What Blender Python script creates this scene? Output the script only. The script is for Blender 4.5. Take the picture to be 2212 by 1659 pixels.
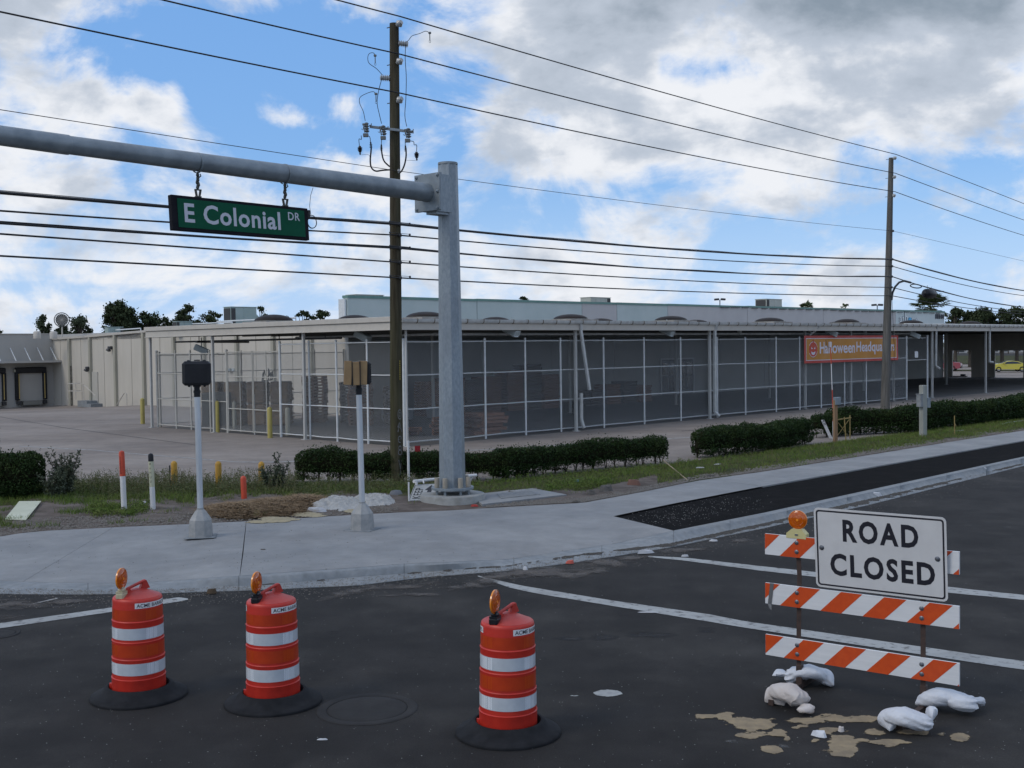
import bpy, math, random
import numpy as np
from mathutils import Vector, Matrix
for o in list(bpy.data.objects): bpy.data.objects.remove(o)
S = bpy.context.scene
COL = S.collection
R = math.radians
# ---------------------------------------------------------------- camera
FPX, CAMH, PITCH, ROLL = 2480.0, 3.35, math.atan(79.5/2480), 0.013   # focal length in units of a 2212 px wide picture
cam = bpy.data.cameras.new('camera'); camo = bpy.data.objects.new('camera', cam); COL.objects.link(camo)
cam.sensor_width = 36; cam.lens = 36*FPX/2212; cam.clip_start = 0.1; cam.clip_end = 6000
_r0 = Vector((1,0,0)); _f = Vector((0,math.cos(PITCH),-math.sin(PITCH))); _u0 = Vector((0,math.sin(PITCH),math.cos(PITCH)))
_r = _r0*math.cos(ROLL) - _u0*math.sin(ROLL); _u = _r0*math.sin(ROLL) + _u0*math.cos(ROLL)
camo.matrix_world = Matrix(((_r.x,_u.x,-_f.x,0),(_r.y,_u.y,-_f.y,0),(_r.z,_u.z,-_f.z,CAMH),(0,0,0,1)))
S.camera = camo
S.view_settings.view_transform = 'Standard'; S.view_settings.look = 'None'
S.view_settings.exposure = 0.17; S.view_settings.gamma = 1.0; S.view_settings.use_curve_mapping = False
# ---------------------------------------------------------------- sky and sun
SUN_AZ, SUN_EL = R(-118), R(42)    # azimuth from +Y towards +X : behind the clouds, to the left and behind the viewer
world = bpy.data.worlds.new('World'); S.world = world; world.use_nodes = True
wt = world.node_tree; wt.nodes.clear(); WN = wt.nodes; WL = wt.links
def wmath(op, a, b=None, c=None, clamp=False):
    n = WN.new('ShaderNodeMath'); n.operation = op; n.use_clamp = clamp
    for i, v in enumerate((a, b, c)):
        if v is None: continue
        if isinstance(v, (int, float)): n.inputs[i].default_value = v
        else: WL.new(v, n.inputs[i])
    return n.outputs[0]
SKYS = 0.10
sky = WN.new('ShaderNodeTexSky'); sky.sky_type = 'NISHITA'; sky.sun_disc = False
sky.sun_elevation = SUN_EL; sky.sun_rotation = SUN_AZ
sky.air_density = 1.25; sky.dust_density = 0.3; sky.ozone_density = 3.2
tc = WN.new('ShaderNodeTexCoord'); sep = WN.new('ShaderNodeSeparateXYZ'); WL.new(tc.outputs['Generated'], sep.inputs[0])
X, Y, Z = sep.outputs
AZ = wmath('ARCTAN2', X, Y); EL = wmath('ARCSINE', Z)
den = wmath('ADD', wmath('MAXIMUM', Z, 0.0), 0.22)
comb = WN.new('ShaderNodeCombineXYZ')
WL.new(wmath('DIVIDE', X, den), comb.inputs[0]); WL.new(wmath('DIVIDE', Y, den), comb.inputs[1]); WL.new(wmath('MULTIPLY', EL, 3.0), comb.inputs[2])
def wnoise(scale, detail, rough, off, dist=0.0, sc=(1,1,1)):
    mp = WN.new('ShaderNodeMapping'); WL.new(comb.outputs[0], mp.inputs[0]); mp.inputs['Location'].default_value = off; mp.inputs['Scale'].default_value = sc
    n = WN.new('ShaderNodeTexNoise'); n.inputs['Scale'].default_value = scale; n.inputs['Detail'].default_value = detail
    n.inputs['Roughness'].default_value = rough; n.inputs['Distortion'].default_value = dist
    WL.new(mp.outputs[0], n.inputs['Vector']); return n.outputs[0]
def blob(x, y, sx, sy, w):        # a soft patch of thicker (+) or thinner (-) cloud, given by azimuth and elevation
    a, e = math.atan((x-1106)/FPX), math.atan((750-y)/FPX)
    da = wmath('MULTIPLY', wmath('SUBTRACT', AZ, a), FPX/sx); de = wmath('MULTIPLY', wmath('SUBTRACT', EL, e), FPX/sy)
    q = wmath('ADD', wmath('MULTIPLY', da, da), wmath('MULTIPLY', de, de))
    return wmath('MULTIPLY', wmath('EXPONENT', wmath('MULTIPLY', q, -1.0)), w*(.86 if w > 0 else 1.0))
def total(ts):
    s = ts[0]
    for t in ts[1:]: s = wmath('ADD', s, t)
    return s
bias = total([blob(*b) for b in [
    (500,170,320,125,-.36),(260,110,60,40,-.16),(270,300,60,40,-.14),(700,90,190,110,-.22),(400,90,150,70,-.18),(560,330,160,40,-.10),(980,240,95,110,-.22),(1210,170,60,45,-.12),(1000,340,60,60,-.12),(1290,420,280,45,-.17),(1180,470,90,45,-.10),(1430,140,22,35,-.16),
    (2160,400,110,45,-.26),(1700,545,260,20,-.14),(1560,170,90,30,-.16),(1950,330,90,30,-.14),(1850,180,70,25,-.10),(1100,480,120,25,-.12),(250,480,120,14,-.12),(700,470,100,16,-.10),(100,620,150,12,-.08),(1250,270,60,25,-.12),(1650,495,120,18,-.06),(120,370,170,22,-.10),(330,335,60,30,-.06),(630,400,60,18,-.10),(60,330,60,18,.06),
    (345,245,55,45,.50),(400,205,35,40,.38),(590,212,48,30,.52),(615,262,80,26,.50),(560,150,60,22,.12),(755,235,38,34,.42),(885,80,60,60,.10),
    (110,245,140,50,.26),(60,110,150,110,.15),(190,70,110,60,.16),(300,10,420,40,.13),(1060,60,150,80,.34),(1200,150,120,70,.16),(1600,60,450,110,.42),(2080,110,330,130,.40),(1480,250,250,90,.16),(1100,270,80,40,.16),
    (1650,330,360,80,.24),(1850,260,300,70,.20),(1720,450,260,55,.26),(1300,340,170,60,.14),(1080,330,90,40,.14),(700,330,70,40,.20),(740,370,80,40,.16),(160,440,150,45,.12),(560,430,150,25,.10),(1420,540,110,30,.12),(2090,300,200,60,.16),(2120,470,160,40,.10),
    (500,570,600,60,.05),(1000,620,900,40,.04)]])
def dnoise(scale, detail, rough, off, dist=0.0, zs=1.7):      # noise on the sky sphere, flattened towards the horizon
    mp = WN.new('ShaderNodeMapping'); WL.new(tc.outputs['Generated'], mp.inputs[0]); mp.inputs['Location'].default_value = off; mp.inputs['Scale'].default_value = (1,1,zs)
    n = WN.new('ShaderNodeTexNoise'); n.inputs['Scale'].default_value = scale; n.inputs['Detail'].default_value = detail
    n.inputs['Roughness'].default_value = rough; n.inputs['Distortion'].default_value = dist
    WL.new(mp.outputs[0], n.inputs['Vector']); return n.outputs[0]
n1 = dnoise(7.5, 10, 0.60, (3.1, 7.4, 1.0), 0.30, 1.35)
n2 = wnoise(7.0, 7, 0.58, (11.0, 2.0, 5.0), 0.2)
dens = wmath('ADD', wmath('ADD', wmath('MULTIPLY', wmath('SUBTRACT', n1, 0.5), 2.15), wmath('MULTIPLY', wmath('SUBTRACT', n2, 0.5), 0.34)), bias)
dens = wmath('ADD', dens, 0.075)
def ramp(v, a, b):
    n = WN.new('ShaderNodeMapRange'); n.interpolation_type = 'SMOOTHSTEP'; n.inputs[1].default_value = a; n.inputs[2].default_value = b
    WL.new(v, n.inputs[0]); return n.outputs[0]
def wmix(f, a, b):
    n = WN.new('ShaderNodeMix'); n.data_type = 'RGBA'
    if isinstance(f, (int, float)): n.inputs[0].default_value = f
    else: WL.new(f, n.inputs[0])
    for s, v in ((6, a), (7, b)):
        if isinstance(v, tuple): n.inputs[s].default_value = (*v, 1)
        else: WL.new(v, n.inputs[s])
    return n.outputs[2]
cover = ramp(dens, -0.14, 0.26)
k = 1/SKYS
dark = total([blob(*b) for b in [(1650,10,420,55,.50),(2080,40,400,75,.85),(2220,140,260,60,.30),(1300,90,160,40,.22),(300,-10,330,38,.45),(60,50,130,60,.22),(30,170,70,60,.30),(1560,350,80,30,.12),(1900,460,200,30,.30),(2130,250,190,110,.28),(2150,480,120,40,.25),(500,650,600,30,-.1)]])
n3 = dnoise(11.0, 6, 0.55, (5.5, 9.0, 2.0), 0.2, 2.0)
n4 = dnoise(30.0, 4, 0.55, (1.5, 4.0, 7.0), 0.2, 1.6)
shade = wmath('ADD', wmath('ADD', wmath('MULTIPLY', wmath('SUBTRACT', n3, 0.5), 2.1), wmath('MULTIPLY', wmath('SUBTRACT', dens, 0.22), 0.9)), dark)
shade = wmath('ADD', wmath('ADD', shade, wmath('MULTIPLY', wmath('SUBTRACT', n4, 0.5), 0.7)), 0.07)
ccol = wmix(ramp(shade, -0.15, 0.5), (.77*k,.79*k,.83*k), (.46*k,.515*k,.60*k))
ccol = wmix(ramp(shade, 0.35, 1.5), ccol, (.225*k,.28*k,.345*k))
horiz = ramp(EL, 0.17, 0.0)
blue = wmix(0.62, sky.outputs[0], (.165*k,.40*k,.86*k))
blue = wmix(wmath('MULTIPLY', horiz, 0.62), blue, (.50*k,.68*k,.93*k))
skyc = wmix(cover, blue, ccol)
bg = WN.new('ShaderNodeBackground'); bg.inputs[1].default_value = SKYS; WL.new(skyc, bg.inputs[0])
out = WN.new('ShaderNodeOutputWorld'); WL.new(bg.outputs[0], out.inputs[0])
sun = bpy.data.lights.new('sun', 'SUN'); sun.energy = 0.95; sun.angle = R(22); sun.color = (1.0, .92, .80)
suno = bpy.data.objects.new('sun', sun); COL.objects.link(suno)
sd = Vector((math.sin(SUN_AZ)*math.cos(SUN_EL), math.cos(SUN_AZ)*math.cos(SUN_EL), math.sin(SUN_EL)))
suno.rotation_euler = sd.to_track_quat('Z', 'Y').to_euler()
S.render.engine = 'CYCLES'
# ---------------------------------------------------------------- helpers : measuring
def ray(x, y):
    d = _r*(x-1106) - _u*(y-829.5) + _f*FPX
    return d/d.y
def g(x, y, z=0.0):                 # the point of the level z that is seen at x, y
    d = ray(x, y); t = (z-CAMH)/d.z
    return Vector((0,0,CAMH)) + d*t
def at(x, y, D): return Vector((0,0,CAMH)) + ray(x, y)*D
rng = np.random.default_rng(7); rnd = random.Random(5)
def _hash(i, j, s):
    n = (i*374761393 + j*668265263 + s*1442695041) & 0xffffffff
    n = ((n ^ (n >> 13))*1274126177) & 0xffffffff
    return ((n ^ (n >> 16)) & 0xffff)/65535.0
def vnoise(x, y, s=0):
    x = np.asarray(x, float); y = np.asarray(y, float)
    i = np.floor(x).astype(np.int64); j = np.floor(y).astype(np.int64); fx = x-i; fy = y-j
    fx = fx*fx*(3-2*fx); fy = fy*fy*(3-2*fy)
    return (_hash(i,j,s)*(1-fx)+_hash(i+1,j,s)*fx)*(1-fy) + (_hash(i,j+1,s)*(1-fx)+_hash(i+1,j+1,s)*fx)*fy
def fbm(x, y, s=0, o=4):
    t = 0; a = .5; f = 1
    for k in range(o): t = t + a*vnoise(x*f+17*k, y*f-9*k, s+k); a *= .5; f *= 2.03
    return t/(1-.5**o)
# ---------------------------------------------------------------- helpers : objects
def setp(o, label=None, cat=None, group=None, kind=None):
    if label: o['label'] = label
    if cat: o['category'] = cat
    if group: o['group'] = group
    if kind: o['kind'] = kind
    return o
def thing(name, label, cat, loc=(0,0,0), rotz=0.0, group=None):
    o = bpy.data.objects.new(name, None); COL.objects.link(o); o.empty_display_size = .2
    o.location = loc; o.rotation_euler = (0,0,rotz)
    return setp(o, label, cat, group)
def copy_tree(o, parent=None):
    c = o.copy(); COL.objects.link(c)
    if parent: c.parent = parent
    for ch in list(o.children): copy_tree(ch, c)
    return c
class MB:
    def __init__(s): s.v = []; s.f = []; s.m = []
    def add(s, vs, fs, mi=0):
        k = len(s.v); s.v += [tuple(p) for p in vs]; s.f += [tuple(i+k for i in q) for q in fs]; s.m += [mi]*len(fs); return s
    def box(s, c, d, rz=0.0, mi=0, ch=0.0, M=None):
        hx, hy, hz = d[0]/2, d[1]/2, d[2]/2
        if ch <= 0:
            vs = [Vector((x*hx,y*hy,z*hz)) for x in (-1,1) for y in (-1,1) for z in (-1,1)]
            fs = [(0,1,3,2),(4,6,7,5),(0,4,5,1),(2,3,7,6),(0,2,6,4),(1,5,7,3)]
        else:
            vs = []; idx = {}
            for x in (-1,1):
                for y in (-1,1):
                    for z in (-1,1):
                        for ax in range(3):
                            p = [x*(hx-ch), y*(hy-ch), z*(hz-ch)]; p[ax] = (x*hx, y*hy, z*hz)[ax]
                            idx[(x,y,z,ax)] = len(vs); vs.append(Vector(p))
            fs = []
            for sg in (-1,1):
                fs.append([idx[(sg,y,z,0)] for y,z in ((-1,-1),(1,-1),(1,1),(-1,1))][::sg])
                fs.append([idx[(x,sg,z,1)] for x,z in ((-1,-1),(1,-1),(1,1),(-1,1))][::-sg])
                fs.append([idx[(x,y,sg,2)] for x,y in ((-1,-1),(1,-1),(1,1),(-1,1))][::sg])
            for a in (-1,1):
                for b in (-1,1):
                    fs.append((idx[(a,b,-1,0)],idx[(a,b,1,0)],idx[(a,b,1,1)],idx[(a,b,-1,1)]))
                    fs.append((idx[(a,-1,b,0)],idx[(a,1,b,0)],idx[(a,1,b,2)],idx[(a,-1,b,2)]))
                    fs.append((idx[(-1,a,b,1)],idx[(1,a,b,1)],idx[(1,a,b,2)],idx[(-1,a,b,2)]))
                    for e in (-1,1): fs.append((idx[(a,b,e,0)],idx[(a,b,e,1)],idx[(a,b,e,2)]))
        Q = (M if M is not None else Matrix.Rotation(rz, 3, 'Z')); c = Vector(c)
        return s.add([c+Q@p for p in vs], fs, mi)
    def tube(s, pts, r, n=8, mi=0, caps=True):
        pts = [Vector(p) for p in pts]; m = len(pts); rr = r if isinstance(r, (list,tuple)) else [r]*m
        vs = []; up = None
        for i, p in enumerate(pts):
            t = (pts[min(i+1,m-1)]-pts[max(i-1,0)]).normalized()
            if up is None: up = t.orthogonal().normalized() if abs(t.z) < .95 else Vector((1,0,0))
            up = (up - t*up.dot(t)).normalized(); w = t.cross(up)
            for k in range(n):
                a = 2*math.pi*(k+.5)/n; vs.append(p + (up*math.cos(a)+w*math.sin(a))*rr[i])
        fs = [(i*n+k, i*n+(k+1)%n, (i+1)*n+(k+1)%n, (i+1)*n+k) for i in range(m-1) for k in range(n)]
        if caps: fs += [tuple(range(n))[::-1], tuple((m-1)*n+k for k in range(n))]
        return s.add(vs, fs, mi)
    def lathe(s, prof, c=(0,0,0), n=32, mi=0, M=None, capt=False, capb=False):
        c = Vector(c); vs = []
        for (r, z) in prof:
            for k in range(n):
                a = 2*math.pi*k/n; p = Vector((r*math.cos(a), r*math.sin(a), z)); vs.append(c + (M@p if M is not None else p))
        m = len(prof); fs = [(i*n+k, i*n+(k+1)%n, (i+1)*n+(k+1)%n, (i+1)*n+k) for i in range(m-1) for k in range(n)]
        if capb: fs.append(tuple(range(n))[::-1])
        if capt: fs.append(tuple((m-1)*n+k for k in range(n)))
        return s.add(vs, fs, mi)
    def quad(s, a, b, c, d, mi=0): return s.add([a,b,c,d], [(0,1,2,3)], mi)
    def prism(s, poly, h, mi=0):      # poly: 3D points counter-clockwise, h: vector
        n = len(poly); h = Vector(h); P = [Vector(p) for p in poly]
        return s.add(P+[p+h for p in P], [tuple(range(n))[::-1], tuple(range(n,2*n))]+[(i,(i+1)%n,n+(i+1)%n,n+i) for i in range(n)], mi)
    def build(s, name, mats, parent=None, off=None, smooth=0, **kw):
        v = s.v
        if off is not None: v = [(p[0]-off[0],p[1]-off[1],p[2]-off[2]) for p in v]
        me = bpy.data.meshes.new(name); me.from_pydata([tuple(p) for p in v], [], s.f)
        if not isinstance(mats, (list,tuple)): mats = [mats]
        for m in mats: me.materials.append(m)
        if len(mats) > 1: me.polygons.foreach_set('material_index', s.m)
        if smooth:
            me.polygons.foreach_set('use_smooth', [True]*len(me.polygons)); me.set_sharp_from_angle(angle=R(smooth))
        me.update()
        o = bpy.data.objects.new(name, me); COL.objects.link(o)
        if parent: o.parent = parent
        return setp(o, **kw)
def npmesh(name, V, F, mats, parent=None, mi=None, smooth=False, **kw):     # V (n,3), F (m,k) numpy
    me = bpy.data.meshes.new(name); V = np.asarray(V, np.float32); F = np.asarray(F, np.int32); k = F.shape[1]
    me.vertices.add(len(V)); me.vertices.foreach_set('co', V.ravel())
    me.loops.add(F.size); me.loops.foreach_set('vertex_index', F.ravel())
    me.polygons.add(len(F)); me.polygons.foreach_set('loop_start', np.arange(0, F.size, k, dtype=np.int32))
    if not isinstance(mats, (list,tuple)): mats = [mats]
    for m in mats: me.materials.append(m)
    if mi is not None: me.polygons.foreach_set('material_index', np.asarray(mi, np.int32))
    if smooth: me.polygons.foreach_set('use_smooth', np.ones(len(F), bool))
    me.update(calc_edges=True)
    o = bpy.data.objects.new(name, me); COL.objects.link(o)
    if parent: o.parent = parent
    return setp(o, **kw)
# ---------------------------------------------------------------- helpers : text as mesh
_tc = {}
def glyphs(txt, bold=0.0, spacing=1.0):
    key = (txt, bold, spacing)
    if key in _tc: return _tc[key]
    cu = bpy.data.curves.new('text', 'FONT'); cu.body = txt; cu.size = 1; cu.offset = bold; cu.resolution_u = 3; cu.space_character = spacing
    o = bpy.data.objects.new('text', cu); COL.objects.link(o)
    dg = bpy.context.evaluated_depsgraph_get(); me = bpy.data.meshes.new_from_object(o.evaluated_get(dg))
    vs = [tuple(v.co) for v in me.vertices]; fs = [tuple(p.vertices) for p in me.polygons]
    bpy.data.objects.remove(o); bpy.data.meshes.remove(me)
    xs = [v[0] for v in vs]; ys = [v[1] for v in vs]; x0, x1, y0, y1 = min(xs), max(xs), min(ys), max(ys)
    _tc[key] = ([((x-x0)/(x1-x0), (y-y0)/(y1-y0)) for x, y, z in vs], fs); return _tc[key]
def put_text(mb, txt, o, ux, uy, w, h, bold=0.0, mi=0, thick=0.0, spacing=1.0):   # lower left corner o, unit vectors, width, height
    vs, fs = glyphs(txt, bold, spacing); o = Vector(o); ux = Vector(ux); uy = Vector(uy); n = ux.cross(uy)
    P = [o + ux*(x*w) + uy*(y*h) + n*thick for x, y in vs]
    mb.add(P, fs, mi)
    if thick > 0:
        ed = {}
        for f in fs:
            for i in range(len(f)):
                e = (f[i], f[(i+1)%len(f)]); ek = tuple(sorted(e)); ed[ek] = (ed.get(ek, (0,))[0]+1, e)
        bd = [e for c, e in ed.values() if c == 1]
        Q = [p - n*thick for p in P]; k = len(P)
        mb.add(P+Q, [(b, a, a+k, b+k) for a, b in bd], mi)
# ---------------------------------------------------------------- materials
def M(name, c1, c2=None, sc=3.0, rough=.6, bump=0.0, bsc=40.0, metal=0.0, c3=None, sc3=.35, f3=.5, spec=.5, detail=6, stretch=None, emit=None, trans=0.0, space='w', coat=0.0, lo=.35, hi=.65, alpha=None):
    m = bpy.data.materials.new(name); m.use_nodes = True; nt = m.node_tree; N = nt.nodes; L = nt.links
    b = N['Principled BSDF']; b.inputs['Roughness'].default_value = rough; b.inputs['Metallic'].default_value = metal
    b.inputs['Specular IOR Level'].default_value = spec; b.inputs['Coat Weight'].default_value = coat
    b.inputs['Transmission Weight'].default_value = trans
    b.inputs['Base Color'].default_value = (*c1, 1)
    if emit: b.inputs['Emission Color'].default_value = (*emit[:3], 1); b.inputs['Emission Strength'].default_value = emit[3]
    if c2 is None and bump == 0 and c3 is None: return m
    if space == 'w': co = N.new('ShaderNodeNewGeometry').outputs['Position']
    else: co = N.new('ShaderNodeTexCoord').outputs['Object']
    mp = N.new('ShaderNodeMapping'); L.new(co, mp.inputs[0]); co = mp.outputs[0]
    if stretch: mp.inputs['Scale'].default_value = stretch
    def noise(s, d=detail, r=.6):
        n = N.new('ShaderNodeTexNoise'); n.inputs['Scale'].default_value = s; n.inputs['Detail'].default_value = d; n.inputs['Roughness'].default_value = r
        L.new(co, n.inputs['Vector']); return n.outputs[0]
    def mr(v, a, bb):
        n = N.new('ShaderNodeMapRange'); n.inputs[1].default_value = a; n.inputs[2].default_value = bb; L.new(v, n.inputs[0]); return n.outputs[0]
    def mix(f, a, bb):
        n = N.new('ShaderNodeMix'); n.data_type = 'RGBA'; L.new(f, n.inputs[0])
        for s_, v in ((6, a), (7, bb)):
            if isinstance(v, tuple): n.inputs[s_].default_value = (*v, 1)
            else: L.new(v, n.inputs[s_])
        return n.outputs[2]
    col = c1
    if c2 is not None: col = mix(mr(noise(sc), lo, hi), c1, c2)
    if c3 is not None:
        q = mr(noise(sc3), .5, .5+.5*(1-f3)+.02); col = mix(q, col, c3)
    if not isinstance(col, tuple): L.new(col, b.inputs['Base Color'])
    if bump > 0:
        bn = N.new('ShaderNodeBump'); bn.inputs['Strength'].default_value = 1.0; bn.inputs['Distance'].default_value = bump
        L.new(noise(bsc, 4), bn.inputs['Height']); L.new(bn.outputs[0], b.inputs['Normal'])
    return m
asphalt = M('asphalt', (.0112,.0105,.0103), (.0212,.0198,.0190), sc=1.1, rough=.88, bump=.004, bsc=140, c3=(.052,.049,.045), sc3=.45, f3=.35, spec=.3, detail=10)
fresh_asphalt = M('fresh asphalt', (.0045,.0045,.005), (.010,.010,.0105), sc=30, rough=.95, bump=.006, bsc=90, c3=(.022,.021,.021), sc3=2.2, f3=.1, spec=.06)
concrete_new = M('new concrete', (.215,.222,.228), (.28,.285,.287), sc=.8, rough=.85, bump=.001, bsc=160, c3=(.195,.195,.196), sc3=.5, f3=.3, spec=.3, detail=8)
kerb_conc = M('kerb concrete', (.20,.22,.235), (.27,.285,.295), sc=2.2, rough=.85, bump=.0015, bsc=120, c3=(.20,.205,.20), sc3=1.1, f3=.3, spec=.3)
lot_conc = M('lot concrete', (.215,.183,.160), (.285,.250,.222), sc=.22, rough=.9, c3=(.125,.107,.098), sc3=.16, f3=.35, spec=.25, detail=9, stretch=(.7,1.25,1))
joint_m = M('joint', (.045,.043,.042), rough=.95)
soil = M('soil', (.095,.078,.068), (.17,.145,.13), sc=2.5, rough=.95, bump=.02, bsc=25, c3=(.06,.055,.04), sc3=1.2, f3=.3, spec=.1, detail=8)
turf = M('turf', (.035,.045,.016), (.07,.066,.03), sc=1.7, rough=.95, bump=.02, bsc=25, spec=.1)
farground = M('far ground', (.05,.06,.028), (.09,.09,.05), sc=.05, rough=.95, spec=.1)
paint_road = M('road paint', (.34,.35,.345), (.085,.085,.085), sc=9, rough=.8, c3=(.20,.20,.195), sc3=1.3, f3=.4, detail=10, lo=.53, hi=.68)
thin_paint = M('thin road paint', (.36,.36,.35), (.2,.19,.18), sc=6, rough=.8)
galv = M('galvanised steel', (.23,.27,.30), (.31,.35,.385), sc=22, rough=.5, metal=.45, c3=(.18,.20,.22), sc3=1.2, f3=.25, detail=7, stretch=(1,1,.5))
galv_arm = M('galvanised arm', (.20,.235,.26), (.27,.305,.33), sc=4, rough=.5, metal=.4, c3=(.15,.17,.19), sc3=1.6, f3=.2)
alu = M('bright tube', (.50,.53,.56), (.62,.65,.68), sc=6, rough=.38, metal=.55, stretch=(1,1,.2))
cast_base = M('cast base', (.26,.27,.27), (.34,.34,.335), sc=9, rough=.6, metal=.25)
wood_pole = M('weathered pole', (.035,.029,.019), (.085,.074,.05), sc=14, rough=.95, bump=.006, bsc=30, c3=(.07,.075,.035), sc3=2.5, f3=.25, stretch=(1,1,.06), spec=.15)
wood_pole2 = M('grey pole', (.085,.082,.075), (.15,.145,.135), sc=14, rough=.95, bump=.006, bsc=30, stretch=(1,1,.06), spec=.15)
tan_paint = M('weathered fence paint', (.42,.41,.37), (.50,.485,.44), sc=7, rough=.6)
white_paint = M('white fence paint', (.56,.58,.58), (.66,.68,.68), sc=7, rough=.5)
wire_m = M('coated wire', (.52,.55,.57), rough=.6)
cream_wall = M('cream wall', (.50,.465,.40), (.56,.52,.455), sc=.5, rough=.85, stretch=(1,1,.35), c3=(.45,.415,.35), sc3=.5, f3=.2)
inner_wall = M('inner wall', (.40,.41,.40), (.46,.47,.455), sc=.5, rough=.85)
trim_m = M('trim paint', (.46,.43,.38), (.54,.505,.45), sc=1.6, rough=.55, c3=(.33,.31,.28), sc3=1.6, f3=.2)
pil_m = M('pilaster paint', (.33,.315,.255), (.39,.37,.30), sc=2, rough=.7, stretch=(1,1,.3))
gutter_m = M('gutter paint', (.42,.43,.42), (.52,.53,.52), sc=3, rough=.5, c3=(.25,.235,.21), sc3=4, f3=.2)
dark_metal = M('dark metal', (.03,.03,.032), (.05,.05,.052), sc=9, rough=.5)
brown_steel = M('brown steel', (.035,.022,.018), (.06,.035,.027), sc=20, rough=.7)
black_pl = M('black plastic', (.008,.009,.012), (.014,.015,.019), sc=5, rough=.42, spec=.3)
rubber = M('rubber', (.009,.010,.012), (.018,.019,.022), sc=7, rough=.8, spec=.2)
wire_black = M('black cable', (.012,.012,.014), rough=.6)
def grain(m, scale, lo, hi, detail=8, stretch=(1,1,1), a=.3, b=.7):
    nt = m.node_tree; N = nt.nodes; L = nt.links; bs = N['Principled BSDF']; lk = bs.inputs['Base Color'].links[0]; src = lk.from_socket
    n = N.new('ShaderNodeTexNoise'); n.inputs['Scale'].default_value = scale; n.inputs['Detail'].default_value = detail; n.inputs['Roughness'].default_value = .65
    mp = N.new('ShaderNodeMapping'); mp.inputs['Scale'].default_value = stretch; L.new(N.new('ShaderNodeNewGeometry').outputs['Position'], mp.inputs[0]); L.new(mp.outputs[0], n.inputs['Vector'])
    r_ = N.new('ShaderNodeMapRange'); r_.inputs[1].default_value = a; r_.inputs[2].default_value = b; r_.inputs[3].default_value = lo; r_.inputs[4].default_value = hi; L.new(n.outputs[0], r_.inputs[0])
    v = N.new('ShaderNodeVectorMath'); v.operation = 'SCALE'; L.new(src, v.inputs[0]); L.new(r_.outputs[0], v.inputs['Scale']); L.new(v.outputs[0], bs.inputs['Base Color'])
def fading(m, amt=1.1, scale=9, lo=.15, hi=.75, top=1.0):     # thin edges of dust: coverage falls off and breaks up
    nt = m.node_tree; N = nt.nodes; L = nt.links; bs = N['Principled BSDF']
    at_ = N.new('ShaderNodeAttribute'); at_.attribute_name = 'fade'; n = N.new('ShaderNodeTexNoise'); n.inputs['Scale'].default_value = scale; n.inputs['Detail'].default_value = 9; n.inputs['Roughness'].default_value = .7
    L.new(N.new('ShaderNodeNewGeometry').outputs['Position'], n.inputs['Vector']); q = N.new('ShaderNodeMath'); q.operation = 'MULTIPLY_ADD'; q.inputs[1].default_value = amt*2; q.inputs[2].default_value = -amt; L.new(n.outputs[0], q.inputs[0])
    s_ = N.new('ShaderNodeMath'); s_.operation = 'ADD'; L.new(q.outputs[0], s_.inputs[0]); L.new(at_.outputs['Fac'], s_.inputs[1])
    r_ = N.new('ShaderNodeMapRange'); r_.inputs[1].default_value = lo; r_.inputs[2].default_value = hi; r_.inputs[4].default_value = top; L.new(s_.outputs[0], r_.inputs[0]); L.new(r_.outputs[0], bs.inputs['Alpha'])
grain(asphalt, 55, .72, 1.32); grain(asphalt, 2.2, .80, 1.22, stretch=(1,.5,1)); grain(asphalt, .35, .85, 1.25)
grain(concrete_new, 3.5, .90, 1.08); grain(concrete_new, 70, .93, 1.07); grain(kerb_conc, 9, .82, 1.12); grain(lot_conc, 1.6, .86, 1.12); grain(lot_conc, 9, .93, 1.07)
grain(cream_wall, 1.2, .93, 1.04, stretch=(1.5,1.5,.2))
# ================================================================ THE GROUND
def interp(poly, x):
    if x <= poly[0][0]: a, b = poly[0], poly[1]
    elif x >= poly[-1][0]: a, b = poly[-2], poly[-1]
    else:
        for i in range(len(poly)-1):
            if poly[i][0] <= x <= poly[i+1][0]: a, b = poly[i], poly[i+1]; break
    return a[1] + (b[1]-a[1])*(x-a[0])/(b[0]-a[0])
VE = [(-400,1208),(0,1159),(50,1151),(107,1146),(249,1139),(410,1132),(550,1125),(729,1114.4),(861,1107),(972,1102.7),(1100,1094.9),(1261,1086),(1311,1077),(1398,1060.8),(1507,1038.4),(1650,1018.7),(1828,991),(2056,954),(2212,930),(2700,855)]
SN = [(-400,1260),(0,1236),(550,1195),(1100,1150),(1324.8,1115),(1447.8,1089),(1647,1050.5),(1904,1005),(2212,951.7),(2700,868)]
KB = [(-400,1235),(0,1253.4),(62,1257),(199,1259.4),(298,1259),(373,1253.4),(550,1241),(774,1225.5),(873,1217.6),(1100,1208),(1212,1191),(1323.5,1175),(1455,1146),(1650,1107.5),(1929,1047),(2212,986),(2700,880)]
CB = [(-400,1252),(0,1268),(199,1273),(373,1271),(550,1264),(774,1246),(873,1238.7),(1100,1221),(1212,1203),(1348,1186),(1448,1175),(1650,1131.5),(1878,1079),(2212,1001),(2700,887)]
GO = [(-400,1262),(0,1282.5),(174,1283.7),(348,1281),(550,1274.5),(774,1264),(923,1246),(1100,1232.5),(1249,1213.6),(1445,1182.6),(1650,1140.7),(1878,1090),(2212,1006),(2700,892)]
LB = [(-400,1045),(0,1042),(300,1045),(620,1047),(1000,1042),(1088,1038),(1225,1022),(1443,1003),(1733,964),(1790,957),(2000,930),(2212,903),(2700,838)]
def kh(x):      # kerb height above the road : dropped at the two crossings
    def ss(a, b, v): t = min(1, max(0, (v-a)/(b-a))); return t*t*(3-2*t)
    return .03 + .10*(ss(300, 520, x) - ss(950, 1130, x) + ss(1330, 1480, x))
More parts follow.
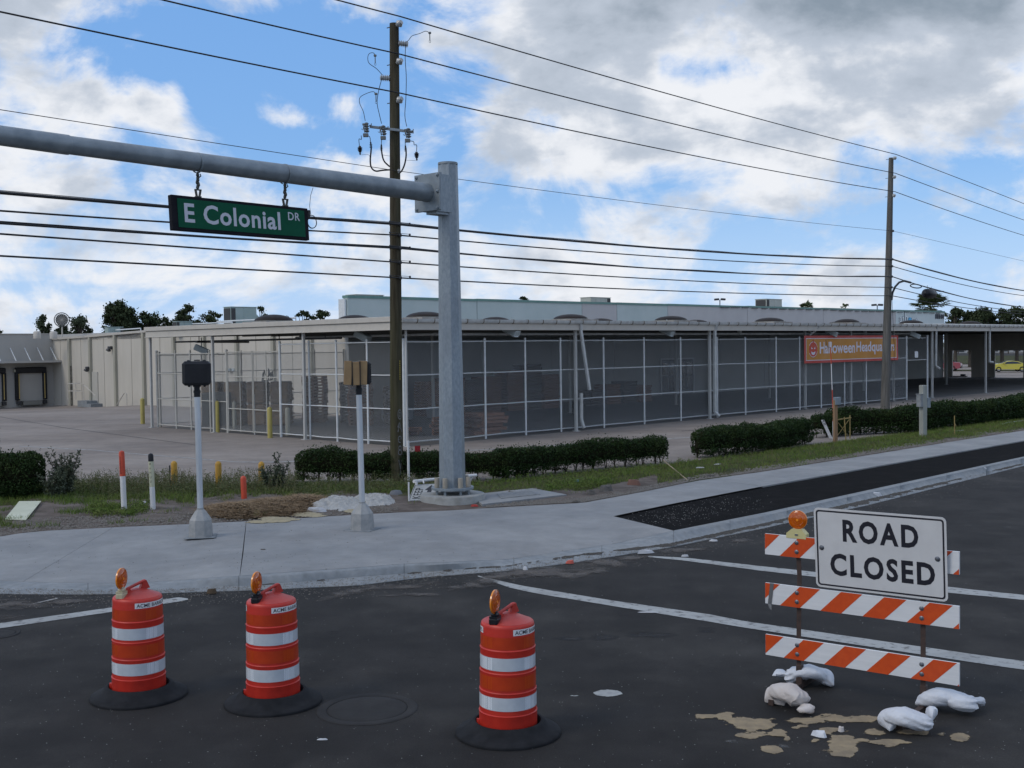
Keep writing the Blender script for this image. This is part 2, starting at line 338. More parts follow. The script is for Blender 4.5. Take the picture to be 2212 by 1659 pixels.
SWZ = .13
XS = list(range(-400, 2701, 20))
# base under everything
d = MB(); d.quad((-3000,-600,-1.2),(3000,-600,-1.2),(3000,5000,-1.2),(-3000,5000,-1.2))
d.build('ground', farground, kind='structure', label='flat ground far beyond the lots')
# road
vs = []; fs = []
for i, x in enumerate(XS):
    p = g(x, interp(GO, x)); vs.append(p)
    f = Vector((p.x*1.0, -25, 0)) if True else p
    vs.append(Vector((p.x*.9+ (0 if x < 1500 else (x-1500)*.04), -25, 0)))
fs = [(2*i+1, 2*i+3, 2*i+2, 2*i) for i in range(len(XS)-1)]
k = len(vs); last = vs[2*len(XS)-2]
vs += [Vector((260,-25,0)), Vector((last.x+150, last.y+150, 0)), Vector((-260,-25,0)), Vector((vs[0].x-220, vs[0].y+60, 0))]
fs += [(2*len(XS)-1, k, k+1, 2*len(XS)-2), (k+2, 1, 0, k+3)]
rd = MB(); rd.add(vs, fs); road = rd.build('road', asphalt, kind='structure', label='dark asphalt road in the foreground')
# kerb sections, each its own piece between joints
kerb = thing('kerb', 'pale concrete kerb and gutter curving along the road edge', 'kerb'); kerb['kind'] = 'structure'; del kerb['category']
def kerb_piece(x0, x1):
    n = max(2, int((x1-x0)/12)); m = MB(); rows = []
    for i in range(n+1):
        x = x0+(x1-x0)*i/n; h = kh(x)
        go = g(x, interp(GO, x), .006); cb = g(x, interp(CB, x), .012); kb = g(x, interp(KB, x), h)
        out = (go-cb); out.z = 0; w = out.length; out.normalize()
        tf = kb + (cb-kb)*.60; tf.z = h - .004
        t2 = tf + out*.03; t2.z = h-.02*h/.13-.004
        cb2 = Vector((cb.x, cb.y, .012))
        rows.append([Vector((go.x,go.y,-.1)), go, go*0.0+Vector(go)-out*.01+Vector((0,0,.004)), cb2, t2, tf, kb, Vector((kb.x,kb.y,-.1))])
    if i:
        # tiny gap at the ends
        for r_, q_ in ((0,1),(-1,-2)):
            a = rows[r_]; b = rows[q_]
            for j in range(8): a[j] = a[j] + (b[j]-a[j])*min(.3, .003/max(.01,(b[j]-a[j]).length))
    K = len(rows[0]); V_ = [p for r_ in rows for p in r_]
    F_ = [(i*K+j, i*K+j+1, (i+1)*K+j+1, (i+1)*K+j)[::-1] for i in range(n) for j in range(K-1)]
    F_ += [tuple(range(K))[::-1], tuple(n*K+j for j in range(K))]
    m.add(V_, F_); m.build('kerb_section', kerb_conc, kerb, smooth=50)
cuts = [-400,-60,190,516,873,1110,1300,1455,1577,1700,1830,1945,2045,2130,2205,2290,2400,2700]
for a, b in zip(cuts, cuts[1:]): kerb_piece(a, b)
# sidewalk : bed + slabs between joints
def ribbon(m, A_, B_, x0, x1, y0=None, y1=None, zA=SWZ, zB=SWZ, n=None, skew0=0, skew1=0, mi=0, rows=4):
    n = n or max(2, int((x1-x0)/20)); base = len(m.v)
    for i in range(n+1):
        t = i/n
        xa = x0+(x1-x0)*t; xb = (x0+skew0)+((x1+skew1)-(x0+skew0))*t
        za = zA(xa) if callable(zA) else zA; zb = zB(xb) if callable(zB) else zB
        a = g(xa, interp(A_, xa), za); b = g(xb, interp(B_, xb), zb)
        for j in range(rows+1): m.v.append(tuple(a+(b-a)*(j/rows)))
    K = rows+1
    for i in range(n):
        for j in range(rows): m.f.append((base+i*K+j, base+i*K+j+1, base+(i+1)*K+j+1, base+(i+1)*K+j)); m.m.append(mi)
sw = MB(); ribbon(sw, VE, KB, -400, 1435, zA=SWZ-.03, zB=lambda x: kh(x)-.028); ribbon(sw, VE, SN, 1330, 2700, zA=SWZ-.03, zB=SWZ-.03)
side = sw.build('sidewalk', joint_m, kind='structure', label='new concrete sidewalk bending round the corner')
def slab(x0, x1, s0, s1, A_=VE, B_=KB, zB=lambda x: kh(x)+.002):
    m = MB(); ribbon(m, A_, B_, x0, x1, zB=zB, skew0=s0, skew1=s1)
    # side skirts along the two joints and the front edge
    K = 5; n = len(m.v)//K
    for i0 in (0, n-1):
        for j in range(4):
            a, b = Vector(m.v[i0*K+j]), Vector(m.v[i0*K+j+1]); dn = Vector((0,0,-.1)); m.quad(a, b, b+dn, a+dn)
    for j0 in (0, 4):
        for i in range(n-1):
            a, b = Vector(m.v[i*K+j0]), Vector(m.v[(i+1)*K+j0]); dn = Vector((0,0,-.11)); m.quad(a, b, b+dn, a+dn)
    m.build('slab', concrete_new, side)
gp = .45
slab(-400, 245-gp, 0, -195, ); slab(245+gp, 532-gp, -195, -14)
# large corner slab reaching to the fresh asphalt, its right end cut obliquely
def corner_slab():
    m = MB(); ribbon(m, VE, SN, 532+gp, 1532-gp, zB=SWZ, skew0=-7, skew1=115)
    ribbon(m, SN, KB, 525+gp, 1324.8, zA=SWZ, zB=lambda x: kh(x)+.002, skew0=-7, skew1=130, n=40)
    m.build('slab', concrete_new, side)
corner_slab()
for a, b, s0, s1 in [(1532+gp,1700,115,120),(1700+gp,1850,120,112),(1850+gp,2067,112,115),(2067+gp,2240,115,110),(2240+gp,2420,110,100),(2420+gp,2700,100,100)]:
    slab(a, b, s0 if a > 1400 else 0.8, s1, VE, SN, zB=SWZ)
# fresh black strip between walk and kerb
m = MB(); n = 70
for i in range(n+1):
    t = i/n; xa = 1326+(2700-1326)*t; xb = 1458+(2700-1458)*t
    a = g(xa, interp(SN, xa)+1.2, .10); b = g(xb, interp(KB, xb)-.6, .118)
    for j in range(5): p = a+(b-a)*(j/4); m.v.append((p.x,p.y,p.z-.012*math.sin(math.pi*j/4)))
for i in range(n):
    for j in range(4): m.f.append((i*5+j, i*5+j+1, i*5+j+6, i*5+j+5)); m.m.append(0)
m.build('asphalt_strip', fresh_asphalt, kind='structure', label='black fresh asphalt strip between sidewalk and kerb')
# verge
def world_ribbon(A_, B_, xs, za, zb): return [(g(x, interp(A_, x), za), g(x, interp(B_, x), zb)) for x in xs]
VR = world_ribbon(VE, LB, XS, .115, .012)
vs = []; K = 15
for i, (a, b) in enumerate(VR):
    for j in range(K):
        t = j/(K-1); p = a+(b-a)*t
        bump = (float(fbm(p.x*1.3+50, p.y*1.3, 3))-.45)*.16*math.sin(math.pi*min(1, t*1.0))**.6 + (.05*math.sin(math.pi*t))
        vs.append((p.x, p.y, p.z + (bump if 0 < j < K-1 else 0)))
fs = [(i*K+j, i*K+j+1, (i+1)*K+j+1, (i+1)*K+j) for i in range(len(VR)-1) for j in range(K-1)]
# bare soil on the kerb side left, turf elsewhere
mi = []
for i in range(len(VR)-1):
    for j in range(K-1):
        x = XS[i]; t = (j+.5)/(K-1)
        bare = (.52 if x < 420 else .62 if x < 850 else .36 if x < 1420 else .12)
        bare += (float(fbm(i*.35, j*.35, 9))-.5)*.35
        mi.append(0 if t < bare else 1)
me_o = npmesh('verge', np.array(vs), np.array(fs), [soil, turf], mi=mi, smooth=True, kind='structure', label='strip of bare soil and grass between sidewalk and lot')
# parking lot
VU = Vector((math.cos(.7961), math.sin(.7961), 0)); VV = Vector((-VU.y, VU.x, 0)); C0 = Vector((-3.744, 39.134, 0))
def W(a, b, z=0.0): p = C0+VU*a+VV*b; p.z = z; return p
def toab(p): d = Vector((p[0],p[1],0))-C0; return d.dot(VU), d.dot(VV)
def ss(a, b, v): t = min(1, max(0, (v-a)/(b-a))); return t*t*(3-2*t)
def lotz(x, y):
    a, b = toab((x, y)); z = -.42*ss(34, 49, b)*(1-ss(11, 14, a))
    return z - .6*ss(82.5, 90, a)*1.0
vs = []; fs = []; Ds = list(np.geomspace(1, 12, 34)); K = len(Ds)
for (a, b) in VR:
    for t in Ds:
        p = Vector((b.x, b.y, 0))*t
        vs.append((p.x, p.y, lotz(p.x, p.y) + (.008 if t == 1 else 0)))
fs = [(i*K+j, i*K+j+1, (i+1)*K+j+1, (i+1)*K+j) for i in range(len(VR)-1) for j in range(K-1)]
npmesh('parking_lot', np.array(vs), np.array(fs), lot_conc, smooth=True, kind='structure', label='worn concrete parking lot around the store')
# painted lines : strips laid a few mm above
def strip(name, top, bot, mat, z, x0, x1, label, n=60, cat=None, zf=None):
    m = MB()
    for i in range(n+1):
        x = x0+(x1-x0)*i/n; jt = (float(vnoise(x*.09, 1.3, 2))-.5)*1.2
        a = g(x, interp(top, x)+jt*.5, z); b = g(x, interp(bot, x)+jt*.5, z)
        m.v += [tuple(a), tuple(b)]
    m.f = [(2*i, 2*i+1, 2*i+3, 2*i+2) for i in range(n)]; m.m = [0]*n
    o = m.build(name, mat, kind='structure', label=label); return o
strip('lane_line', [(1049,1247),(1129,1265.5),(1310,1295),(1532,1327),(1610,1342),(2160,1421.3),(2212,1428),(2400,1455)], [(1049,1251),(1102,1269.5),(1156,1281.5),(1532,1342.8),(1610,1356),(2160,1439.5),(2212,1446.5),(2400,1474)], paint_road, .005, 1032, 2400, 'wide worn white stop line crossing behind the barricade')
strip('lane_line', [(1410,1201),(1485,1205),(1650,1223.6),(1765,1236),(2053,1268),(2160,1280),(2212,1285),(2400,1304)], [(1410,1204),(1480,1211),(1650,1233.5),(1765,1246.5),(2053,1280.8),(2160,1290.7),(2212,1296),(2400,1316)], paint_road, .005, 1400, 2400, 'narrower white line behind the road closed sign')
strip('lane_line', [(-200,1378),(0,1346),(249,1311),(385,1290),(408,1293)], [(-200,1392),(0,1357),(249,1320.5),(385,1299.5),(408,1295)], paint_road, .005, -200, 406, 'white line running off to the left of the barrels')
strip('lane_line', [(66,1304.3),(124,1291)], [(66,1306),(124,1293.5)], thin_paint, .005, 66, 124, 'short thin white dash near the left kerb', n=6)
strip('lane_line', [(1380,1320),(1418,1323.3)], [(1380,1321.3),(1418,1326)], thin_paint, .005, 1380, 1418, 'tiny white mark', n=4) if False else None
strip('lane_line', [(41,963),(192,971),(336,983),(425,990),(511,997.3),(607,997),(707,991.3),(860,981),(1412,949.5),(1497,943.2),(1734,913.6),(1777,910.2),(1925,888.5),(2212,853.4),(2600,806)], [(41,964.2),(192,972.2),(336,984.4),(425,991.4),(511,998.8),(607,998.6),(707,992.8),(860,982.4),(1412,950.9),(1497,944.5),(1734,914.7),(1777,911.2),(1925,889.4),(2212,854.2),(2600,806.6)], thin_paint, .005, 41, 2600, 'thin white line curving across the parking lot', n=150)
for pts, lb in [([(0,900.5),(142,924.5),(426,961.5)],'first'), ([(1412+60,931),(1497+60,926)],'b'),]:
    strip('joint_line', [(x,y-.35) for x,y in pts], [(x,y+.35) for x,y in pts], joint_m, .004, pts[0][0], pts[-1][0], 'dark joint crossing the concrete parking lot '+('on the left' if lb=='first' else 'near the fence'), n=20)
# ragged sheets of sand, dirt and wear on the road : grown on a grid
def spill(name, blobs, mat, cell, thr, h, label, z=.003, nsc=6.0, seed=1, amp=.9, kind='stuff', cat=None, zfun=None):
    # blobs : (x, y, rx, ry, weight) in picture measure -> world ellipses on the ground
    B = []
    for (x, y, rx, ry, w) in blobs:
        c = g(x, y, z); ex = (g(x+rx, y, z)-c); ey = (g(x, y-ry, z)-c); B.append((c, ex, ey, w))
    xs = [c.x+s*(ex.x*1.4+ey.x*1.4*q) for c, ex, ey, w in B for s in (-1,1) for q in (-1,1)]; ys = [c.y+s*(abs(ex.y)*1.4+abs(ey.y)*1.4) for c, ex, ey, w in B for s in (-1,1)]
    gx = np.arange(min(xs), max(xs), cell); gy = np.arange(min(ys), max(ys), cell)
    PX, PY = np.meshgrid(gx, gy); D_ = np.full(PX.shape, -5.0)
    for c, ex, ey, w in B:
        det = ex.x*ey.y-ex.y*ey.x; dx = PX-c.x; dy = PY-c.y
        uu = (dx*ey.y-dy*ey.x)/det; ww = (ex.x*dy-ex.y*dx)/det
        D_ = np.maximum(D_, w*(1-np.sqrt(uu*uu+ww*ww)))
    F_ = D_ + amp*(fbm(PX*nsc, PY*nsc*1.3, seed, 5)-.5)
    keep = F_ > thr
    hh = np.clip((F_-thr)*2.2, 0, 1); Zz = z + h*hh*(0.5+fbm(PX*18, PY*18, seed+5, 3))
    if zfun is not None: Zz = Zz + zfun(PX, PY)
    ny, nx = PX.shape; idx = np.arange(ny*nx).reshape(ny, nx)
    q = keep[:-1,:-1] & keep[1:,:-1] & keep[:-1,1:] & keep[1:,1:]
    F4 = np.stack([idx[:-1,:-1][q], idx[:-1,1:][q], idx[1:,1:][q], idx[1:,:-1][q]], 1)
    if len(F4) == 0: return None
    fade_ = np.clip((F_-thr)/.55, 0, 1).ravel(); used, inv = np.unique(F4, return_inverse=True)
    V_ = np.stack([PX.ravel(), PY.ravel(), Zz.ravel()], 1)[used]
    o = npmesh(name, V_, inv.reshape(F4.shape), mat, smooth=True, kind=kind, label=label)
    at_ = o.data.attributes.new('fade', 'FLOAT', 'POINT'); at_.data.foreach_set('value', fade_[used].astype(np.float32)); return o
def ribbon_spill(name, A_, B_, x0, x1, mat, label, z=.016, rows=9, seed=5):
    xs = np.arange(x0, x1, 1.2); P_ = []
    for x in xs:
        a = g(x, interp(A_,x), z); b = g(x, interp(B_,x), z); P_.append([tuple(a+(b-a)*(j/rows*.78+.02)) for j in range(rows+1)])
    P_ = np.array(P_); t = np.linspace(0,1,rows+1)[None,:]; X_, Y_ = P_[...,0], P_[...,1]
    amt = fbm(X_*.35+3, Y_*.35, seed, 3); nn = fbm(X_*6, Y_*6, seed+3, 4); F_ = (amt-.50)*2.4+(nn-.5)*1.6+.66-t*1.25
    P_[...,2] += np.clip(F_,0,1)*.02*(.4+fbm(X_*25,Y_*25,seed+1,2)); keep = F_ > 0
    idx = np.arange(P_.shape[0]*P_.shape[1]).reshape(P_.shape[:2]); q = keep[:-1,:-1]&keep[1:,:-1]&keep[:-1,1:]&keep[1:,1:]
    F4 = np.stack([idx[:-1,:-1][q], idx[:-1,1:][q], idx[1:,1:][q], idx[1:,:-1][q]],1); used, inv = np.unique(F4, return_inverse=True)
    return npmesh(name, P_.reshape(-1,3)[used], inv.reshape(F4.shape), mat, smooth=True, kind='stuff', label=label)
sand_m = M('spilled sand', (.30,.235,.145), (.22,.175,.115), sc=9, rough=.95, bump=.003, bsc=120, c3=(.10,.085,.07), sc3=3, f3=.3)
dust_m = M('road dust', (.115,.10,.09), (.06,.056,.053), sc=5, rough=.95, bump=.003, bsc=90, c3=(.15,.135,.12), sc3=2, f3=.3)
pale_m = M('pale dust', (.20,.205,.20), (.10,.10,.10), sc=14, rough=.95)
faint_m = M('faint scuffing', (.055,.055,.055), (.038,.038,.038), sc=9, rough=.95)
darkoil = M('oil stain', (.012,.012,.013), (.02,.02,.021), sc=6, rough=.8)
white_spot = M('white spot paint', (.36,.37,.36), (.25,.26,.26), sc=12, rough=.85)
fading(sand_m, .9, 7, .05, .30); fading(dust_m, 1.2, 5, .25, 1.0, .9); fading(pale_m, 1.2, 12, .3, 1.1, .8); fading(faint_m, 1.2, 6, .4, 1.3, .6); fading(darkoil, .8, 3, .2, 1.1, .8); fading(white_spot, .9, 26, .05, .35)
def cb(x, y): return 1453.3+x/2.915, 1374.7+y/2.915
SB = []
for (x, y, rx, ry, w) in [(220,505,75,22,.7),(330,500,70,35,.8),(430,540,110,50,1),(560,560,120,50,1),(660,610,70,35,.8),(480,625,80,25,.7),(600,710,90,35,.7),(720,640,40,18,.6),(870,530,120,22,.7),(1030,515,140,30,.8),(1230,520,150,25,.8),(980,590,70,30,.7),(1060,660,110,75,1),(1090,720,90,45,.9),(1290,610,80,28,.8),(1180,650,50,16,.6),(1370,670,110,28,.7),(1480,670,60,12,.5),(1800,630,65,35,.9),(1560,605,70,18,.6),(760,570,70,16,.5),(900,655,45,20,.6),(1460,600,100,20,.5),(1690,610,60,12,.5)]:
    X_, Y_ = cb(x, y); SB.append((X_, Y_, rx/2.915, ry/2.915*.9, w))
spill('spilled_sand', SB, sand_m, .013, .02, .006, 'tan sand spilled from the sandbags in front of the barricade', seed=4, nsc=7.5, amp=1.35)
spill('dust_streak', [(1578,1601,60,12,.6),(1700,1612,60,9,.5),(1640,1590,70,10,.4),(1790,1618,25,6,.5)], pale_m, .02, .3, .002, 'pale dusty streak beside the spilled sand', seed=9, nsc=9, z=.0015)
spill('paint_patch', [(1312,1497,40,9.5,2.5)], white_spot, .012, .45, .002, 'oval white patch on the asphalt right of the third barrel', seed=2, nsc=14, amp=.5)
spill('paint_patch', [(1236,1503,18,3,.8)], white_spot, .012, .25, .002, 'small ragged white mark left of the oval patch', seed=5, nsc=20)
spill('oil_stain', [(1235,1370+10,70,9,.9),(1300,1378,60,12,.9),(1420,1372,110,13,.9),(1520,1362,60,13,.8)], darkoil, .05, .25, .0005, 'dark oil stain on the road behind the third barrel', seed=12, nsc=3, z=.0015)
KD = []
for x in range(700, 1500, 35): KD.append((x, interp(GO, x)+18+10*math.sin(x*.021), 55, 17, .85))
KD += [(1180,1237,120,16,1),(1290,1215,90,14,1),(1060,1247,50,8,.9),(900,1283,110,8,1),(980,1276,80,8,.9),(840,1287,60,4,.8),(1500,1188,80,10,.8),(1600,1168,60,9,.7)]
spill('road_dirt', KD, dust_m, .045, .3, .01, 'brown dirt washed along the gutter by the crossing', seed=21, nsc=2.6, amp=1.0)
spill('road_dirt', [(20,1305,160,16,1),(150,1300,120,14,.9),(30,1330,120,12,.7),(260,1292,110,7,.6),(150,1310,90,6,.7),(215,1322,45,6,.8),(420,1287,80,5,.6)], dust_m, .035, .3, .006, 'brown dirt along the gutter left of the first barrel', seed=22, nsc=3, amp=1.0)
ribbon_spill('road_dirt', CB, GO, 560, 2400, M('gutter grit', (.075,.066,.054), (.030,.027,.024), sc=30, rough=.95, bump=.01, bsc=60), 'dark grit lying in the gutter')
spill('faint_scuff', [(560+i*90, 1395+30*math.sin(i*2.1), 130, 10, .6) for i in range(8)]+[(330,1480,130,20,.6),(100,1500,120,22,.6),(1240,1420,110,9,.6),(1300,1470,100,8,.5),(450,1395,60,12,.6),(1560,1430,200,9,.5),(660,1455,120,10,.6)], faint_m, .03, .42, .0005, 'faint grey scuffs on the asphalt', seed=33, nsc=3.4, z=.0016, amp=1.1)
spill('faint_scuff', [(1180,1225,50,4,.8),(1100,1245,60,5,.8),(1250,1232,60,4,.7),(1990,1155,60,4,.5),(2090,1135,45,3,.7),(2170,1139,40,3,.7)], pale_m, .03, .34, .001, 'pale dusty smears near the crossing', seed=35, nsc=4, z=.002)
# manhole covers
def manhole(x, y, r, label):
    c = g(x, y, 0); t = thing('manhole', label, 'manhole cover', c, group=None)
    mm = M('worn iron', (.026,.026,.027), (.036,.036,.037), sc=3, rough=.9, bump=.003, bsc=80, spec=.2)
    a = MB(); a.lathe([(r*.80,.004),(r*.82,.009),(r*.95,.010),(r*.98,.008),(r,.002)], n=56); a.build('rim', mm, t, smooth=40)
    b = MB(); b.lathe([(0.001,.0105),(r*.45,.010),(r*.5,.0115),(r*.55,.010),(r*.76,.009),(r*.785,.003)], n=56); b.build('cover', mm, t, smooth=40)
manhole(793.4, 1531.8, .47, 'faint round manhole cover flush with the asphalt between second and third barrel')
manhole(-6, 1370, .10+.16, 'grey manhole lid cut by the left edge of the picture')
# ================================================================ TRAFFIC BARRELS
barrel_m = M('barrel plastic', (.46,.020,.011), (.52,.030,.015), sc=6, rough=.45, space='o', c3=(.27,.016,.012), sc3=5, f3=.15)
lid_m = M('faded lid plastic', (.38,.032,.022), (.44,.045,.034), sc=6, rough=.42, space='o')
orange_tape = M('orange sheeting', (.46,.042,.007), (.40,.032,.006), sc=8, rough=.35, space='o')
white_tape = M('white sheeting', (.44,.48,.52), (.50,.54,.58), sc=10, rough=.3, space='o')
white_hi = M('sheeting crimp', (.80,.84,.88), rough=.25); orange_hi = M('orange crimp', (.52,.065,.008), rough=.3)
label_w = M('label white', (.66,.67,.68), rough=.5); ink = M('black ink', (.008,.008,.012), rough=.5)
lens_m = M('amber lens', (.75,.17,.004), (.60,.10,.002), sc=30, rough=.12, space='o', trans=.35, coat=.3)
lens_in = M('amber lens core', (.80,.26,.02), rough=.15, coat=.5)
cream_pl = M('cream plastic', (.42,.37,.24), (.48,.43,.29), sc=12, rough=.5, space='o')
yellow_pl = M('pale yellow plastic', (.50,.45,.20), (.56,.51,.26), sc=12, rough=.45, space='o')
def lens(parent, c, yaw, r, base_mat=None):
    # a round two-sided lens standing upright; yaw = direction its axis points to
    A_ = Matrix.Rotation(yaw, 3, 'Z') @ Matrix.Rotation(R(90), 3, 'X')
    m = MB(); n = 40
    m.lathe([(.001,-.022),(r*.5,-.020),(r*.82,-.014),(r*.95,-.008),(r,-.005),(r,.005),(r*.95,.008),(r*.82,.014),(r*.5,.020),(.001,.022)], c, n, 0, M=A_)
    for s_ in (-1,1):
        for q in (.35,.62): m.lathe([(r*q-.0025,s_*.018),(r*q,s_*(.0225 if q < .5 else .0205)),(r*q+.0025,s_*.015)], c, 28, 0, M=A_)
    o = m.build('lens', lens_m, parent, smooth=35)
    k = MB(); k.lathe([(r*1.0,-.008),(r*1.035,-.006),(r*1.035,.006),(r*1.0,.008)], c, n, 0, M=A_); k.lathe([(.012,-.025),(.012,.025)], c, 10, 0, M=A_, capt=True, capb=True)
    k.build('lens_ring', lens_in, parent, smooth=35)
def cyl_pt(r, ang, z): return Vector((r*math.sin(ang), -r*math.cos(ang), z))     # ang 0 faces -Y, grows towards +X
def band(parent, name, mat, z0, z1, r0, r1, hi):
    m = MB(); m.lathe([(r0+.0012,z1),(r1+.0012,z0)], n=64)
    m.build(name, mat, parent, smooth=40) if hi is None else None
    if hi is not None:
        o = m.build(name, mat, parent, smooth=40)
        c = MB()
        for g0 in (-62, -52, -42, 38, 48, 56):     # vertical wavy crimps of the sheeting
            for j in range(3 if g0 not in (-52,48) else 2):
                a0 = R(g0 + j*3.6); K = 26; vs = []
                for i in range(K+1):
                    t = i/K; z = z1-.006+(z0-z1+.012)*t; rr = r0+(r1-r0)*t+.0022; w = R(.85)
                    a = a0+R(.75)*math.sin(i*math.pi/2.6)
                    vs += [cyl_pt(rr, a-w, z), cyl_pt(rr, a+w, z)]
                c.add(vs, [(2*i,2*i+1,2*i+3,2*i+2) for i in range(K)])
        c.build('crimp', hi, o, kind='stuff')
def make_barrel(label, loc, case_mat, lens_yaw, tilt):
    t = thing('traffic_barrel', label, 'traffic barrel', loc, 0, 'orange and white traffic barrels across the road')
    m = MB(); m.lathe([(.457,.0),(.460,.018),(.452,.030),(.40,.045),(.345,.078),(.318,.112),(.300,.124),(.285,.122),(.279,.10),(.276,.03)], n=64); rb = m.build('rubber_ring', rubber, t, smooth=50)
    prof = [(.252,.03),(.252,.205),(.254,.211),(.2545,.216),(.247,.222),(.2465,.39),(.249,.403),(.2495,.409),(.243,.416),(.242,.555),(.245,.568),(.2455,.574),(.239,.581),(.2385,.752),(.2415,.764),(.242,.770),(.235,.778),(.232,.955),(.231,.968),(.226,.982),(.216,.989)]
    m = MB(); m.lathe(prof, n=64, capb=True)
    foot = [cyl_pt(.25,R(-74),.04), cyl_pt(.275,R(-76),.045), cyl_pt(.275,R(-82),.045), cyl_pt(.25,R(-84),.04)]
    m.prism([Vector(p) for p in foot], (0,0,.10))
    m.build('body', barrel_m, t, smooth=38)
    band(t, 'orange_band', orange_tape, .785, .888, .2338, .2345, orange_hi); band(t, 'white_band', white_tape, .603, .713, .2391, .2391, white_hi)
    band(t, 'orange_band', orange_tape, .436, .552, .2423, .2427, orange_hi); band(t, 'white_band', white_tape, .262, .376, .2467, .2472, white_hi)
    m = MB(); m.lathe([(.217,.990),(.19,1.000),(.13,1.026),(.07,1.05),(.001,1.058)], n=48); lid = m.build('lid', lid_m, t, smooth=50)
    # folded handle : two lugs and a grip bar running front left to back right
    h = MB(); a = Vector((-.072,-.080,1.018)); b = Vector((.050,.050,1.04)); dv = (b-a).normalized(); sdv = Vector((-dv.y, dv.x, 0))
    for p, hh in ((a, .055), (b, .085)):
        h.prism([p-dv*.055-sdv*.02, p+dv*.055-sdv*.02, p+dv*.016-sdv*.02+Vector((0,0,hh)), p-dv*.016-sdv*.02+Vector((0,0,hh))], sdv*.04)
    h.tube([a+Vector((0,0,.045)), a+Vector((0,0,.05))+dv*.01, b+Vector((0,0,.078))-dv*.01, b+Vector((0,0,.075))+dv*.012], .015, 8)
    h.tube([a+sdv*.016+Vector((0,0,.035)), a-sdv*.016+Vector((0,0,.035))], .013, 10)
    h.build('handle', lid_m, t, smooth=40)
    # stickers with the maker's name running round the rim
    A0, AL, zc = R(12), R(112), .929; gv, gf = glyphs('ACME BARRICADES', .008)
    for k0 in (0, math.pi*173/180):
        m = MB(); N_ = 30; vs = []
        for i in range(N_+1):
            a = A0+k0+AL*i/N_; vs += [cyl_pt(.2345, a, zc-.026), cyl_pt(.2345, a, zc+.026)]
        m.add(vs, [(2*i,2*i+2,2*i+3,2*i+1) for i in range(N_)]); st = m.build('sticker', label_w, t)
        m = MB(); m.add([cyl_pt(.2356, A0+k0+AL*(.035+.93*x), zc-.017+.034*y) for x, y in gv], gf); m.build('lettering', ink, st)
    # warning light
    c = Vector((-.105,-.135,0)); yaw = lens_yaw
    w = MB(); Q = Matrix.Rotation(yaw, 3, 'Z')
    w.box(c+Vector((0,0,1.012)), (.105,.082,.062), M=Q, ch=.012); w.prism([c+Q@Vector((x,y,1.04)) for x,y in ((-.048,-.036),(.048,-.036),(.048,.036),(-.048,.036))], (0,0,.018))
    w.box(c+Vector((0,0,1.068)), (.07,.06,.03), M=Q, ch=.01); w.box(c+Vector((0,0,1.088)), (.04,.04,.03), M=Q, ch=.008)
    wl = w.build('warning_light', case_mat, t)
    lens(wl, c+Vector((0,0,1.178)), yaw, .100)
    t.rotation_euler = (tilt[0], tilt[1], 0)
    return t
gB = [g(301,1503,0), g(591,1517,0), g(1098,1583,0)]
def yaw_of(ang): return math.atan2(-math.cos(ang), math.sin(ang)) + math.pi/2   # lens axis direction measured like cyl_pt
make_barrel('red and white traffic barrel with a cream light case, leftmost of the three', gB[0], cream_pl, yaw_of(R(80)), (0,.004))
make_barrel('red and white traffic barrel with black light case, middle of the three', gB[1], black_pl, yaw_of(R(76)), (.003,-.003))
make_barrel('red and white traffic barrel, rightmost and nearest, black light case', gB[2], black_pl, yaw_of(R(68)), (0,.006))
# ================================================================ BARRICADE
BL = Vector((2.75,11.05,0)); BD = Vector((.797,-.604,0)); BN = Vector((-.604,-.797,0))   # along the rails, towards the viewer
brot = math.atan2(BD.y, BD.x)
bar = thing('road_barricade', 'striped three rail barricade carrying the white ROAD CLOSED sign', 'barricade', BL, brot)
rail_w = M('rail white', (.62,.63,.64), (.68,.69,.70), sc=30, rough=.35, space='o', stretch=(.1,1,1)); rail_o = M('rail orange', (.58,.075,.012), (.52,.06,.01), sc=15, rough=.35, space='o')
bolt_m = M('bolt', (.16,.17,.19), rough=.35, metal=.6)
for sx in (0, 1.19):
    m = MB(); bend = .0
    pts = [(sx,0,0.02),(sx,0,.55),(sx+(.01 if sx == 0 else 0),0,1.1),(sx+(-.005 if sx == 0 else 0),0,1.45)]
    for p, q in zip(pts, pts[1:]):
        for (ox, oy, wx, wy) in ((0,0,.045,.006),(-.02,.02,.006,.045)):
            a = Vector(p)+Vector((ox,oy,0)); b = Vector(q)+Vector((ox,oy,0))
            m.prism([a+Vector((x*wx/2,y*wy/2,0)) for x,y in ((-1,-1),(1,-1),(1,1),(-1,1))], b-a)
    m.build('post', brown_steel, bar)
    m = MB(); m.box((sx+.0,.02,.10), (.058,.058,.26), ch=.004); m.build('socket', brown_steel, bar)
    m = MB(); m.box((sx,.0,.028), (.05,1.3,.05)); m.build('foot', brown_steel, bar)
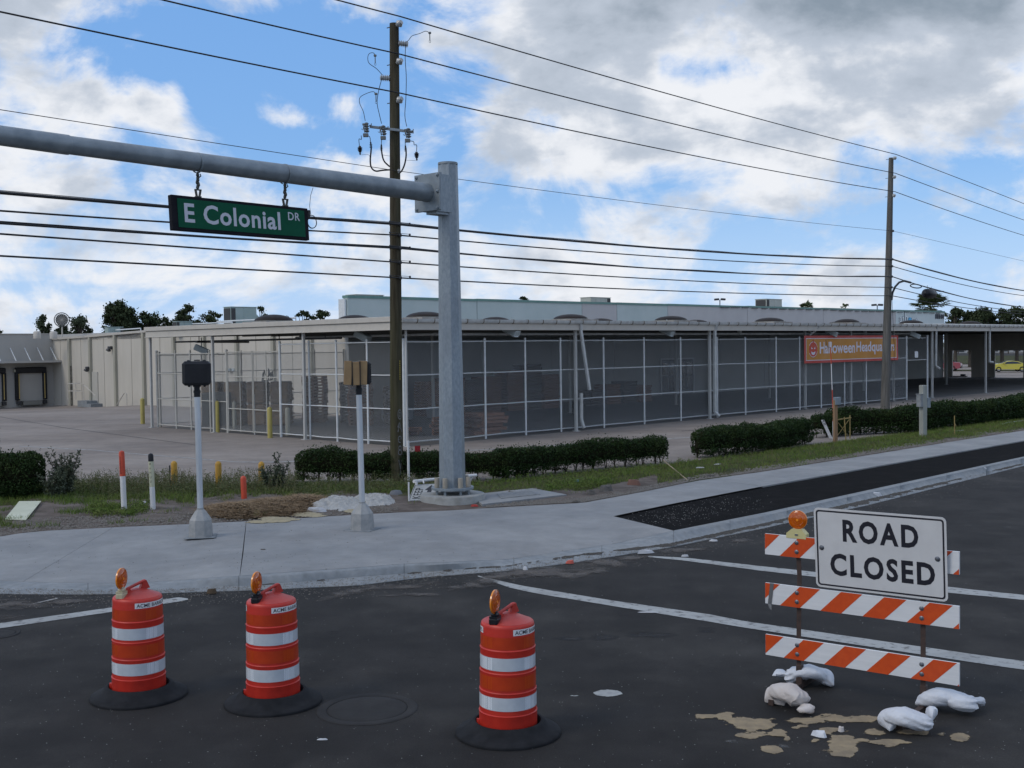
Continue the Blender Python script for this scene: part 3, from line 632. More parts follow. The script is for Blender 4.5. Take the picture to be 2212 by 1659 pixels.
def rail(z0, z1, phase, name='rail'):
    m = MB(); x0, x1 = -.33, 1.52; m.box(((x0+x1)/2,-.03,(z0+z1)/2), (x1-x0,.022,z1-z0), ch=.002); r_ = m.build(name, rail_w, bar)
    s = MB(); h = z1-z0; per = .41; k = -3
    while True:
        b = x0+phase+k*per; k += 1
        if b > x1+.3: break
        # slanted stripe, clipped to the rail
        poly = [(b, 0), (b+per/2, 0), (b+per/2+h*1.0, h), (b+h*1.0, h)]
        def clip(poly, lim, keep_gt):
            o_ = []
            for i in range(len(poly)):
                p, q = poly[i], poly[(i+1)%len(poly)]
                ip = (p[0] >= lim) if keep_gt else (p[0] <= lim); iq = (q[0] >= lim) if keep_gt else (q[0] <= lim)
                if ip: o_.append(p)
                if ip != iq:
                    t = (lim-p[0])/(q[0]-p[0]); o_.append((lim, p[1]+(q[1]-p[1])*t))
            return o_
        poly = clip(poly, x0+.002, True); 
        if len(poly) >= 3: poly = clip(poly, x1-.002, False)
        if len(poly) >= 3: s.add([(x, -.0425, z0+y) for x, y in poly], [tuple(range(len(poly)))])
    s.build('stripes', rail_o, r_)
    for sx in (0, 1.19):
        for dz in (.055, .145): b = MB(); b.lathe([(.021,0),(.021,.003),(.012,.007),(.011,.013),(.001,.015)], (sx, -.043, z0+dz), 14, M=Matrix.Rotation(R(90),3,'X')); b.build('bolt', bolt_m, r_, smooth=30)
rail(1.285,1.49,.155); rail(.80,1.005,.155); rail(.29,.495,.19)
# tape round the left end of the middle rail
m = MB(); m.add([(-.275,-.045,1.008),(-.235,-.045,1.008),(-.262,-.046,.80),(-.300,-.046,.80),(-.285,-.052,.762),(-.255,-.06,.745)], [(0,3,2,1),(3,4,5,2)]); m.build('duct_tape', M('duct tape', (.13,.135,.14), rough=.45, metal=.2), bar)
# the sign panel
sign_w = M('sign sheeting', (.56,.56,.56), (.61,.61,.61), sc=2.5, rough=.45, space='o', c3=(.52,.52,.52), sc3=6, f3=.2, stretch=(1,1,1)); sign_b = M('sign black', (.010,.010,.018), rough=.5)
def rrect(w, h, r, n=6):
    P = []
    for cx, cy, a0 in ((w/2-r,h/2-r,0),(-w/2+r,h/2-r,90),(-w/2+r,-h/2+r,180),(w/2-r,-h/2+r,270)):
        for i in range(n+1): a = R(a0+90*i/n); P.append((cx+r*math.cos(a), cy+r*math.sin(a)))
    return P
m = MB(); P = rrect(1.225,.765,.045); Fm = Matrix.Rotation(R(90-4.2), 3, 'X')
m.prism([(x, y, 0) for x, y in P], (0,0,.003)); panel = m.build('sign_panel', sign_w, bar)
panel.location = (.815,-.083,1.415); panel.rotation_euler = (R(90+4.2), R(0), 0)
m = MB(); a = rrect(1.185,.725,.03); b = rrect(1.155,.695,.02); K = len(a)
m.add([(x,y,.0045) for x,y in a]+[(x,y,.0045) for x,y in b], [(i,(i+1)%K,K+(i+1)%K,K+i) for i in range(K)])
m.build('border', sign_b, panel)
m = MB(); put_text(m, 'ROAD', (-.335,.075,.0045), (1,0,0), (0,1,0), .70, .215, bold=.034, spacing=1.25); put_text(m, 'CLOSED', (-.465,-.255,.0045), (1,0,0), (0,1,0), .97, .215, bold=.034, spacing=1.2); m.build('lettering', sign_b, panel)
for x_ in (-.545,.53): b = MB(); b.lathe([(.024,.003),(.024,.006),(.013,.010),(.012,.016),(.001,.018)], (x_,.0,0), 14); b.build('bolt', bolt_m, panel, smooth=30)
# warning light on the top rail
w = MB(); w.prism([(x,-.045,z) for x, z in ((-.105,1.47),(.095,1.47),(.095,1.515),(.05,1.56),(-.05,1.56),(-.105,1.515))][::-1], (0,.075,0)); w.box((-.0,-.045,1.508),(.035,.008,.022),ch=.003)
wl = w.build('warning_light', yellow_pl, bar); m = MB(); m.box((0,-.0505,1.508),(.03,.004,.016)); m.build('label', M('grey label', (.12,.13,.14), rough=.6), wl)
lens(wl, Vector((.0,-.01,1.648)), R(8), .088)
# ---------------------------------------------------------------- sandbags
bag_w = M('woven white bag', (.55,.57,.61), (.63,.65,.69), sc=4, rough=.6, bump=.010, bsc=26, space='o', c3=(.44,.45,.47), sc3=6, f3=.25); bag_t = M('dusty tan bag', (.50,.45,.42), (.56,.52,.49), sc=4, rough=.65, bump=.010, bsc=26, space='o')
def sandbag(label, pts, rad, mat, neck, flat=.64, seed=1, tail=None):
    # pts: world centre line; neck: end index where the bag is tied (0 or -1)
    P = [Vector(p) for p in pts]; n = 40; m = MB(); N_ = 54
    def cr(t):
        t *= len(P)-1; i = min(int(t), len(P)-2); f = t-i
        p0, p1, p2, p3 = P[max(i-1,0)], P[i], P[i+1], P[min(i+2,len(P)-1)]
        return .5*((2*p1)+(p2-p0)*f+(2*p0-5*p1+4*p2-p3)*f*f+(-p0+3*p1-3*p2+p3)*f**3)
    def rr(t): return rr_(t)
    rows = []
    for i in range(N_+1):
        t = i/N_; p = cr(t); q = (cr(min(1,t+.02))-cr(max(0,t-.02))).normalized(); sd_ = q.cross(Vector((0,0,1))).normalized(); up = sd_.cross(q)
        e = min(t, 1-t); ra = rad*min(1, (e*5.5)**.42 if e > 0 else 0)
        tt = t if neck == 0 else 1-t
        if tt < .16: ra = rad*(.20+.8*max(0,(tt-.02)/.14)**.7)
        fe = max(0,(tt-.80)/.20); wide = 1.0; low_ = 1.0
        if fe > 0: ra = rad; low_ = max(.06, math.sqrt(max(0,1-fe**2.2))); wide = 1-.10*fe
        wr = 1-flat
        row = []
        for k in range(n):
            a = 2*math.pi*k/n; pl = 1
            if tt < .45: pl = 1+.13*math.sin(a*9+seed+2.5*math.sin(tt*9))*(1-tt/.45)
            pl += .045*math.sin(a*5+t*22+seed)*math.sin(t*13+a*2)
            pl += .07*(float(vnoise(t*7+seed*3, k*6/n, seed))-.5) + .06*math.sin(a*2+t*9+seed)
            c_, s_ = math.cos(a), math.sin(a)
            sx_ = abs(c_)**.85*math.copysign(1,c_); sz_ = abs(s_)**.85*math.copysign(1,s_)
            v = p + sd_*sx_*ra*1.12*pl*wide + up*sz_*ra*flat*pl*low_ - Vector((0,0,rad*flat*.55*fe*fe))
            v.z = max(v.z, .006) if v.z < .05 else v.z
            row.append(v)
        rows.append(row)
    vs = [v for r_ in rows for v in r_]; m.add(vs, [(i*n+k, i*n+(k+1)%n, (i+1)*n+(k+1)%n, (i+1)*n+k) for i in range(N_) for k in range(n)]+[tuple(range(n))[::-1], tuple(N_*n+k for k in range(n))])
    c = sum((v for v in vs), Vector())/len(vs); c.z = 0
    t = thing('sandbag', label, 'sandbag', c, 0, 'sandbags on the feet of the barricade')
    m.build('sack', mat, t, off=c, smooth=60)
    e0 = P[0] if neck == 0 else P[-1]; e1 = P[1] if neck == 0 else P[-2]; dv = (e0-e1).normalized()
    if tail is not None: dv = Vector(tail).normalized()
    h = MB(); sd_ = dv.cross(Vector((0,0,1)) if abs(dv.z) < .8 else Vector((1,0,0))).normalized(); up = sd_.cross(dv)
    prof = [(0,.018),(.02,.016),(.05,.04),(.09,.062),(.13,.060),(.15,.03)]; n2 = 16; rows = []
    for (s_, r_) in prof:
        rows.append([e0-dv*.01+dv*s_+(sd_*math.cos(2*math.pi*k/n2)*1.25+up*math.sin(2*math.pi*k/n2)*.6)*r_*(1+.22*math.sin(k*5+s_*30+seed)) for k in range(n2)])
    for r_ in rows:
        for v in r_: v.z = max(v.z, .008)
    h.add([v for r_ in rows for v in r_], [(i*n2+k, i*n2+(k+1)%n2, (i+1)*n2+(k+1)%n2, (i+1)*n2+k) for i in range(len(prof)-1) for k in range(n2)]+[tuple((len(prof)-1)*n2+k for k in range(n2))])
    h.build('tied_neck', mat, t, off=c, smooth=60)
    s_ = MB(); s_.lathe([(.021,-.005),(.025,0),(.021,.005)], e0+dv*.012, 12, M=dv.to_track_quat('Z','Y').to_matrix()); s_.build('tie', M('twine', (.45,.44,.40), rough=.8) if 'twine' not in bpy.data.materials else bpy.data.materials['twine'], t, off=c, smooth=40)
    return t
def q(x, y, z): X_, Y_ = cb(x, y); return g(X_, Y_, z)
sandbag('white sandbag behind the left post of the barricade, tied at its left', [q(722,238,.09), q(765,240,.10), q(860,222,.15), q(935,245,.10), q(1015,268,.07)], .105, bag_w, 0, seed=2)
sandbag('tan slumped sandbag at the front of the left barricade foot', [q(640,395,.06), q(665,350,.11), q(725,350,.16), q(790,395,.11), q(812,430,.07)], .10, bag_t, -1, flat=.78, seed=5, tail=(.2,-.8,-.1))
sandbag('white sandbag behind the right post of the barricade, knotted at its right', [q(1590,395,.08), q(1650,382,.13), q(1740,385,.13), q(1820,410,.11), q(1880,408,.09)], .112, bag_w, -1, seed=8)
sandbag('white sandbag in front of the right barricade foot with upright tied end', [q(1330,545,.06), q(1385,500,.12), q(1450,500,.155), q(1540,530,.12), q(1625,545,.09)], .108, bag_w, -1, seed=11, tail=(.15,.25,.9))
def scrap(name, label, cat, x, y, w, d_, h, mat, z=.012, seed=1, yaw=0, zb=0):
    c = g(x, y, z); m = MB(); N_ = 9; top = []; 
    for k in range(N_):
        a = 2*math.pi*k/N_; rr = 1+.35*(rnd.random()-.5); top.append((math.cos(a)*w/2*rr, math.sin(a)*d_/2*rr))
    ca, sa = math.cos(yaw), math.sin(yaw)
    vs = [(x_*ca-y_*sa, x_*sa+y_*ca, zb) for x_, y_ in top]+[((x_*ca-y_*sa)*.72, (x_*sa+y_*ca)*.72, zb+h*(.6+.5*rnd.random())) for x_, y_ in top]+[(0,0,zb+h*1.02)]
    m.add(vs, [(k,(k+1)%N_,N_+(k+1)%N_,N_+k) for k in range(N_)]+[(N_+k,N_+(k+1)%N_,2*N_) for k in range(N_)])
    o = m.build(name, mat, smooth=40, label=label, cat=cat); o.location = c; return o
scrap('plastic_scrap', 'white torn plastic scrap lying on the spilled sand', 'litter', *cb(922,628), .13, .07, .05, bag_w, z=0.004, yaw=-.6)
scrap('plastic_scrap', 'small crumpled tan scrap right of the white one on the sand', 'litter', *cb(1062,598), .055, .05, .04, bag_t, z=0.004)
# ================================================================ SIGNAL POSTS ON THE SIDEWALK
def ped_base(t):
    m = MB(); n = 8; prof = [(.215,0),(.205,.19),(.195,.30),(.10,.44),(.062,.475),(.060,.50)]
    m.lathe(prof, n=8, M=Matrix.Rotation(R(22.5),3,'Z')); m.build('cast_base', cast_base, t)
    k = MB(); k.box((0,0,.006),(.52,.46,.014),ch=.003); k.build('grout_pad', kerb_conc, t)
p1b = g(434,1159,SWZ); t1 = thing('signal_post', 'bare silver post on the sidewalk carrying a black covered head', 'signal post', p1b, R(10), 'pedestrian signal posts on the sidewalk')
ped_base(t1)
m = MB(); m.tube([(0,0,.48),(-.012,0,2.44)], .052, 20); m.build('post', alu, t1, smooth=40)
m = MB(); m.lathe([(.055,2.43),(.055,2.50),(.062,2.50),(.062,2.54),(.05,2.55),(.05,2.60),(.07,2.61),(.07,2.64)], (-.012,0,0), 16, capb=True, capt=True); m.build('mounting_collar', black_pl, t1, smooth=30)
m = MB(); m.box((-.01,-.0,2.84),(.475,.27,.42),ch=.045); 
for x_ in (-.14,.12): m.box((x_,-.02,3.055),(.05,.10,.03),ch=.008); m.box((x_,-.02,2.62),(.04,.08,.03),ch=.008)
m.box((0,-.145,2.84),(.40,.02,.34),ch=.008); m.box((.0,-.01,3.065),(.10,.06,.02),ch=.006)
m.build('signal_head', black_pl, t1, smooth=30)
p2b = g(783,1144,SWZ); t2 = thing('signal_post', 'bare silver post on the sidewalk with a head wrapped in cardboard', 'signal post', p2b, R(-22), 'pedestrian signal posts on the sidewalk')
ped_base(t2)
m = MB(); m.tube([(0,0,.48),(-.025,0,2.42)], .052, 20); m.build('post', alu, t2, smooth=40)
m = MB(); m.lathe([(.055,2.41),(.055,2.48),(.062,2.48),(.062,2.52),(.05,2.53),(.05,2.58),(.07,2.585)], (-.025,0,0), 16, capb=True, capt=True); m.build('mounting_collar', black_pl, t2, smooth=30)
card = M('cardboard', (.30,.20,.10), (.26,.165,.08), sc=5, rough=.85, space='o')
hc = Vector((-.06,0,2.79)); Qh = Matrix.Rotation(R(32),3,'Z')
m = MB(); m.box(hc+Qh@Vector((.16,.12,.0)),(.18,.30,.40),M=Qh,ch=.03)
for i_ in range(8): m.box(hc+Qh@Vector((.252,.12,-.15+.043*i_)),(.014,.26,.022),M=Qh,ch=.004)
sh = m.build('signal_head', black_pl, t2)
m = MB(); m.box(hc+Qh@Vector((-.16,.0,.015)),(.13,.36,.42),M=Qh@Matrix.Rotation(R(3),3,'Y'),ch=.004); m.box(hc+Qh@Vector((-.015,.0,.0)),(.13,.35,.41),M=Qh@Matrix.Rotation(R(-2),3,'Y'),ch=.004); m.box(hc+Qh@Vector((.11,.02,.01)),(.13,.36,.42),M=Qh@Matrix.Rotation(R(2),3,'Y'),ch=.004)
cw = m.build('cardboard_wrap', card, t2)
for x_ in (-.088,.050):
    m = MB()
    for s_ in (-1,1): m.box(hc+Qh@Vector((x_,s_*.181,0)),(.018,.006,.43),M=Qh)
    for s_ in (-1,1): m.box(hc+Qh@Vector((x_,0,s_*.212)),(.018,.36,.006),M=Qh)
    m.build('strap', black_pl, cw)
# ================================================================ MAST ARM POLE
mb_ = g(978,1082,.13); DM = mb_.y
mast = thing('mast_arm_pole', 'grey galvanised eight sided pole with long mast arm reaching left', 'mast arm pole', mb_, 0)
fnd = M('foundation concrete', (.25,.255,.25), (.32,.325,.31), sc=4, rough=.9, bump=.004, bsc=60, c3=(.17,.16,.14), sc3=3, f3=.3)
m = MB(); m.lathe([(.69,-.15),(.685,.13),(.67,.155),(.001,.155)], n=48); m.build('foundation', fnd, mast, smooth=50)
m = MB(); m.lathe([(.44,.25),(.445,.255),(.445,.30),(.44,.305),(.2,.305)], n=40, capb=True); m.build('base_plate', galv_arm, mast, smooth=30)
tubeM = M('bolt cover', (.26,.235,.19), (.32,.29,.24), sc=8, rough=.7)
for a in (-150,-112,-60,-22,40,130):
    c_ = Vector((.365*math.cos(R(a)), .365*math.sin(R(a)), 0))
    m = MB(); m.lathe([(.052,.306),(.052,.50),(.045,.515),(.001,.518)], c_, 14); m.build('bolt_cover', tubeM, mast, smooth=30)
    m = MB(); m.lathe([(.03,.155),(.03,.25)], c_, 6, capt=True); m.build('anchor_bolt', galv_arm, mast)
Hp = 7.19-.13
m = MB(); m.lathe([(.277,.305),(.206,Hp-.02)], n=8, M=Matrix.Rotation(R(8),3,'Z')); m.build('shaft', galv, mast)
m = MB(); m.lathe([(.208,Hp-.02),(.208,Hp+.02),(.20,Hp+.028),(.001,Hp+.03)], n=24); m.build('cap', galv_arm, mast, smooth=30)
ad = Vector((-.661,-.750,0)).normalized(); pd = Vector((-ad.y, ad.x, 0)); az_ = 6.54-.13
Qa = Matrix((( ad.x, pd.x, 0),(ad.y, pd.y, 0),(0,0,1)))
m = MB(); m.box(ad*.60+Vector((0,0,az_)), (.045,.73,.76), M=Qa, ch=.004); pl = m.build('flange_plate', galv_arm, mast)
for y_ in (-.305,.305):
    for z_ in (-.33,0,.33): m = MB(); m.lathe([(.036,0),(.036,.025),(.02,.026),(.018,.045),(.001,.046)], ad*.622+pd*y_+Vector((0,0,az_+z_)), 6, M=Qa@Matrix(((0,0,1),(0,1,0),(-1,0,0)))); m.build('bolt', galv, pl)
m = MB()
for y_ in (-.17,.17): m.box(ad*.32+pd*y_+Vector((0,0,az_)), (.50,.03,.76), M=Qa)
m.box(ad*.555+Vector((0,0,az_)), (.04,.71,.76), M=Qa)
for z_ in (-.37,.37): m.box(ad*.33+Vector((0,0,az_+z_)), (.48,.36,.03), M=Qa)
m.box(ad*.30+pd*.0+Vector((0,0,az_-.41)), (.4,.30,.05), M=Qa); m.build('bracket', galv, mast)
m = MB(); m.tube([ad*.62+Vector((0,0,az_)), ad*.66+Vector((0,0,az_)), ad*9.05+Vector((0,0,az_+.02))], [.197,.192,.140], 16); m.build('arm', galv_arm, mast, smooth=40)
m = MB(); m.tube([ad*8.35+Vector((0,0,az_+.018)), ad*8.36+Vector((0,0,az_+.018)), ad*17+Vector((0,0,az_+.10))], [.152,.156,.10], 16); m.build('outer_arm', galv_arm, mast, smooth=40)
m = MB(); m.lathe([(.018,0),(.018,.02)], ad*8.75+Vector((0,0,az_))+Vector((.0,-.158,.02)), 8, M=Matrix.Rotation(R(90),3,'X'), capt=True); m.build('bolt', galv, mast)
# ---------------------------------------------------------------- hanging street name sign
def on_arm(x):    # distance along the arm axis for a picture column
    r_ = ray(x, 380); mm = r_.x/r_.y
    return (mm*(mb_.y)-mb_.x)/(ad.x-mm*ad.y)
s0, s1 = on_arm(661), on_arm(366)
smid = (s0+s1)/2; cS = mb_+ad*smid; cS.z = 5.66
sgn = thing('street_name_sign', 'green E Colonial DR street sign hanging from the mast arm', 'street sign', cS, math.atan2(-ad.y, -ad.x))
Wd = s1-s0; Ht = .59
sblack = M('sign case', (.008,.008,.012), (.013,.013,.018), sc=6, rough=.7, spec=.12); sgreen = M('sign green', (.003,.075,.038), (.004,.085,.044), sc=5, rough=.6, space='o', spec=.12); sletter = M('sign letters', (.50,.52,.58), rough=.4)
m = MB(); m.box((0,0,0),(Wd,.10,Ht),ch=.008); case = m.build('case', sblack, sgn); case.rotation_euler = (R(-4),0,0)
m = MB(); m.box((0.01,-.053,0.0),(Wd-.20,.008,Ht-.105)); fc = m.build('face', sgreen, case)
m = MB(); X0 = -Wd/2+.10; fw = Wd-.20
put_text(m, 'E Colonial', (X0+fw*.050,-.0585,-.155), (1,0,0), (0,0,1), fw*.745, .330, bold=.022, spacing=1.08)
put_text(m, 'DR', (X0+fw*.862,-.0585,.045), (1,0,0), (0,0,1), fw*.100, .145, bold=.012, spacing=1.1)
m.build('lettering', sletter, case)
for px in (427, 615):
    s_ = on_arm(px); x_ = -(s_-smid)
    m = MB(); top = az_+.13-5.66-.185; zt = Ht/2
    for dx in (-.045,.045): m.box((x_+dx*.8, 0, zt+.065),(.016,.05,.13),M=Matrix.Rotation(R(12 if dx > 0 else -12),3,'Y'))
    m.box((x_,0,zt+.012),(.10,.06,.02)); m.box((x_,0,zt+.13),(.12,.04,.02))
    for i_ in range(6):
        zz = zt+.145+i_*(top-zt-.15)/6; m.lathe([(.014,-.03),(.03,0),(.022,.035),(.012,.06)], (x_+.008*math.sin(i_*2),.008*math.cos(i_*3),zz+.02), 7)
    m.tube([(x_-.04,-.02,top-.1),(x_+.03,-.05,top-.04),(x_+.05,.0,top+.0)],.01,6); m.build('hanger', M('old hanger metal', (.10,.10,.09), (.05,.05,.045), sc=40, rough=.6, metal=.4) if 'old hanger metal' not in bpy.data.materials else bpy.data.materials['old hanger metal'], sgn)
    m = MB(); r_ = .20-.054*s_/9+.004
    m.lathe([(r_-.002,-.02),(r_+.006,-.018),(r_+.006,.018),(r_-.002,.02)], (x_,0,az_+.13-5.66), 24, M=Matrix(((0,0,1),(0,1,0),(-1,0,0)))); m.build('strap', galv_arm, sgn)
m = MB(); e = Wd/2; m.box((e+.03,0,.19),(.06,.08,.16),ch=.01); pts = [(e+.10+.11*math.cos(a)*1.0,-.02+.006*math.sin(a*3),.06+.12*math.sin(a)) for a in [i*2*math.pi/24 for i in range(25)]]; m.tube(pts,.008,5,caps=False)
pts = [(e+.13+.10*math.cos(a),0.01,.055+.105*math.sin(a)) for a in [i*2*math.pi/24 for i in range(25)]]; m.tube(pts,.006,5,caps=False)
m.tube([(e+.10,0,.17),(e+.07,0,.35),(e+.10,0,.55),(e+.16,0,.70)],.005,5); m.build('supply_cable', wire_black, sgn)
# ================================================================ THE STORE (frame: x along the street front, y away from it)
BR = .7961
store = thing('store_building', 'long low store with canopied garden yard behind white fence', 'store', C0, BR)
RZ = 4.37
def part(m, name, mat, parent=None, **kw): return m.build(name, mat, parent or store, **kw)
green_trim = M('green coping', (.10,.20,.175), (.13,.24,.21), sc=2, rough=.5)
cyan_panel = M('pale green panel', (.40,.46,.445), (.45,.50,.485), sc=.6, rough=.7, space='o'); tan_panel = M('pale tan panel', (.42,.40,.395), (.46,.44,.43), sc=.6, rough=.7, space='o'); white_panel = M('pale white panel', (.50,.55,.54), (.54,.58,.57), sc=.6, rough=.7)
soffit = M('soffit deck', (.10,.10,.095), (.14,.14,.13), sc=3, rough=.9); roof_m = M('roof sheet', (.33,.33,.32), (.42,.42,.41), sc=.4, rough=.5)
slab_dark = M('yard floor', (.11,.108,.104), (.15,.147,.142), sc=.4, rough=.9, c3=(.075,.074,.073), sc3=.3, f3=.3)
# inner front wall (with parapet above), facing the street, behind the yard
m = MB(); m.box((45.5,16.75,2.2),(70.0,.30,4.5)); part(m, 'inner_wall', inner_wall)
# shallow vertical joints and panels of the inner wall
for a in np.arange(14, 80, 5.9):
    m = MB(); m.box((float(a),16.585,2.15),(.10,.03,4.2)); part(m, 'wall_rib', inner_wall)
edges = [(10.4,19.5,cyan_panel),(19.5,28.5,cyan_panel),(28.5,31.9,tan_panel),(31.9,37.3,cyan_panel),(37.3,47,tan_panel),(47,58,tan_panel),(58,70.6,tan_panel),(70.6,80.6,white_panel)]
PZ0, PZ1 = 4.45, 5.93
for a0, a1, mt in edges:
    z1 = PZ1+(6.10-5.93)*(a0+a1)/2/80
    m = MB(); m.box(((a0+a1)/2,16.70,(PZ0+z1)/2),(a1-a0-.04,.36,z1-PZ0)); part(m, 'parapet_panel', mt)
    m = MB(); m.box(((a0+a1)/2,16.70,z1+.055),(a1-a0-.01,.46,.13)); part(m, 'coping', green_trim)
m = MB(); m.box((10.34,16.85,5.2),(.10,.5,1.4)); part(m, 'parapet_return', white_paint)
m = MB()
for a in np.arange(44, 80, 1.3): m.box((float(a),16.44,5.98+.05*rnd.random()),(.7+.4*rnd.random(),.06,.05))
part(m, 'coping_clip', dark_metal, kind='stuff')
# store letters on the parapet
blue_l = M('letter blue', (.04,.35,.62), rough=.4); wl_ = M('letter white', (.62,.65,.66), rough=.4); dl_ = M('letter navy side', (.02,.03,.07), rough=.5)
def facade_text(txt, a0, z, w, h, mat, name, depth=.035, bold=.012, y=16.50):
    m = MB(); put_text(m, txt, (a0, y-depth, z), (1,0,0), (0,0,1), w, h, bold=bold); 
    k = MB(); gv, gf = glyphs(txt, bold)
    put_text(k, txt, (a0, y-depth+.01, z), (1,0,0), (0,0,1), w, h, bold=bold, thick=0); 
    o = part(m, name, mat)
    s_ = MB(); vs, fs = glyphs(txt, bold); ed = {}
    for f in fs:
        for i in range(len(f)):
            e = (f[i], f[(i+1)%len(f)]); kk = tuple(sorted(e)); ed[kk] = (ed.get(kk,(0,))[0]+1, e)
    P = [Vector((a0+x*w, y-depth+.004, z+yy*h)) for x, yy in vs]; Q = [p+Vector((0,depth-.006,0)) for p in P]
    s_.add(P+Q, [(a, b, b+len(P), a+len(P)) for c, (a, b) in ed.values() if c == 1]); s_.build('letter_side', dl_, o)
    return o
for ch_, a_, w_, h_ in (('a',71.2,.50,.42),('t',71.78,.34,.54),('h',72.25,.58,.84),('m',73.65,.78,.40),('e',74.48,.46,.40)): facade_text(ch_, a_, 5.13, w_, h_, wl_, 'letter')
m = MB(); n = 14; P = [(72.95,16.42,5.0),(73.55,16.42,5.0)]+[(73.25+.30*math.cos(math.pi*i/n),16.42,5.25+.30*math.sin(math.pi*i/n)) for i in range(n+1)]
m.prism([Vector(p) for p in P], (0,.06,0)); part(m, 'lettering', blue_l)
for i_, ch_ in enumerate('11100'): facade_text(ch_, 78.55+i_*.38, 5.48, .24 if ch_ == '1' else .32, .44, sign_b, 'house_number', bold=.03)
# roof body of the store and the canopy
m = MB(); m.box((45.5,31,4.33),(70,28,.24)); part(m, 'main_roof', roof_m)
m = MB()
for x0, x1, y0, y1 in ((-.35,10.38,-.35,17.0),(10.38,80.9,-.35,16.52)): m.box(((x0+x1)/2,(y0+y1)/2,RZ-.14),(x1-x0,y1-y0,.10))
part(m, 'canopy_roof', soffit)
m = MB()
for x0, x1, y0, y1 in ((-.30,10.3,-.30,16.9),(10.3,80.8,-.30,16.5)): m.box(((x0+x1)/2,(y0+y1)/2,RZ-.045),(x1-x0,y1-y0,.06))
part(m, 'roof_sheet', roof_m)
m = MB(); m.box((60.5,1.2,RZ+.05),(40.6,.10,.11),ch=.01); part(m, 'roof_glint_strip', M('painted roof glint', (.70,.68,.62), (.55,.53,.49), sc=1.5, rough=.35))  # added raised strip, its pale colour paints the sun glint on the roof
m = MB()   # joists under the canopy
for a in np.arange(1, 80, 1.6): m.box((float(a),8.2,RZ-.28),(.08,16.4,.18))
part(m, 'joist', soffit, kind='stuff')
# fascias
def fascia(x0, y0, x1, y1):
    n = Vector((y1-y0, -(x1-x0), 0)).normalized(); L_ = math.hypot(x1-x0, y1-y0); rz = math.atan2(y1-y0, x1-x0); c = Vector(((x0+x1)/2,(y0+y1)/2,0))
    m = MB(); m.box(c+n*.03+Vector((0,0,RZ-.02)),(L_+.06,.10,.18),rz=rz,ch=.01); m.box(c-n*.01+Vector((0,0,RZ-.25)),(L_,.06,.26),rz=rz); m.box(c+n*.02+Vector((0,0,RZ-.375)),(L_,.12,.025),rz=rz); return m
part(fascia(-.36,17.0,-.36,-.36), 'fascia', trim_m)
m = MB(); m.box((32,-.37,RZ-.25),(64.6,.06,.26)); m.box((32,-.36,RZ-.375),(64.6,.12,.025)); part(m, 'fascia', trim_m)
m = MB(); m.box((72.6,-.37,RZ-.25),(16.6,.06,.26)); part(m, 'fascia', trim_m)
gut = MB(); prof = [(-.36,RZ-.10),(-.37,RZ-.13),(-.42,RZ-.15),(-.47,RZ-.13),(-.49,RZ-.08),(-.50,RZ-.01),(-.485,RZ-.01),(-.475,RZ-.08),(-.38,RZ-.09)]
gut.add([(x,y,z) for x in (-.36,80.9) for y,z in prof], [(i,(i+1)%9,9+(i+1)%9,9+i) for i in range(9)]+[tuple(range(9)),tuple(range(9,18))[::-1]]); go_ = part(gut, 'gutter', gutter_m)
rust = M('stained bracket', (.12,.09,.06), (.2,.17,.13), sc=20, rough=.8)
gb = MB(); gb.add([(x,y,z) for x in (-.012,.012) for y,z in ((-.37,RZ-.145),(-.43,RZ-.165),(-.485,RZ-.14),(-.512,RZ-.07),(-.512,RZ-.0),(-.37,RZ+.0))], [(0,1,2,3,4,5),(11,10,9,8,7,6)]+[(i,(i+1)%6+0,6+(i+1)%6,6+i)[::-1] for i in range(6)])
b0 = gb.build('gutter_bracket', rust, go_)
for i, a in enumerate(np.arange(.3, 62, .78)):
    o = b0 if i == 0 else b0.copy()
    if i: COL.objects.link(o)
    o.location.x = float(a)+.05*rnd.random()
col_m = M('column paint', (.40,.40,.38), (.48,.48,.46), sc=3, rough=.6, stretch=(1,1,.3))
# columns : measured along front and left side
def column(a, b, w=.13, name='column', front=True):
    w *= .72; m = MB(); m.box((a,b,(RZ-.36)/2),(w,w,RZ-.36),ch=.008); m.box((a,b,.012),(w*2.3,w*2.3,.02)); return part(m, name, col_m)
for a in (8.72,17.88,40.8,48.65,57.5,66.5,75.5): column(a, -.22, .15)
for a in (26.8,31.56,36.5): column(a, .12, .15)
for b in (6.12-.75,11.72): column(-.22, b, .14)
column(-.24, 16.85, .14); column(.02,-.2,.09)
for a, b in ((8.7,8.2),(17.9,8.2),(26.8,8.2),(36.5,8.2),(48.6,8.2),(62,8.2)): column(a, b, .15)
# downspouts, one broken and hanging loose
def dspout(pts, w=.11):
    m = MB()
    for p, q in zip(pts, pts[1:]):
        p, q = Vector(p), Vector(q); d_ = (q-p); t = d_.normalized(); s_ = t.orthogonal().normalized() if abs(t.z) < .5 else Vector((1,0,0)); s_ = (s_-t*s_.dot(t)).normalized(); u_ = t.cross(s_)
        m.prism([p+s_*x*w/2+u_*y*w/2.6 for x,y in ((-1,-1),(1,-1),(1,1),(-1,1))], d_)
    return part(m, 'downspout', gutter_m)
dspout([(8.80,-.45,RZ-.15),(8.83,-.42,RZ-.4),(9.20,-.52,1.62)]); dspout([(8.88,-.36,1.50),(8.90,-.34,.45),(8.98,-.40,.12)])
dspout([(18.12,-.45,RZ-.12),(18.10,-.36,RZ-.35),(18.10,-.34,.30),(18.2,-.5,.1)],.13); dspout([(27.3,-.45,RZ-.12),(27.0,-.30,RZ-.42),(26.9,-.10,RZ-.6)],.09); 
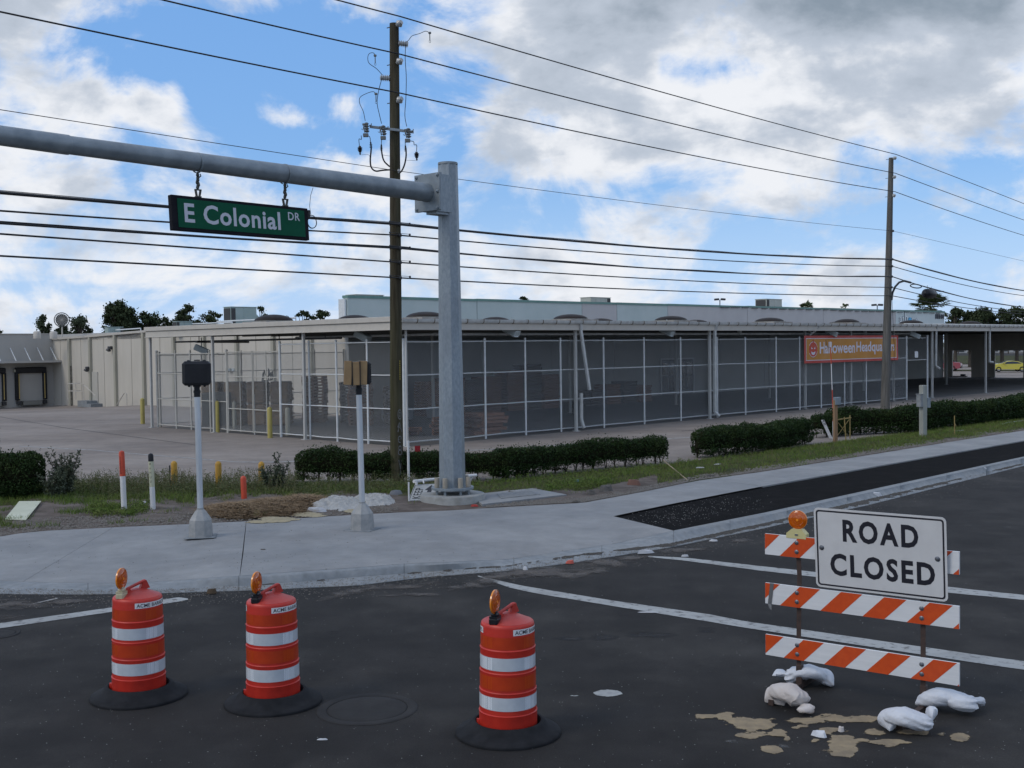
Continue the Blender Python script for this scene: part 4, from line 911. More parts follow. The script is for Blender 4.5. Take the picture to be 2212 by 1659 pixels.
dspout([(41.0,-.45,RZ-.12),(41.05,-.36,RZ-.3),(41.05,-.34,1.9),(41.25,-.5,1.75)]); dspout([(48.95,-.45,RZ-.12),(48.95,-.36,RZ-.4),(48.95,-.36,2.0),(49.2,-.5,1.98)]); 
# pipe under the eave
m = MB(); m.tube([(2,.55,RZ-.52),(40,.55,RZ-.52)],.055,8); m.tube([(2,.55,RZ-.52),(2,9,RZ-.52)],.05,8)
for a in (6.3,9.9,16.2,21.5,28,34): m.box((a,.55,RZ-.46),(.16,.14,.22))
part(m, 'sprinkler_pipe', gutter_m, smooth=40)
m = MB(); m.tube([(-.1,13.2,RZ-.62),(4.5,16.4,RZ-.62)],.05,6); m.tube([(0.5,4,RZ-.6),(.5,16,RZ-.6)],.04,6)
for b in (5,8,11,14): m.tube([(.5,b,RZ-.6),(.5,b,RZ-.2)],.02,5)
part(m, 'sprinkler_pipe', dark_metal)
# flood lights hung under the eave
lampm = M('lamp housing', (.30,.34,.34), (.36,.40,.40), sc=5, rough=.4)
def flood(a, b, z=3.72, rz=0.3):
    m = MB(); m.box((a,b,z),(.34,.62,.26),M=Matrix.Rotation(rz,3,'Z')@Matrix.Rotation(R(25),3,'X'),ch=.03); m.box((a,b,z+.30),(.03,.03,.42)); o = part(m, 'flood_light', lampm)
    k = MB(); k.box((a-.05,b-.12,z-.135),(.24,.40,.012),M=Matrix.Rotation(rz,3,'Z')@Matrix.Rotation(R(25),3,'X')); k.build('lens', wl_, o)
flood(.7,3.0,3.82); flood(.55,13.9,3.42,.9); flood(5.3,-.05,3.95,.2); flood(15.0,0.0,3.95,.2); flood(29.2,-.05,3.9); flood(38.8,-.1,3.75,.4)
# skylight domes on the canopy roof
dome_m = M('smoked acrylic', (.016,.012,.011), (.030,.022,.018), sc=3, rough=.55, spec=.15); clear_m = M('clear acrylic edge', (.30,.31,.28), (.22,.22,.20), sc=5, rough=.2); kerbm = M('skylight curb', (.36,.34,.31), (.22,.19,.17), sc=3, rough=.7)
def dome(a, b, w, h):
    sk = MB(); sk.box((a,b,RZ+.05),(w+.25,w+.1,.18)); o = part(sk, 'skylight', kerbm)
    m = MB(); m.lathe([(w*.5*math.cos(t),.13+RZ+h*1.25*math.sin(t)) for t in [i*math.pi/2/8*.995 for i in range(9)]],(a,b,0),28); m.build('dome', dome_m, o, smooth=60)
    k = MB(); k.lathe([(w*.505,RZ+.14),(w*.54,RZ+.15),(w*.54,RZ+.16),(w*.505,RZ+.17)],(a,b,0),28); k.build('rim', clear_m, o)
for a, w in ((3.75,1.55),(12.1,1.55),(19.36,1.6),(28.1,1.6),(36.5,1.5),(44.9,1.5),(54,1.5)): dome(a, 3.0, w, .20)
for a in (5.0,13.45,21.3,29.9,46.4,64.2): dome(a, 9.0, 1.6, .25)
dome(1.2,9.4,1.6,.24)
# pass-through wall under the far end of the canopy, with two openings
def wallbox(b0, b1, z0, z1, th=.3, a=80.75):
    m = MB(); m.box((a,(b0+b1)/2,(z0+z1)/2),(th,b1-b0,z1-z0)); return m
for b0, b1, z0, z1 in ((15.85,16.58,0,4.2),(11.9,14.0,0,4.2),(14.0,15.85,2.5,4.2),(9.6-.3,11.9,2.47,4.2),(0.0,9.3,0,4.2)):
    m = wallbox(b0, b1, z0-.6*(z0==0), z1); part(m, 'end_wall', cream_wall)
m = MB(); m.box((80.57,11.86,1.23),(.10,.14,2.46)); part(m, 'door_jamb', trim_m); m = MB(); m.box((80.57,15.8,1.25),(.10,.1,2.5)); part(m, 'door_jamb', trim_m)
m = MB(); m.box((80.5,15.0,.09),(.3,1.3,.10)); m.box((80.45,14.7,.20),(.25,.4,.2)); part(m, 'door_sill', dark_metal)
# double door and sign in the inner wall
m = MB()
for a in (37.4,39.3): m.box((a,16.55,1.2),(1.75,.05,2.35))
dr = part(m, 'yard_door', M('grey door', (.11,.115,.12), (.14,.145,.15), sc=3, rough=.6)); k = MB()
for a in (37.0,37.8,38.9,39.7):
    for z in (.75,1.75): k.box((a,16.515,z),(.62,.03,.85))
k.build('door_pane', M('dark pane', (.012,.014,.017), rough=.15, spec=.8), dr); k = MB()
for a in (36.5,38.35,40.2): k.box((a,16.51,1.2),(.12,.05,2.4))
k.box((38.35,16.51,2.42),(3.8,.05,.10)); k.build('frame', white_paint, dr)
# yard floor
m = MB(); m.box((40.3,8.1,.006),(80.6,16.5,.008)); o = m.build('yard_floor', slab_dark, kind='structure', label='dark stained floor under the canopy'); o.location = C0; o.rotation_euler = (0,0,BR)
# ---------------------------------------------------------------- warehouse wall on the left
wall_m = cream_wall
ware = thing('warehouse', 'cream windowless warehouse wall with loading docks at the far left', 'warehouse', C0, BR)
def wz(b): return 4.78-.30*ss(34,51,b)
vs = []; n = 20
m = MB(); bs = [16.9+(51.2-16.9)*i/n for i in range(n+1)]
for b in bs: m.v += [(10.5,b,-.55),(10.5,b,wz(b)-.10)]
m.f = [(2*i,2*i+1,2*i+3,2*i+2) for i in range(n)]; m.m = [0]*n
m.v += [(10.9,b,z) for b, z in ((16.9,-.55),(16.9,4.6),(51.2,-.55),(51.2,4.4))]; part(m, 'side_wall', wall_m, ware)
m = MB()
for b0, b1 in zip(bs, bs[1:]): m.add([(x,b,wz(b)+z) for b in (b0,b1) for x,z in ((10.36,-.02),(10.36,-.16),(10.52,-.20),(10.6,-.02))], [(0,1,5,4),(1,2,6,5),(3,0,4,7)])
part(m, 'eave_gutter', trim_m, ware)
for b in (48.2,45.06,41.47,37.66,33.88,30.39,26.84,23.2,19.7): 
    m = MB(); m.box((10.42,b,wz(b)/2-.45),(.18,.24,wz(b)+.55)); part(m, 'pilaster', pil_m, ware)
wjm = M('wall joint paint', (.30,.28,.235), rough=.9)  # joint lines, darker than the wall
for b in (49.8,46.6,43.2,39.4,35.7,32.0,28.5,25,21.5): m = MB(); m.box((10.492,b,2.0),(.012,.03,4.9)); part(m, 'wall_joint', wjm, ware)
m = MB(); m.box((30,34,4.52),(39,34,.3)); part(m, 'roof', roof_m, ware)
m = MB(); m.box((10.42,48.1,1.0),(.10,.12,2.9)); part(m, 'wall_stain_pipe', M('rusty pipe', (.05,.045,.04), (.3,.28,.22), sc=3, rough=.8), ware)
for b, z in ((41.9,3.65),(45.2,2.3)):
    m = MB(); m.box((10.3,b,z),(.25,.35,.22),ch=.04); m.box((10.2,b+.05,z-.15),(.2,.3,.12),M=Matrix.Rotation(R(30),3,'Y')); part(m, 'wall_light', dark_metal, ware)
for b, z in ((27.6,2.25),(27.1,2.25)): m = MB(); m.box((10.38,b,z),(.2,.3,.2),ch=.03); part(m, 'wall_light', lampm, ware)
# personnel door, stoop and rails
m = MB(); m.box((10.47,44.6,1.0),(.06,.95,2.1)); part(m, 'side_door', M('door cream', (.46,.44,.39), rough=.6), ware)
m = MB(); m.box((10.1,44.9,-.10),(.8,1.4,.42)); m.box((10.1,43.9,-.2),(.8,.6,.25)); part(m, 'stoop', kerb_conc, ware)
m = MB()
for z in (.75,1.25): m.tube([(9.5,44.2,z),(9.5,46.6,z),(10.4,46.6,z)],.025,5)
for b in (44.2,45.4,46.6): m.tube([(9.5,b,.2),(9.5,b,1.25)],.025,5)
m.tube([(9.5,44.1,1.2),(9.5,42.5,.5)],.025,5); m.tube([(9.9,40.4,-.1),(9.9,39.3,.75),(9.9,39.0,.7),(9.9,39.0,-.1)],.03,5); part(m, 'handrail', trim_m, ware)
# dock wall
dw = M('dock wall paint', (.37,.355,.33), (.42,.405,.375), sc=.5, rough=.85, stretch=(1,1,.4))
m = MB(); m.box((.5,51.2,2.02),(20.0,.3,5.4)); part(m, 'dock_wall', dw, ware)
m = MB(); m.box((.5,51.2,4.735),(20.1,.42,.05)); part(m, 'coping', trim_m, ware)
m = MB(); m.box((1.0,50.4,2.76),(21.0,1.4,.09)); m.box((1.0,49.68,2.77),(21.0,.06,.14)); part(m, 'dock_awning', dw, ware)
for a in (10.3,9.35,8.45,7.45,6.4): m = MB(); m.tube([(a,50.98,3.75),(a-.05,49.9,2.85)],.03,5); part(m, 'awning_strut', white_paint, ware)
for a0 in (8.8,5.95):
    m = MB()
    m.box((a0,50.88,2.18),(2.15,.34,.40),ch=.05); 
    for s_ in (-1,1): m.box((a0+s_*.97,50.88,1.05),(.24,.34,1.95),ch=.03)
    dk = part(m, 'dock_seal', black_pl, ware)
    k = MB(); k.box((a0,51.02,1.0),(1.75,.06,2.1)); 
    for z in (.5,1.0,1.5): k.box((a0,50.985,z),(1.72,.02,.025))
    k.build('dock_door', dw, dk)
    k = MB()
    for s_ in (-1,1): k.box((a0+s_*.90,50.70,1.05),(.05,.02,1.75))
    k.build('guide_stripe', M('stripe yellow', (.5,.36,.12), rough=.6), dk)
    k = MB(); k.box((a0,50.80,2.22),(.36,.02,.11)); k.build('number_plate', wl_, dk)
    k = MB(); k.box((a0,50.75,-.13),(1.35,.3,.32),ch=.02); 
    k.build('dock_leveler', M('leveler grey', (.2,.195,.175), rough=.7), dk)
    k = MB()
    for s_ in (-1,1): k.box((a0+s_*.9,50.8,-.10),(.3,.26,.26),ch=.02)
    k.build('bumper', dark_metal, dk)
m = MB(); m.box((7.75,50.9,2.15),(.3,.2,.2),ch=.02); part(m, 'wall_light', pil_m, ware)
# roof plant : units stand on the roofs, each a thing of its own
hv = M('unit sheet green grey', (.27,.34,.32), (.32,.39,.37), sc=1, rough=.55); hvd = M('unit dark coil', (.035,.035,.035), (.05,.05,.05), sc=20, rough=.7); hvb = M('unit sheet beige', (.36,.375,.33), (.41,.425,.38), sc=1, rough=.6)
def hvac(x0, x1, ytop, ybot, D, label, mat, dark='left', hood=True, split=0, yaw=None):
    a = at(x0, ybot, D); b = at(x1, ybot, D); zt = at((x0+x1)/2, ytop, D).z; zb = min(a.z, b.z)-.5; Wd_ = (b-a).length; c = (a+b)/2; c.z = zb
    t = thing('rooftop_unit', label, 'air conditioning unit', c, BR if yaw is None else yaw, 'air conditioning units on the roofs')
    ca = abs(math.cos(t.rotation_euler.z)); w = Wd_/(ca+.45*abs(math.sin(t.rotation_euler.z)))*.98; h = zt-zb; dd = w*.45
    m = MB(); m.box((0,0,h/2),(w,dd,h),ch=.03); m.box((0,0,h+.01),(w+.06,dd+.06,.04)); cs = m.build('cabinet', mat, t)
    k = MB(); s_ = -1 if dark == 'left' else 1
    k.box((s_*(w/2-.02),0,h*.55),(.10,dd*.86,h*.8)); k.box((s_*(w/2-w*.09),-dd/2-.005,h*.55),(w*.16,.03,h*.8)); k.build('coil_panel', hvd, t)
    k = MB()
    for i in range(1, 2+split): k.box((-w/2+w*i/(2+split),-dd/2-.004,h/2),(.04,.02,h*.94))
    k.build('seam', hvd if False else mat, t)
    if hood:
        k = MB(); k.prism([Vector((-s_*w/2,-dd*.35,h*.25)),Vector((-s_*w/2,-dd*.35,h*.75)),Vector((-s_*(w/2+.5),-dd*.35,h*.45)),Vector((-s_*(w/2+.5),-dd*.35,h*.25))], (0,dd*.7,0)); k.build('air_hood', mat, t)
    return t
hvac(486,553,664,698,72,'tall grey green roof unit standing behind the canopy corner', hv)
hvac(375,414,695,706,70,'low green roof unit left of the tall one, before the trees', hv, hood=False)
hvac(228,264,707,718,78,'low roof unit in front of the dark oak', hv, hood=False, dark='right')
hvac(749,828,638,650,70,'wide low roof unit at the left end of the parapet', hvb, dark='right', hood=False, split=2)
hvac(1252,1321,643.5,660,88,'low beige roof unit above the middle of the parapet', hvb, dark='right', hood=False, split=2)
hvac(1628,1693,647,668,112,'beige roof unit with dark left end beside the palms', hvb)
# round fan on a stand
fa = at(133.5,691,78); ft = thing('roof_fan', 'round guarded fan on a short pole above the dock wall', 'roof fan', (fa.x,fa.y,4.4), R(20))
m = MB(); zc = fa.z-4.4; r_ = .48; Qf = Matrix.Rotation(R(90),3,'X')
m.lathe([(r_,-.06),(r_+.03,0),(r_,.06),(r_-.03,0),(r_,-.06)],(0,0,zc),28,M=Qf); m.build('ring', hvd, ft, smooth=50)
m = MB(); m.lathe([(.001,-.02),(.40,-.02),(.40,.02),(.001,.02)],(0,0,zc),28,M=Qf); m.build('disc', M('fan mesh', (.10,.10,.095), (.16,.16,.15), sc=30, rough=.7), ft)
m = MB()
for i in range(8): a = i*math.pi/8; m.tube([(-r_*math.cos(a),-.04,zc-r_*math.sin(a)),(r_*math.cos(a),-.04,zc+r_*math.sin(a))],.012,4)
for q_ in (.15,.3): m.lathe([(q_,-.05),(q_+.02,-.04),(q_,-.03)],(0,0,zc),20,M=Qf)
m.build('guard', trim_m, ft); m = MB(); m.tube([(0,0,0),(0,0,zc-r_)],.05,8); m.build('pole', trim_m, ft)
for x0,x1,yy in ((72,88,714),(105,126,714.5)):
    c = at((x0+x1)/2,yy+8,80); tt = thing('roof_vent', 'small domed vent on the dock roof, '+('left of the other' if x0 == 72 else 'right of the other'), 'roof vent', c); m = MB(); m.lathe([(.25,-.3),(.25,.12),(.2,.2),(.001,.24)],n=16); m.build('vent_hood', trim_m, tt, smooth=50)
# white guard pipe on the roof edge
m = MB(); m.tube([W(11.5,44,4.62),W(11.5,44,4.85),W(11.5,40,4.9),W(11.5,40,4.7)],.04,6); m.tube([W(11.2,33.5,4.8),W(11.2,33.5,5.02),W(11.2,28.5,5.02),W(11.2,28.5,4.8)],.04,6); m.tube([W(2,15,4.4),W(2,15,4.66),W(2,9,4.66),W(2,9,4.4)],.03,6)
m.build('roof_pipe', white_paint, smooth=40, label='white bent pipes running along the roof edge', cat='pipe')
# ================================================================ CHAIN LINK FENCES
def chain_panel(x0, x1, z0, z1, parent, y=0.0, axis='x', s=.052, r=.0027):
    # straight crossing wires cut to the bay
    st = s*math.sqrt(2); Vv = []; Ff = []
    H_ = z1-z0; L_ = x1-x0
    for sgn in (1,-1):
        k0 = int(-H_/st)-1 if sgn == 1 else 0; k1 = int(L_/st)+1 if sgn == 1 else int((L_+H_)/st)+1
        for k in range(k0, k1+1):
            c = k*st + (x0*7 % st)
            # line: x = c + sgn*z  , z in 0..H
            if sgn == 1: za, zb = max(0,-c), min(H_, L_-c)
            else: za, zb = max(0, c-L_), min(H_, c)
            if zb-za < .02: continue
            xa, xb = c+sgn*za, c+sgn*zb; b = len(Vv); yy = y+(.003 if sgn == 1 else -.003)
            for (xx, zz) in ((xa,za),(xb,zb)):
                for j in range(3):
                    an = 2*math.pi*j/3; Vv.append((x0+xx - sgn*math.cos(an)*r*.7, yy+math.sin(an)*r, z0+zz+math.cos(an)*r*.7))
            for j in range(3): Ff.append((b+j, b+(j+1)%3, b+3+(j+1)%3, b+3+j))
    V_ = np.array(Vv)
    return npmesh('chain_mesh', V_, np.array(Ff), wire_m, parent)
def post(parent, x, h, r=.035, y=0, mat=None):
    m = MB(); m.lathe([(r,-.4),(r,h),(r*1.25,h+.005),(r*1.1,h+.05),(.001,h+.07)],(x,y,0),10); m.build('post', mat or white_paint, parent, smooth=40)
def fence(name, label, origin, rz, xs, levels, H_=3.64, rp=.038, skip=(), posts=None, sag=.02, mat=None):
    mat = mat or white_paint
    t = thing(name, label, 'chain link fence', origin, rz)
    for i, x in enumerate(xs):
        if posts is None or i in posts: post(t, x, H_, rp*(1.35 if i in (0, len(xs)-1) else 1), mat=mat)
    for i, (a, b) in enumerate(zip(xs, xs[1:])):
        if i in skip: continue
        for z in levels:
            m = MB(); sg_ = (rnd.random()-.5)*.05 if z < .3 else (rnd.random()-.3)*sag; m.tube([(a,0,z),((a+b)/2,0.0,z-sg_),(b,0,z)],.021,6); m.build('rail', mat, t, smooth=50)
        chain_panel(a, b, levels[0]-.04, levels[-1]+.05, t, y=-.025)
    return t
LV = (.14,1.27,2.44,3.58)
FX = [.07,2.0,3.95,6.08,8.08,10.7,13.37,15.98,18.79,21.12,23.83,26.05,28.18,30.63,33.03,35.4,37.9]
fence('chain_link_fence', 'long white chain link fence along the street front of the canopy', C0, BR, FX, LV)
LX = [0.12,1.89,3.68,5.35,7.25]
t = fence('chain_link_fence', 'white chain link fence bays left of the canopy corner', C0, BR+R(90), LX, LV)
fence('chain_link_fence', 'farthest left white chain link bays with bare corner post', C0, BR+R(90), [11.05,12.36,13.9,15.15,16.76], (.14,1.27,2.40,3.25), H_=3.35, mat=tan_paint)
fence('chain_link_fence', 'inner white chain link partition seen through the outer fence', W(.1,16.9), BR, [0.1,2.2,4.3,6.4,8.5,10.3], (.14,1.27,2.40,3.2), H_=3.3, mat=tan_paint)
# double gate between
gt = thing('yard_gate', 'tall double chain link gate between two left fence runs', 'gate', W(0,7.25), BR+R(90))
for (a, b) in ((.06,1.85),(1.93,3.72)):
    m = MB()
    for z in (.12,1.0,2.3,3.3): m.tube([(a,0,z),(b,0,z)],.022,6)
    for x in (a,(a+b)/2,b): m.tube([(x,0,.08),(x,0,3.34)],.022,6)
    lf = m.build('gate_leaf', tan_paint, gt, smooth=50); chain_panel(a, b, .12, 3.3, lf, y=-.02)
m = MB(); m.tube([(1.89,-.04,0.02),(1.89,-.04,1.6)],.03,8); m.build('drop_rod', white_paint, gt, smooth=40)
eg = thing('yard_gate', 'open end gate bay with small white placard at the right end of the fence', 'gate', W(37.9,0), BR)
post(eg, 2.72, 3.68, .06)
for z in (2.30,3.58): m = MB(); m.tube([(0,0,z),(2.72,0,z)],.021,6); m.build('rail', white_paint, eg); chain_panel(0.05, 2.7, 2.3, 3.6, eg, y=-.02)
m = MB(); m.box((1.15,-.06,2.62),(.42,.012,.36)); m.build('placard', label_w, eg)
# banner with pumpkin face
ban_red = M('banner red', (.42,.045,.035), (.46,.06,.045), sc=3, rough=.6); ban_or = M('banner orange', (.46,.20,.025), (.50,.22,.03), sc=2, rough=.6, space='o'); ban_w = M('banner white', (.62,.60,.66), rough=.6)
bn = thing('banner', 'red and orange Halloween Headquarters banner tied to the white fence', 'banner', W(26.13,-.20), BR)
BW, Z0, Z1 = 10.36, 2.34, 3.74
NX = 60; V_ = []; 
def bw(x, z): return -.03*math.sin(x*1.7)*math.sin((z-Z0)*2.2)-.02*math.sin(x*4.1+1)
for (nm, mt, x0, x1, z0, z1, off) in (('cloth', ban_red, 0, BW, Z0, Z1, 0), ('white_border', ban_w, .16, BW-.16, Z0+.13, Z1-.13, .004), ('orange_field', ban_or, .20, BW-.20, Z0+.165, Z1-.165, .008)):
    m = MB()
    for i in range(NX+1):
        for j in range(7):
            x = x0+(x1-x0)*i/NX; z = z0+(z1-z0)*j/6; m.v.append((x, bw(x,z)-off, z+ .03*(x/BW)*0))
    m.f = [(i*7+j,(i+1)*7+j,(i+1)*7+j+1,i*7+j+1) for i in range(NX) for j in range(6)]; m.m = [0]*len(m.f)
    if nm == 'cloth': bc = m.build(nm, mt, bn, smooth=60)
    else: m.build(nm, mt, bc, smooth=60)
def ontext(txt, x0, z0, w, h, mat, bold=.02):
    gv, gf = glyphs(txt, bold); m = MB(); m.add([(x0+x*w, bw(x0+x*w, z0+y*h)-.013, z0+y*h) for x, y in gv], gf); m.build('lettering', mat, bc)
ontext('Halloween', 1.5, Z0+.47, 3.75, .60, ban_w); ontext('Headquarters', 5.45, Z0+.36, 4.5, .71, ban_w)
m = MB(); cx, cz = .86, Z0+.70
def disc(m, cx, cz, rx, rz_, off, n=26, mi=0): m.add([(cx+rx*math.cos(2*math.pi*i/n), bw(cx,cz)-off, cz+rz_*math.sin(2*math.pi*i/n)) for i in range(n)], [tuple(range(n))], mi)
disc(m, cx, cz, .44, .40, .020, mi=1); disc(m, cx, cz, .41, .37, .024, mi=0); m.box((cx+.02, bw(cx,cz)-.024, cz+.42), (.07,.006,.12), mi=0)
m.add([(cx+x, bw(cx,cz)-.028, cz+z) for x, z in ((-.22,-.10),(0,-.16),(.22,-.10),(.16,-.24),(0,-.29),(-.16,-.24))], [(0,1,2,3,4,5)], 1)
for s_ in (-1,1): m.add([(cx+s_*x, bw(cx,cz)-.028, cz+z) for x, z in ((.05,.02),(.2,.02),(.17,.14))], [(0,1,2)], 1)
m.build('pumpkin_face', [M('pumpkin red', (.48,.06,.03), rough=.6), ban_w], bc)
# ================================================================ GOODS IN THE YARD
pal_m = M('pallet wood', (.26,.12,.065), (.17,.085,.05), sc=9, rough=.9); pal_g = M('grey pallet wood', (.12,.10,.085), (.09,.075,.065), sc=9, rough=.9)
def pallet_mesh(mat):
    m = MB()
    for y in (-.45,0,.45): m.box((0,y,.065),(1.2,.09,.09))
    for i in range(7): m.box((-.55+i*1.1/6,0,.12),(.13,1.0,.02))
    for i in range(3): m.box((-.5+i*.5,0,.012),(.12,1.0,.02))
    return m
proto = {}
npal = 0
def stack(a, b, n, mat, label, rz=0.0, tilt=0, dx=0.03):
    global npal
    for i in range(n):
        key = mat.name
        if key not in proto: o = pallet_mesh(mat).build('pallet', mat); proto[key] = o; 
        else: o = proto[key].copy(); COL.objects.link(o)
        o.location = W(a+(rnd.random()-.5)*dx*2, b+(rnd.random()-.5)*dx*2, .012+i*.142); o.rotation_euler = (0, tilt, BR+rz+(rnd.random()-.5)*.06)
        ordn = ['lowest','second','third','fourth','fifth','sixth','seventh','eighth','ninth','tenth','eleventh','twelfth','thirteenth','fourteenth','fifteenth','sixteenth','seventeenth']
        setp(o, label+', '+('topmost' if i == n-1 else ordn[i]+(' from the ground' if i else ' of its stack')), 'pallet', 'pallets in the yard')
        npal += 1
stack(6.2,13.6,15,pal_m,'brown pallet in stack right of side post', R(45))
stack(7.2,12.1,13,pal_g,'grey pallet in dark stack beside bales', R(45))
stack(6.2,10.2,13,pal_m,'brown pallet in stack behind cardboard wrapped signal', R(45)); stack(7.3,9.1,12,pal_g,'greyish pallet in stack left of utility pole', R(45))
stack(4.6,2.6,5,pal_m,'orange brown pallet in pile beside utility pole', R(20), dx=.15); stack(5.6,1.7,6,pal_m,'orange brown pallet in pile beside mast pole', R(-10), dx=.15)
stack(3.4,3.6,2,pal_m,'orange brown pallet left of mast pole base', R(50), R(8), dx=.2)
for i, a in enumerate((12.4,13.7,15.0,16.3)): stack(a,12.6,12+i%2,pal_m if i != 2 else pal_g,'dim brown pallet, '+('first','second','third','fourth')[i]+' stack of the long row', 0)
for i, a in enumerate((17.8,19.2,20.6)): stack(a,12.4,(15,17,13)[i],pal_m if i != 1 else pal_g,'dim pallet, '+('first','second','third')[i]+' tall stack behind broken downspout', 0)
for i, a in enumerate((24.5,25.9,27.4,28.8)): stack(a,12.4,(6,8,9,7)[i],pal_m if i % 2 else pal_g,'dim pallet, '+('first','second','third','fourth')[i]+' low stack before the doors', 0)
# cardboard bales
bale_m = M('baled cardboard', (.30,.19,.10), (.17,.11,.065), sc=5, rough=.95, bump=.05, bsc=8, stretch=(1,1,2.5), c3=(.34,.27,.20), sc3=3, f3=.2); wirem = M('bale tie', (.25,.24,.2), rough=.6)
for i in range(4):
    for j in range(2):
        c = W(3.2+(i-1.5)*.85*0.72+.0, 14.6-(i-1.5)*.9, j*.98+.012); t = thing('cardboard_bale', ('upper' if j else 'lower')+' bale of crushed brown cardboard, '+('leftmost','second from left','third from left','rightmost')[i]+' in the gate yard', 'bale', c, BR+R(45)+.06*(rnd.random()-.5), 'bales of cardboard inside the gate')
        Vb = []; Fb = []; n = 9
        m = MB(); m.box((0,0,.48),(1.12,.8,.95),ch=.06)
        # ragged layered sheets poking out
        for q_ in range(26): m.box(((rnd.random()-.5)*1.1,-.40+(rnd.random()-.5)*.05,.05+rnd.random()*.88),(.15+.5*rnd.random(),.06+.05*rnd.random(),.02+.03*rnd.random()),M=Matrix.Rotation((rnd.random()-.5)*.5,3,'Y'))
        m.build('bale_block', bale_m, t); k = MB()
        for x in (-.35,0,.35): k.box((x,0,.48),(.014,.83,.98))
        k.build('tie_wire', wirem, t)
# dark wrapped container
c = W(2.2,15.3); t = thing('mesh_container', 'dark grey wrapped storage cage behind the far left fence bays', 'storage cage', c, BR+R(45))
dkg = M('dark wrap', (.055,.057,.056), (.085,.086,.083), sc=12, rough=.8, bump=.02, bsc=14)
m = MB(); m.box((0,0,.76),(1.45,1.2,1.5),ch=.03); m.build('wrapped_load', dkg, t); m = MB()
for z in (.1,.4,.7,1.0,1.3): m.box((0,-.61,z),(1.45,.02,.02))
for x in (-.7,-.35,0,.35,.7): m.box((x,-.615,.76),(.02,.02,1.5))
m.build('cage_wire', dark_metal, t); m = MB(); m.box((0,0,.03),(1.5,1.25,.06)); m.build('skid', pal_g, t)
# folding frames on top of the bales
c = W(3.6,13.6,1.98); t = thing('metal_frames', 'tangle of folded grey metal frames lying on top of the cardboard bales', 'metal frame', c, BR+R(45)); m = MB()
for q_ in range(7):
    a = Vector((-.9+q_*.28, (rnd.random()-.5)*.4, .03)); b = a+Vector((.5+.3*rnd.random(), .1, .25+.28*rnd.random())); m.tube([a,b,b+Vector((.3,0,-.25))],.022,5)
m.tube([(-1.0,0,.02),(1.1,0,.03)],.03,5); m.tube([(-.9,-.2,.2),(.9,-.2,.5)],.02,5); m.build('frame', M('grey frame', (.2,.205,.2), rough=.5, metal=.4), t)
# white jugs
jug = M('milky jug', (.32,.35,.37), (.26,.29,.31), sc=4, rough=.4)
for i, (a, b) in enumerate(((9.0,11.8),(9.7,11.2),(10.6,10.3),(11.3,9.6))):
    t = thing('storage_jug', 'pale milky storage tote on the dim yard floor, '+('leftmost','second','third','rightmost')[i]+' of the row behind the fence', 'storage tote', W(a,b,.012), BR+R(45)+i*.3); m = MB(); m.box((0,0,.3),(.62,.5,.58),ch=.07); m.lathe([(.09,.58),(.09,.68),(.001,.68)],n=12); m.build('tank', jug, t); m = MB(); m.box((0,0,.62),(.3,.05,.09),ch=.01); m.build('handle', jug, t)
# ================================================================ BOLLARDS
yb = M('bollard yellow', (.42,.355,.10), (.36,.30,.085), sc=6, rough=.6, c3=(.30,.24,.09), sc3=4, f3=.2); yb2 = M('deep yellow bollard', (.46,.25,.018), (.40,.21,.016), sc=6, rough=.5, c3=(.33,.18,.03), sc3=5, f3=.2); yb3 = M('faded bollard', (.34,.335,.27), (.30,.29,.23), sc=6, rough=.7)
def bollard(x, y, h, r, mat, label, z=0.0):
    c = g(x, y, z); m = MB(); m.lathe([(r,0),(r,h-r*.5),(r*.86,h-r*.15),(r*.5,h+.02),(.001,h+.03)],n=20); o = m.build('bollard', mat, smooth=50, label=label, cat='bollard', group='yellow steel bollards'); o.location = c; return o
bollard(308.5,915.5,1.18,.10,yb,'pale yellow bollard standing alone in the lot left of the fence')
bollard(470,934,1.28,.085,yb,'yellow bollard before the gate post in the middle of the gate run')
bollard(507,926,1.15,.085,yb3,'faded yellow bollard behind the gate mesh'); bollard(583.5,946,1.16,.095,yb,'yellow bollard just left of the large gate post')
bollard(622,941,1.08,.095,yb3,'faded bollard behind the fence right of the gate')
bollard(377,1052,.62,.077,yb2,'deep yellow bollard in the weeds, leftmost of three'); bollard(472.5,1053,.62,.077,yb2,'deep yellow bollard in the weeds, middle of three'); bollard(565.5,1052,.60,.075,yb2,'deep yellow bollard in the weeds, rightmost of three')
# ================================================================ UTILITY POLES AND WIRES
def upole(name, label, base, top, r0, r1, mat):
    t = thing('utility_pole', label, 'utility pole', base, 0, 'wooden utility poles along the road'); d_ = top-base; m = MB(); N_ = 14
    m.tube([Vector((0,0,-.3))]+[d_*(i/N_) for i in range(1,N_+1)], [r0]+[r0+(r1-r0)*i/N_ for i in range(1,N_+1)], 18)
    m.build('shaft', mat, t, smooth=40); return t
P1 = g(857,1038,.06); P1.z = .03; T1 = at(851.5,51,P1.y); T1.x = P1.x + (T1.x-P1.x); P2 = g(1912,891,.0); T2 = at(1925,341,P2.y)
pole1 = upole('utility_pole', 'tall dark wooden utility pole with fuses and graffiti, left of the mast pole', P1, T1, .165, .114, wood_pole)
pole2 = upole('utility_pole', 'wooden utility pole in front of the orange banner', P2, T2, .225, .112, wood_pole2)
ldir = (P2-P1); ldir.z = 0; LL = ldir.length; ldir.normalize(); lperp = Vector((ldir.y, -ldir.x, 0))     # lperp: street side
insm = M('porcelain', (.34,.355,.36), (.42,.435,.44), sc=8, rough=.3, coat=.4); insm2 = M('grey polymer', (.13,.14,.14), rough=.5)
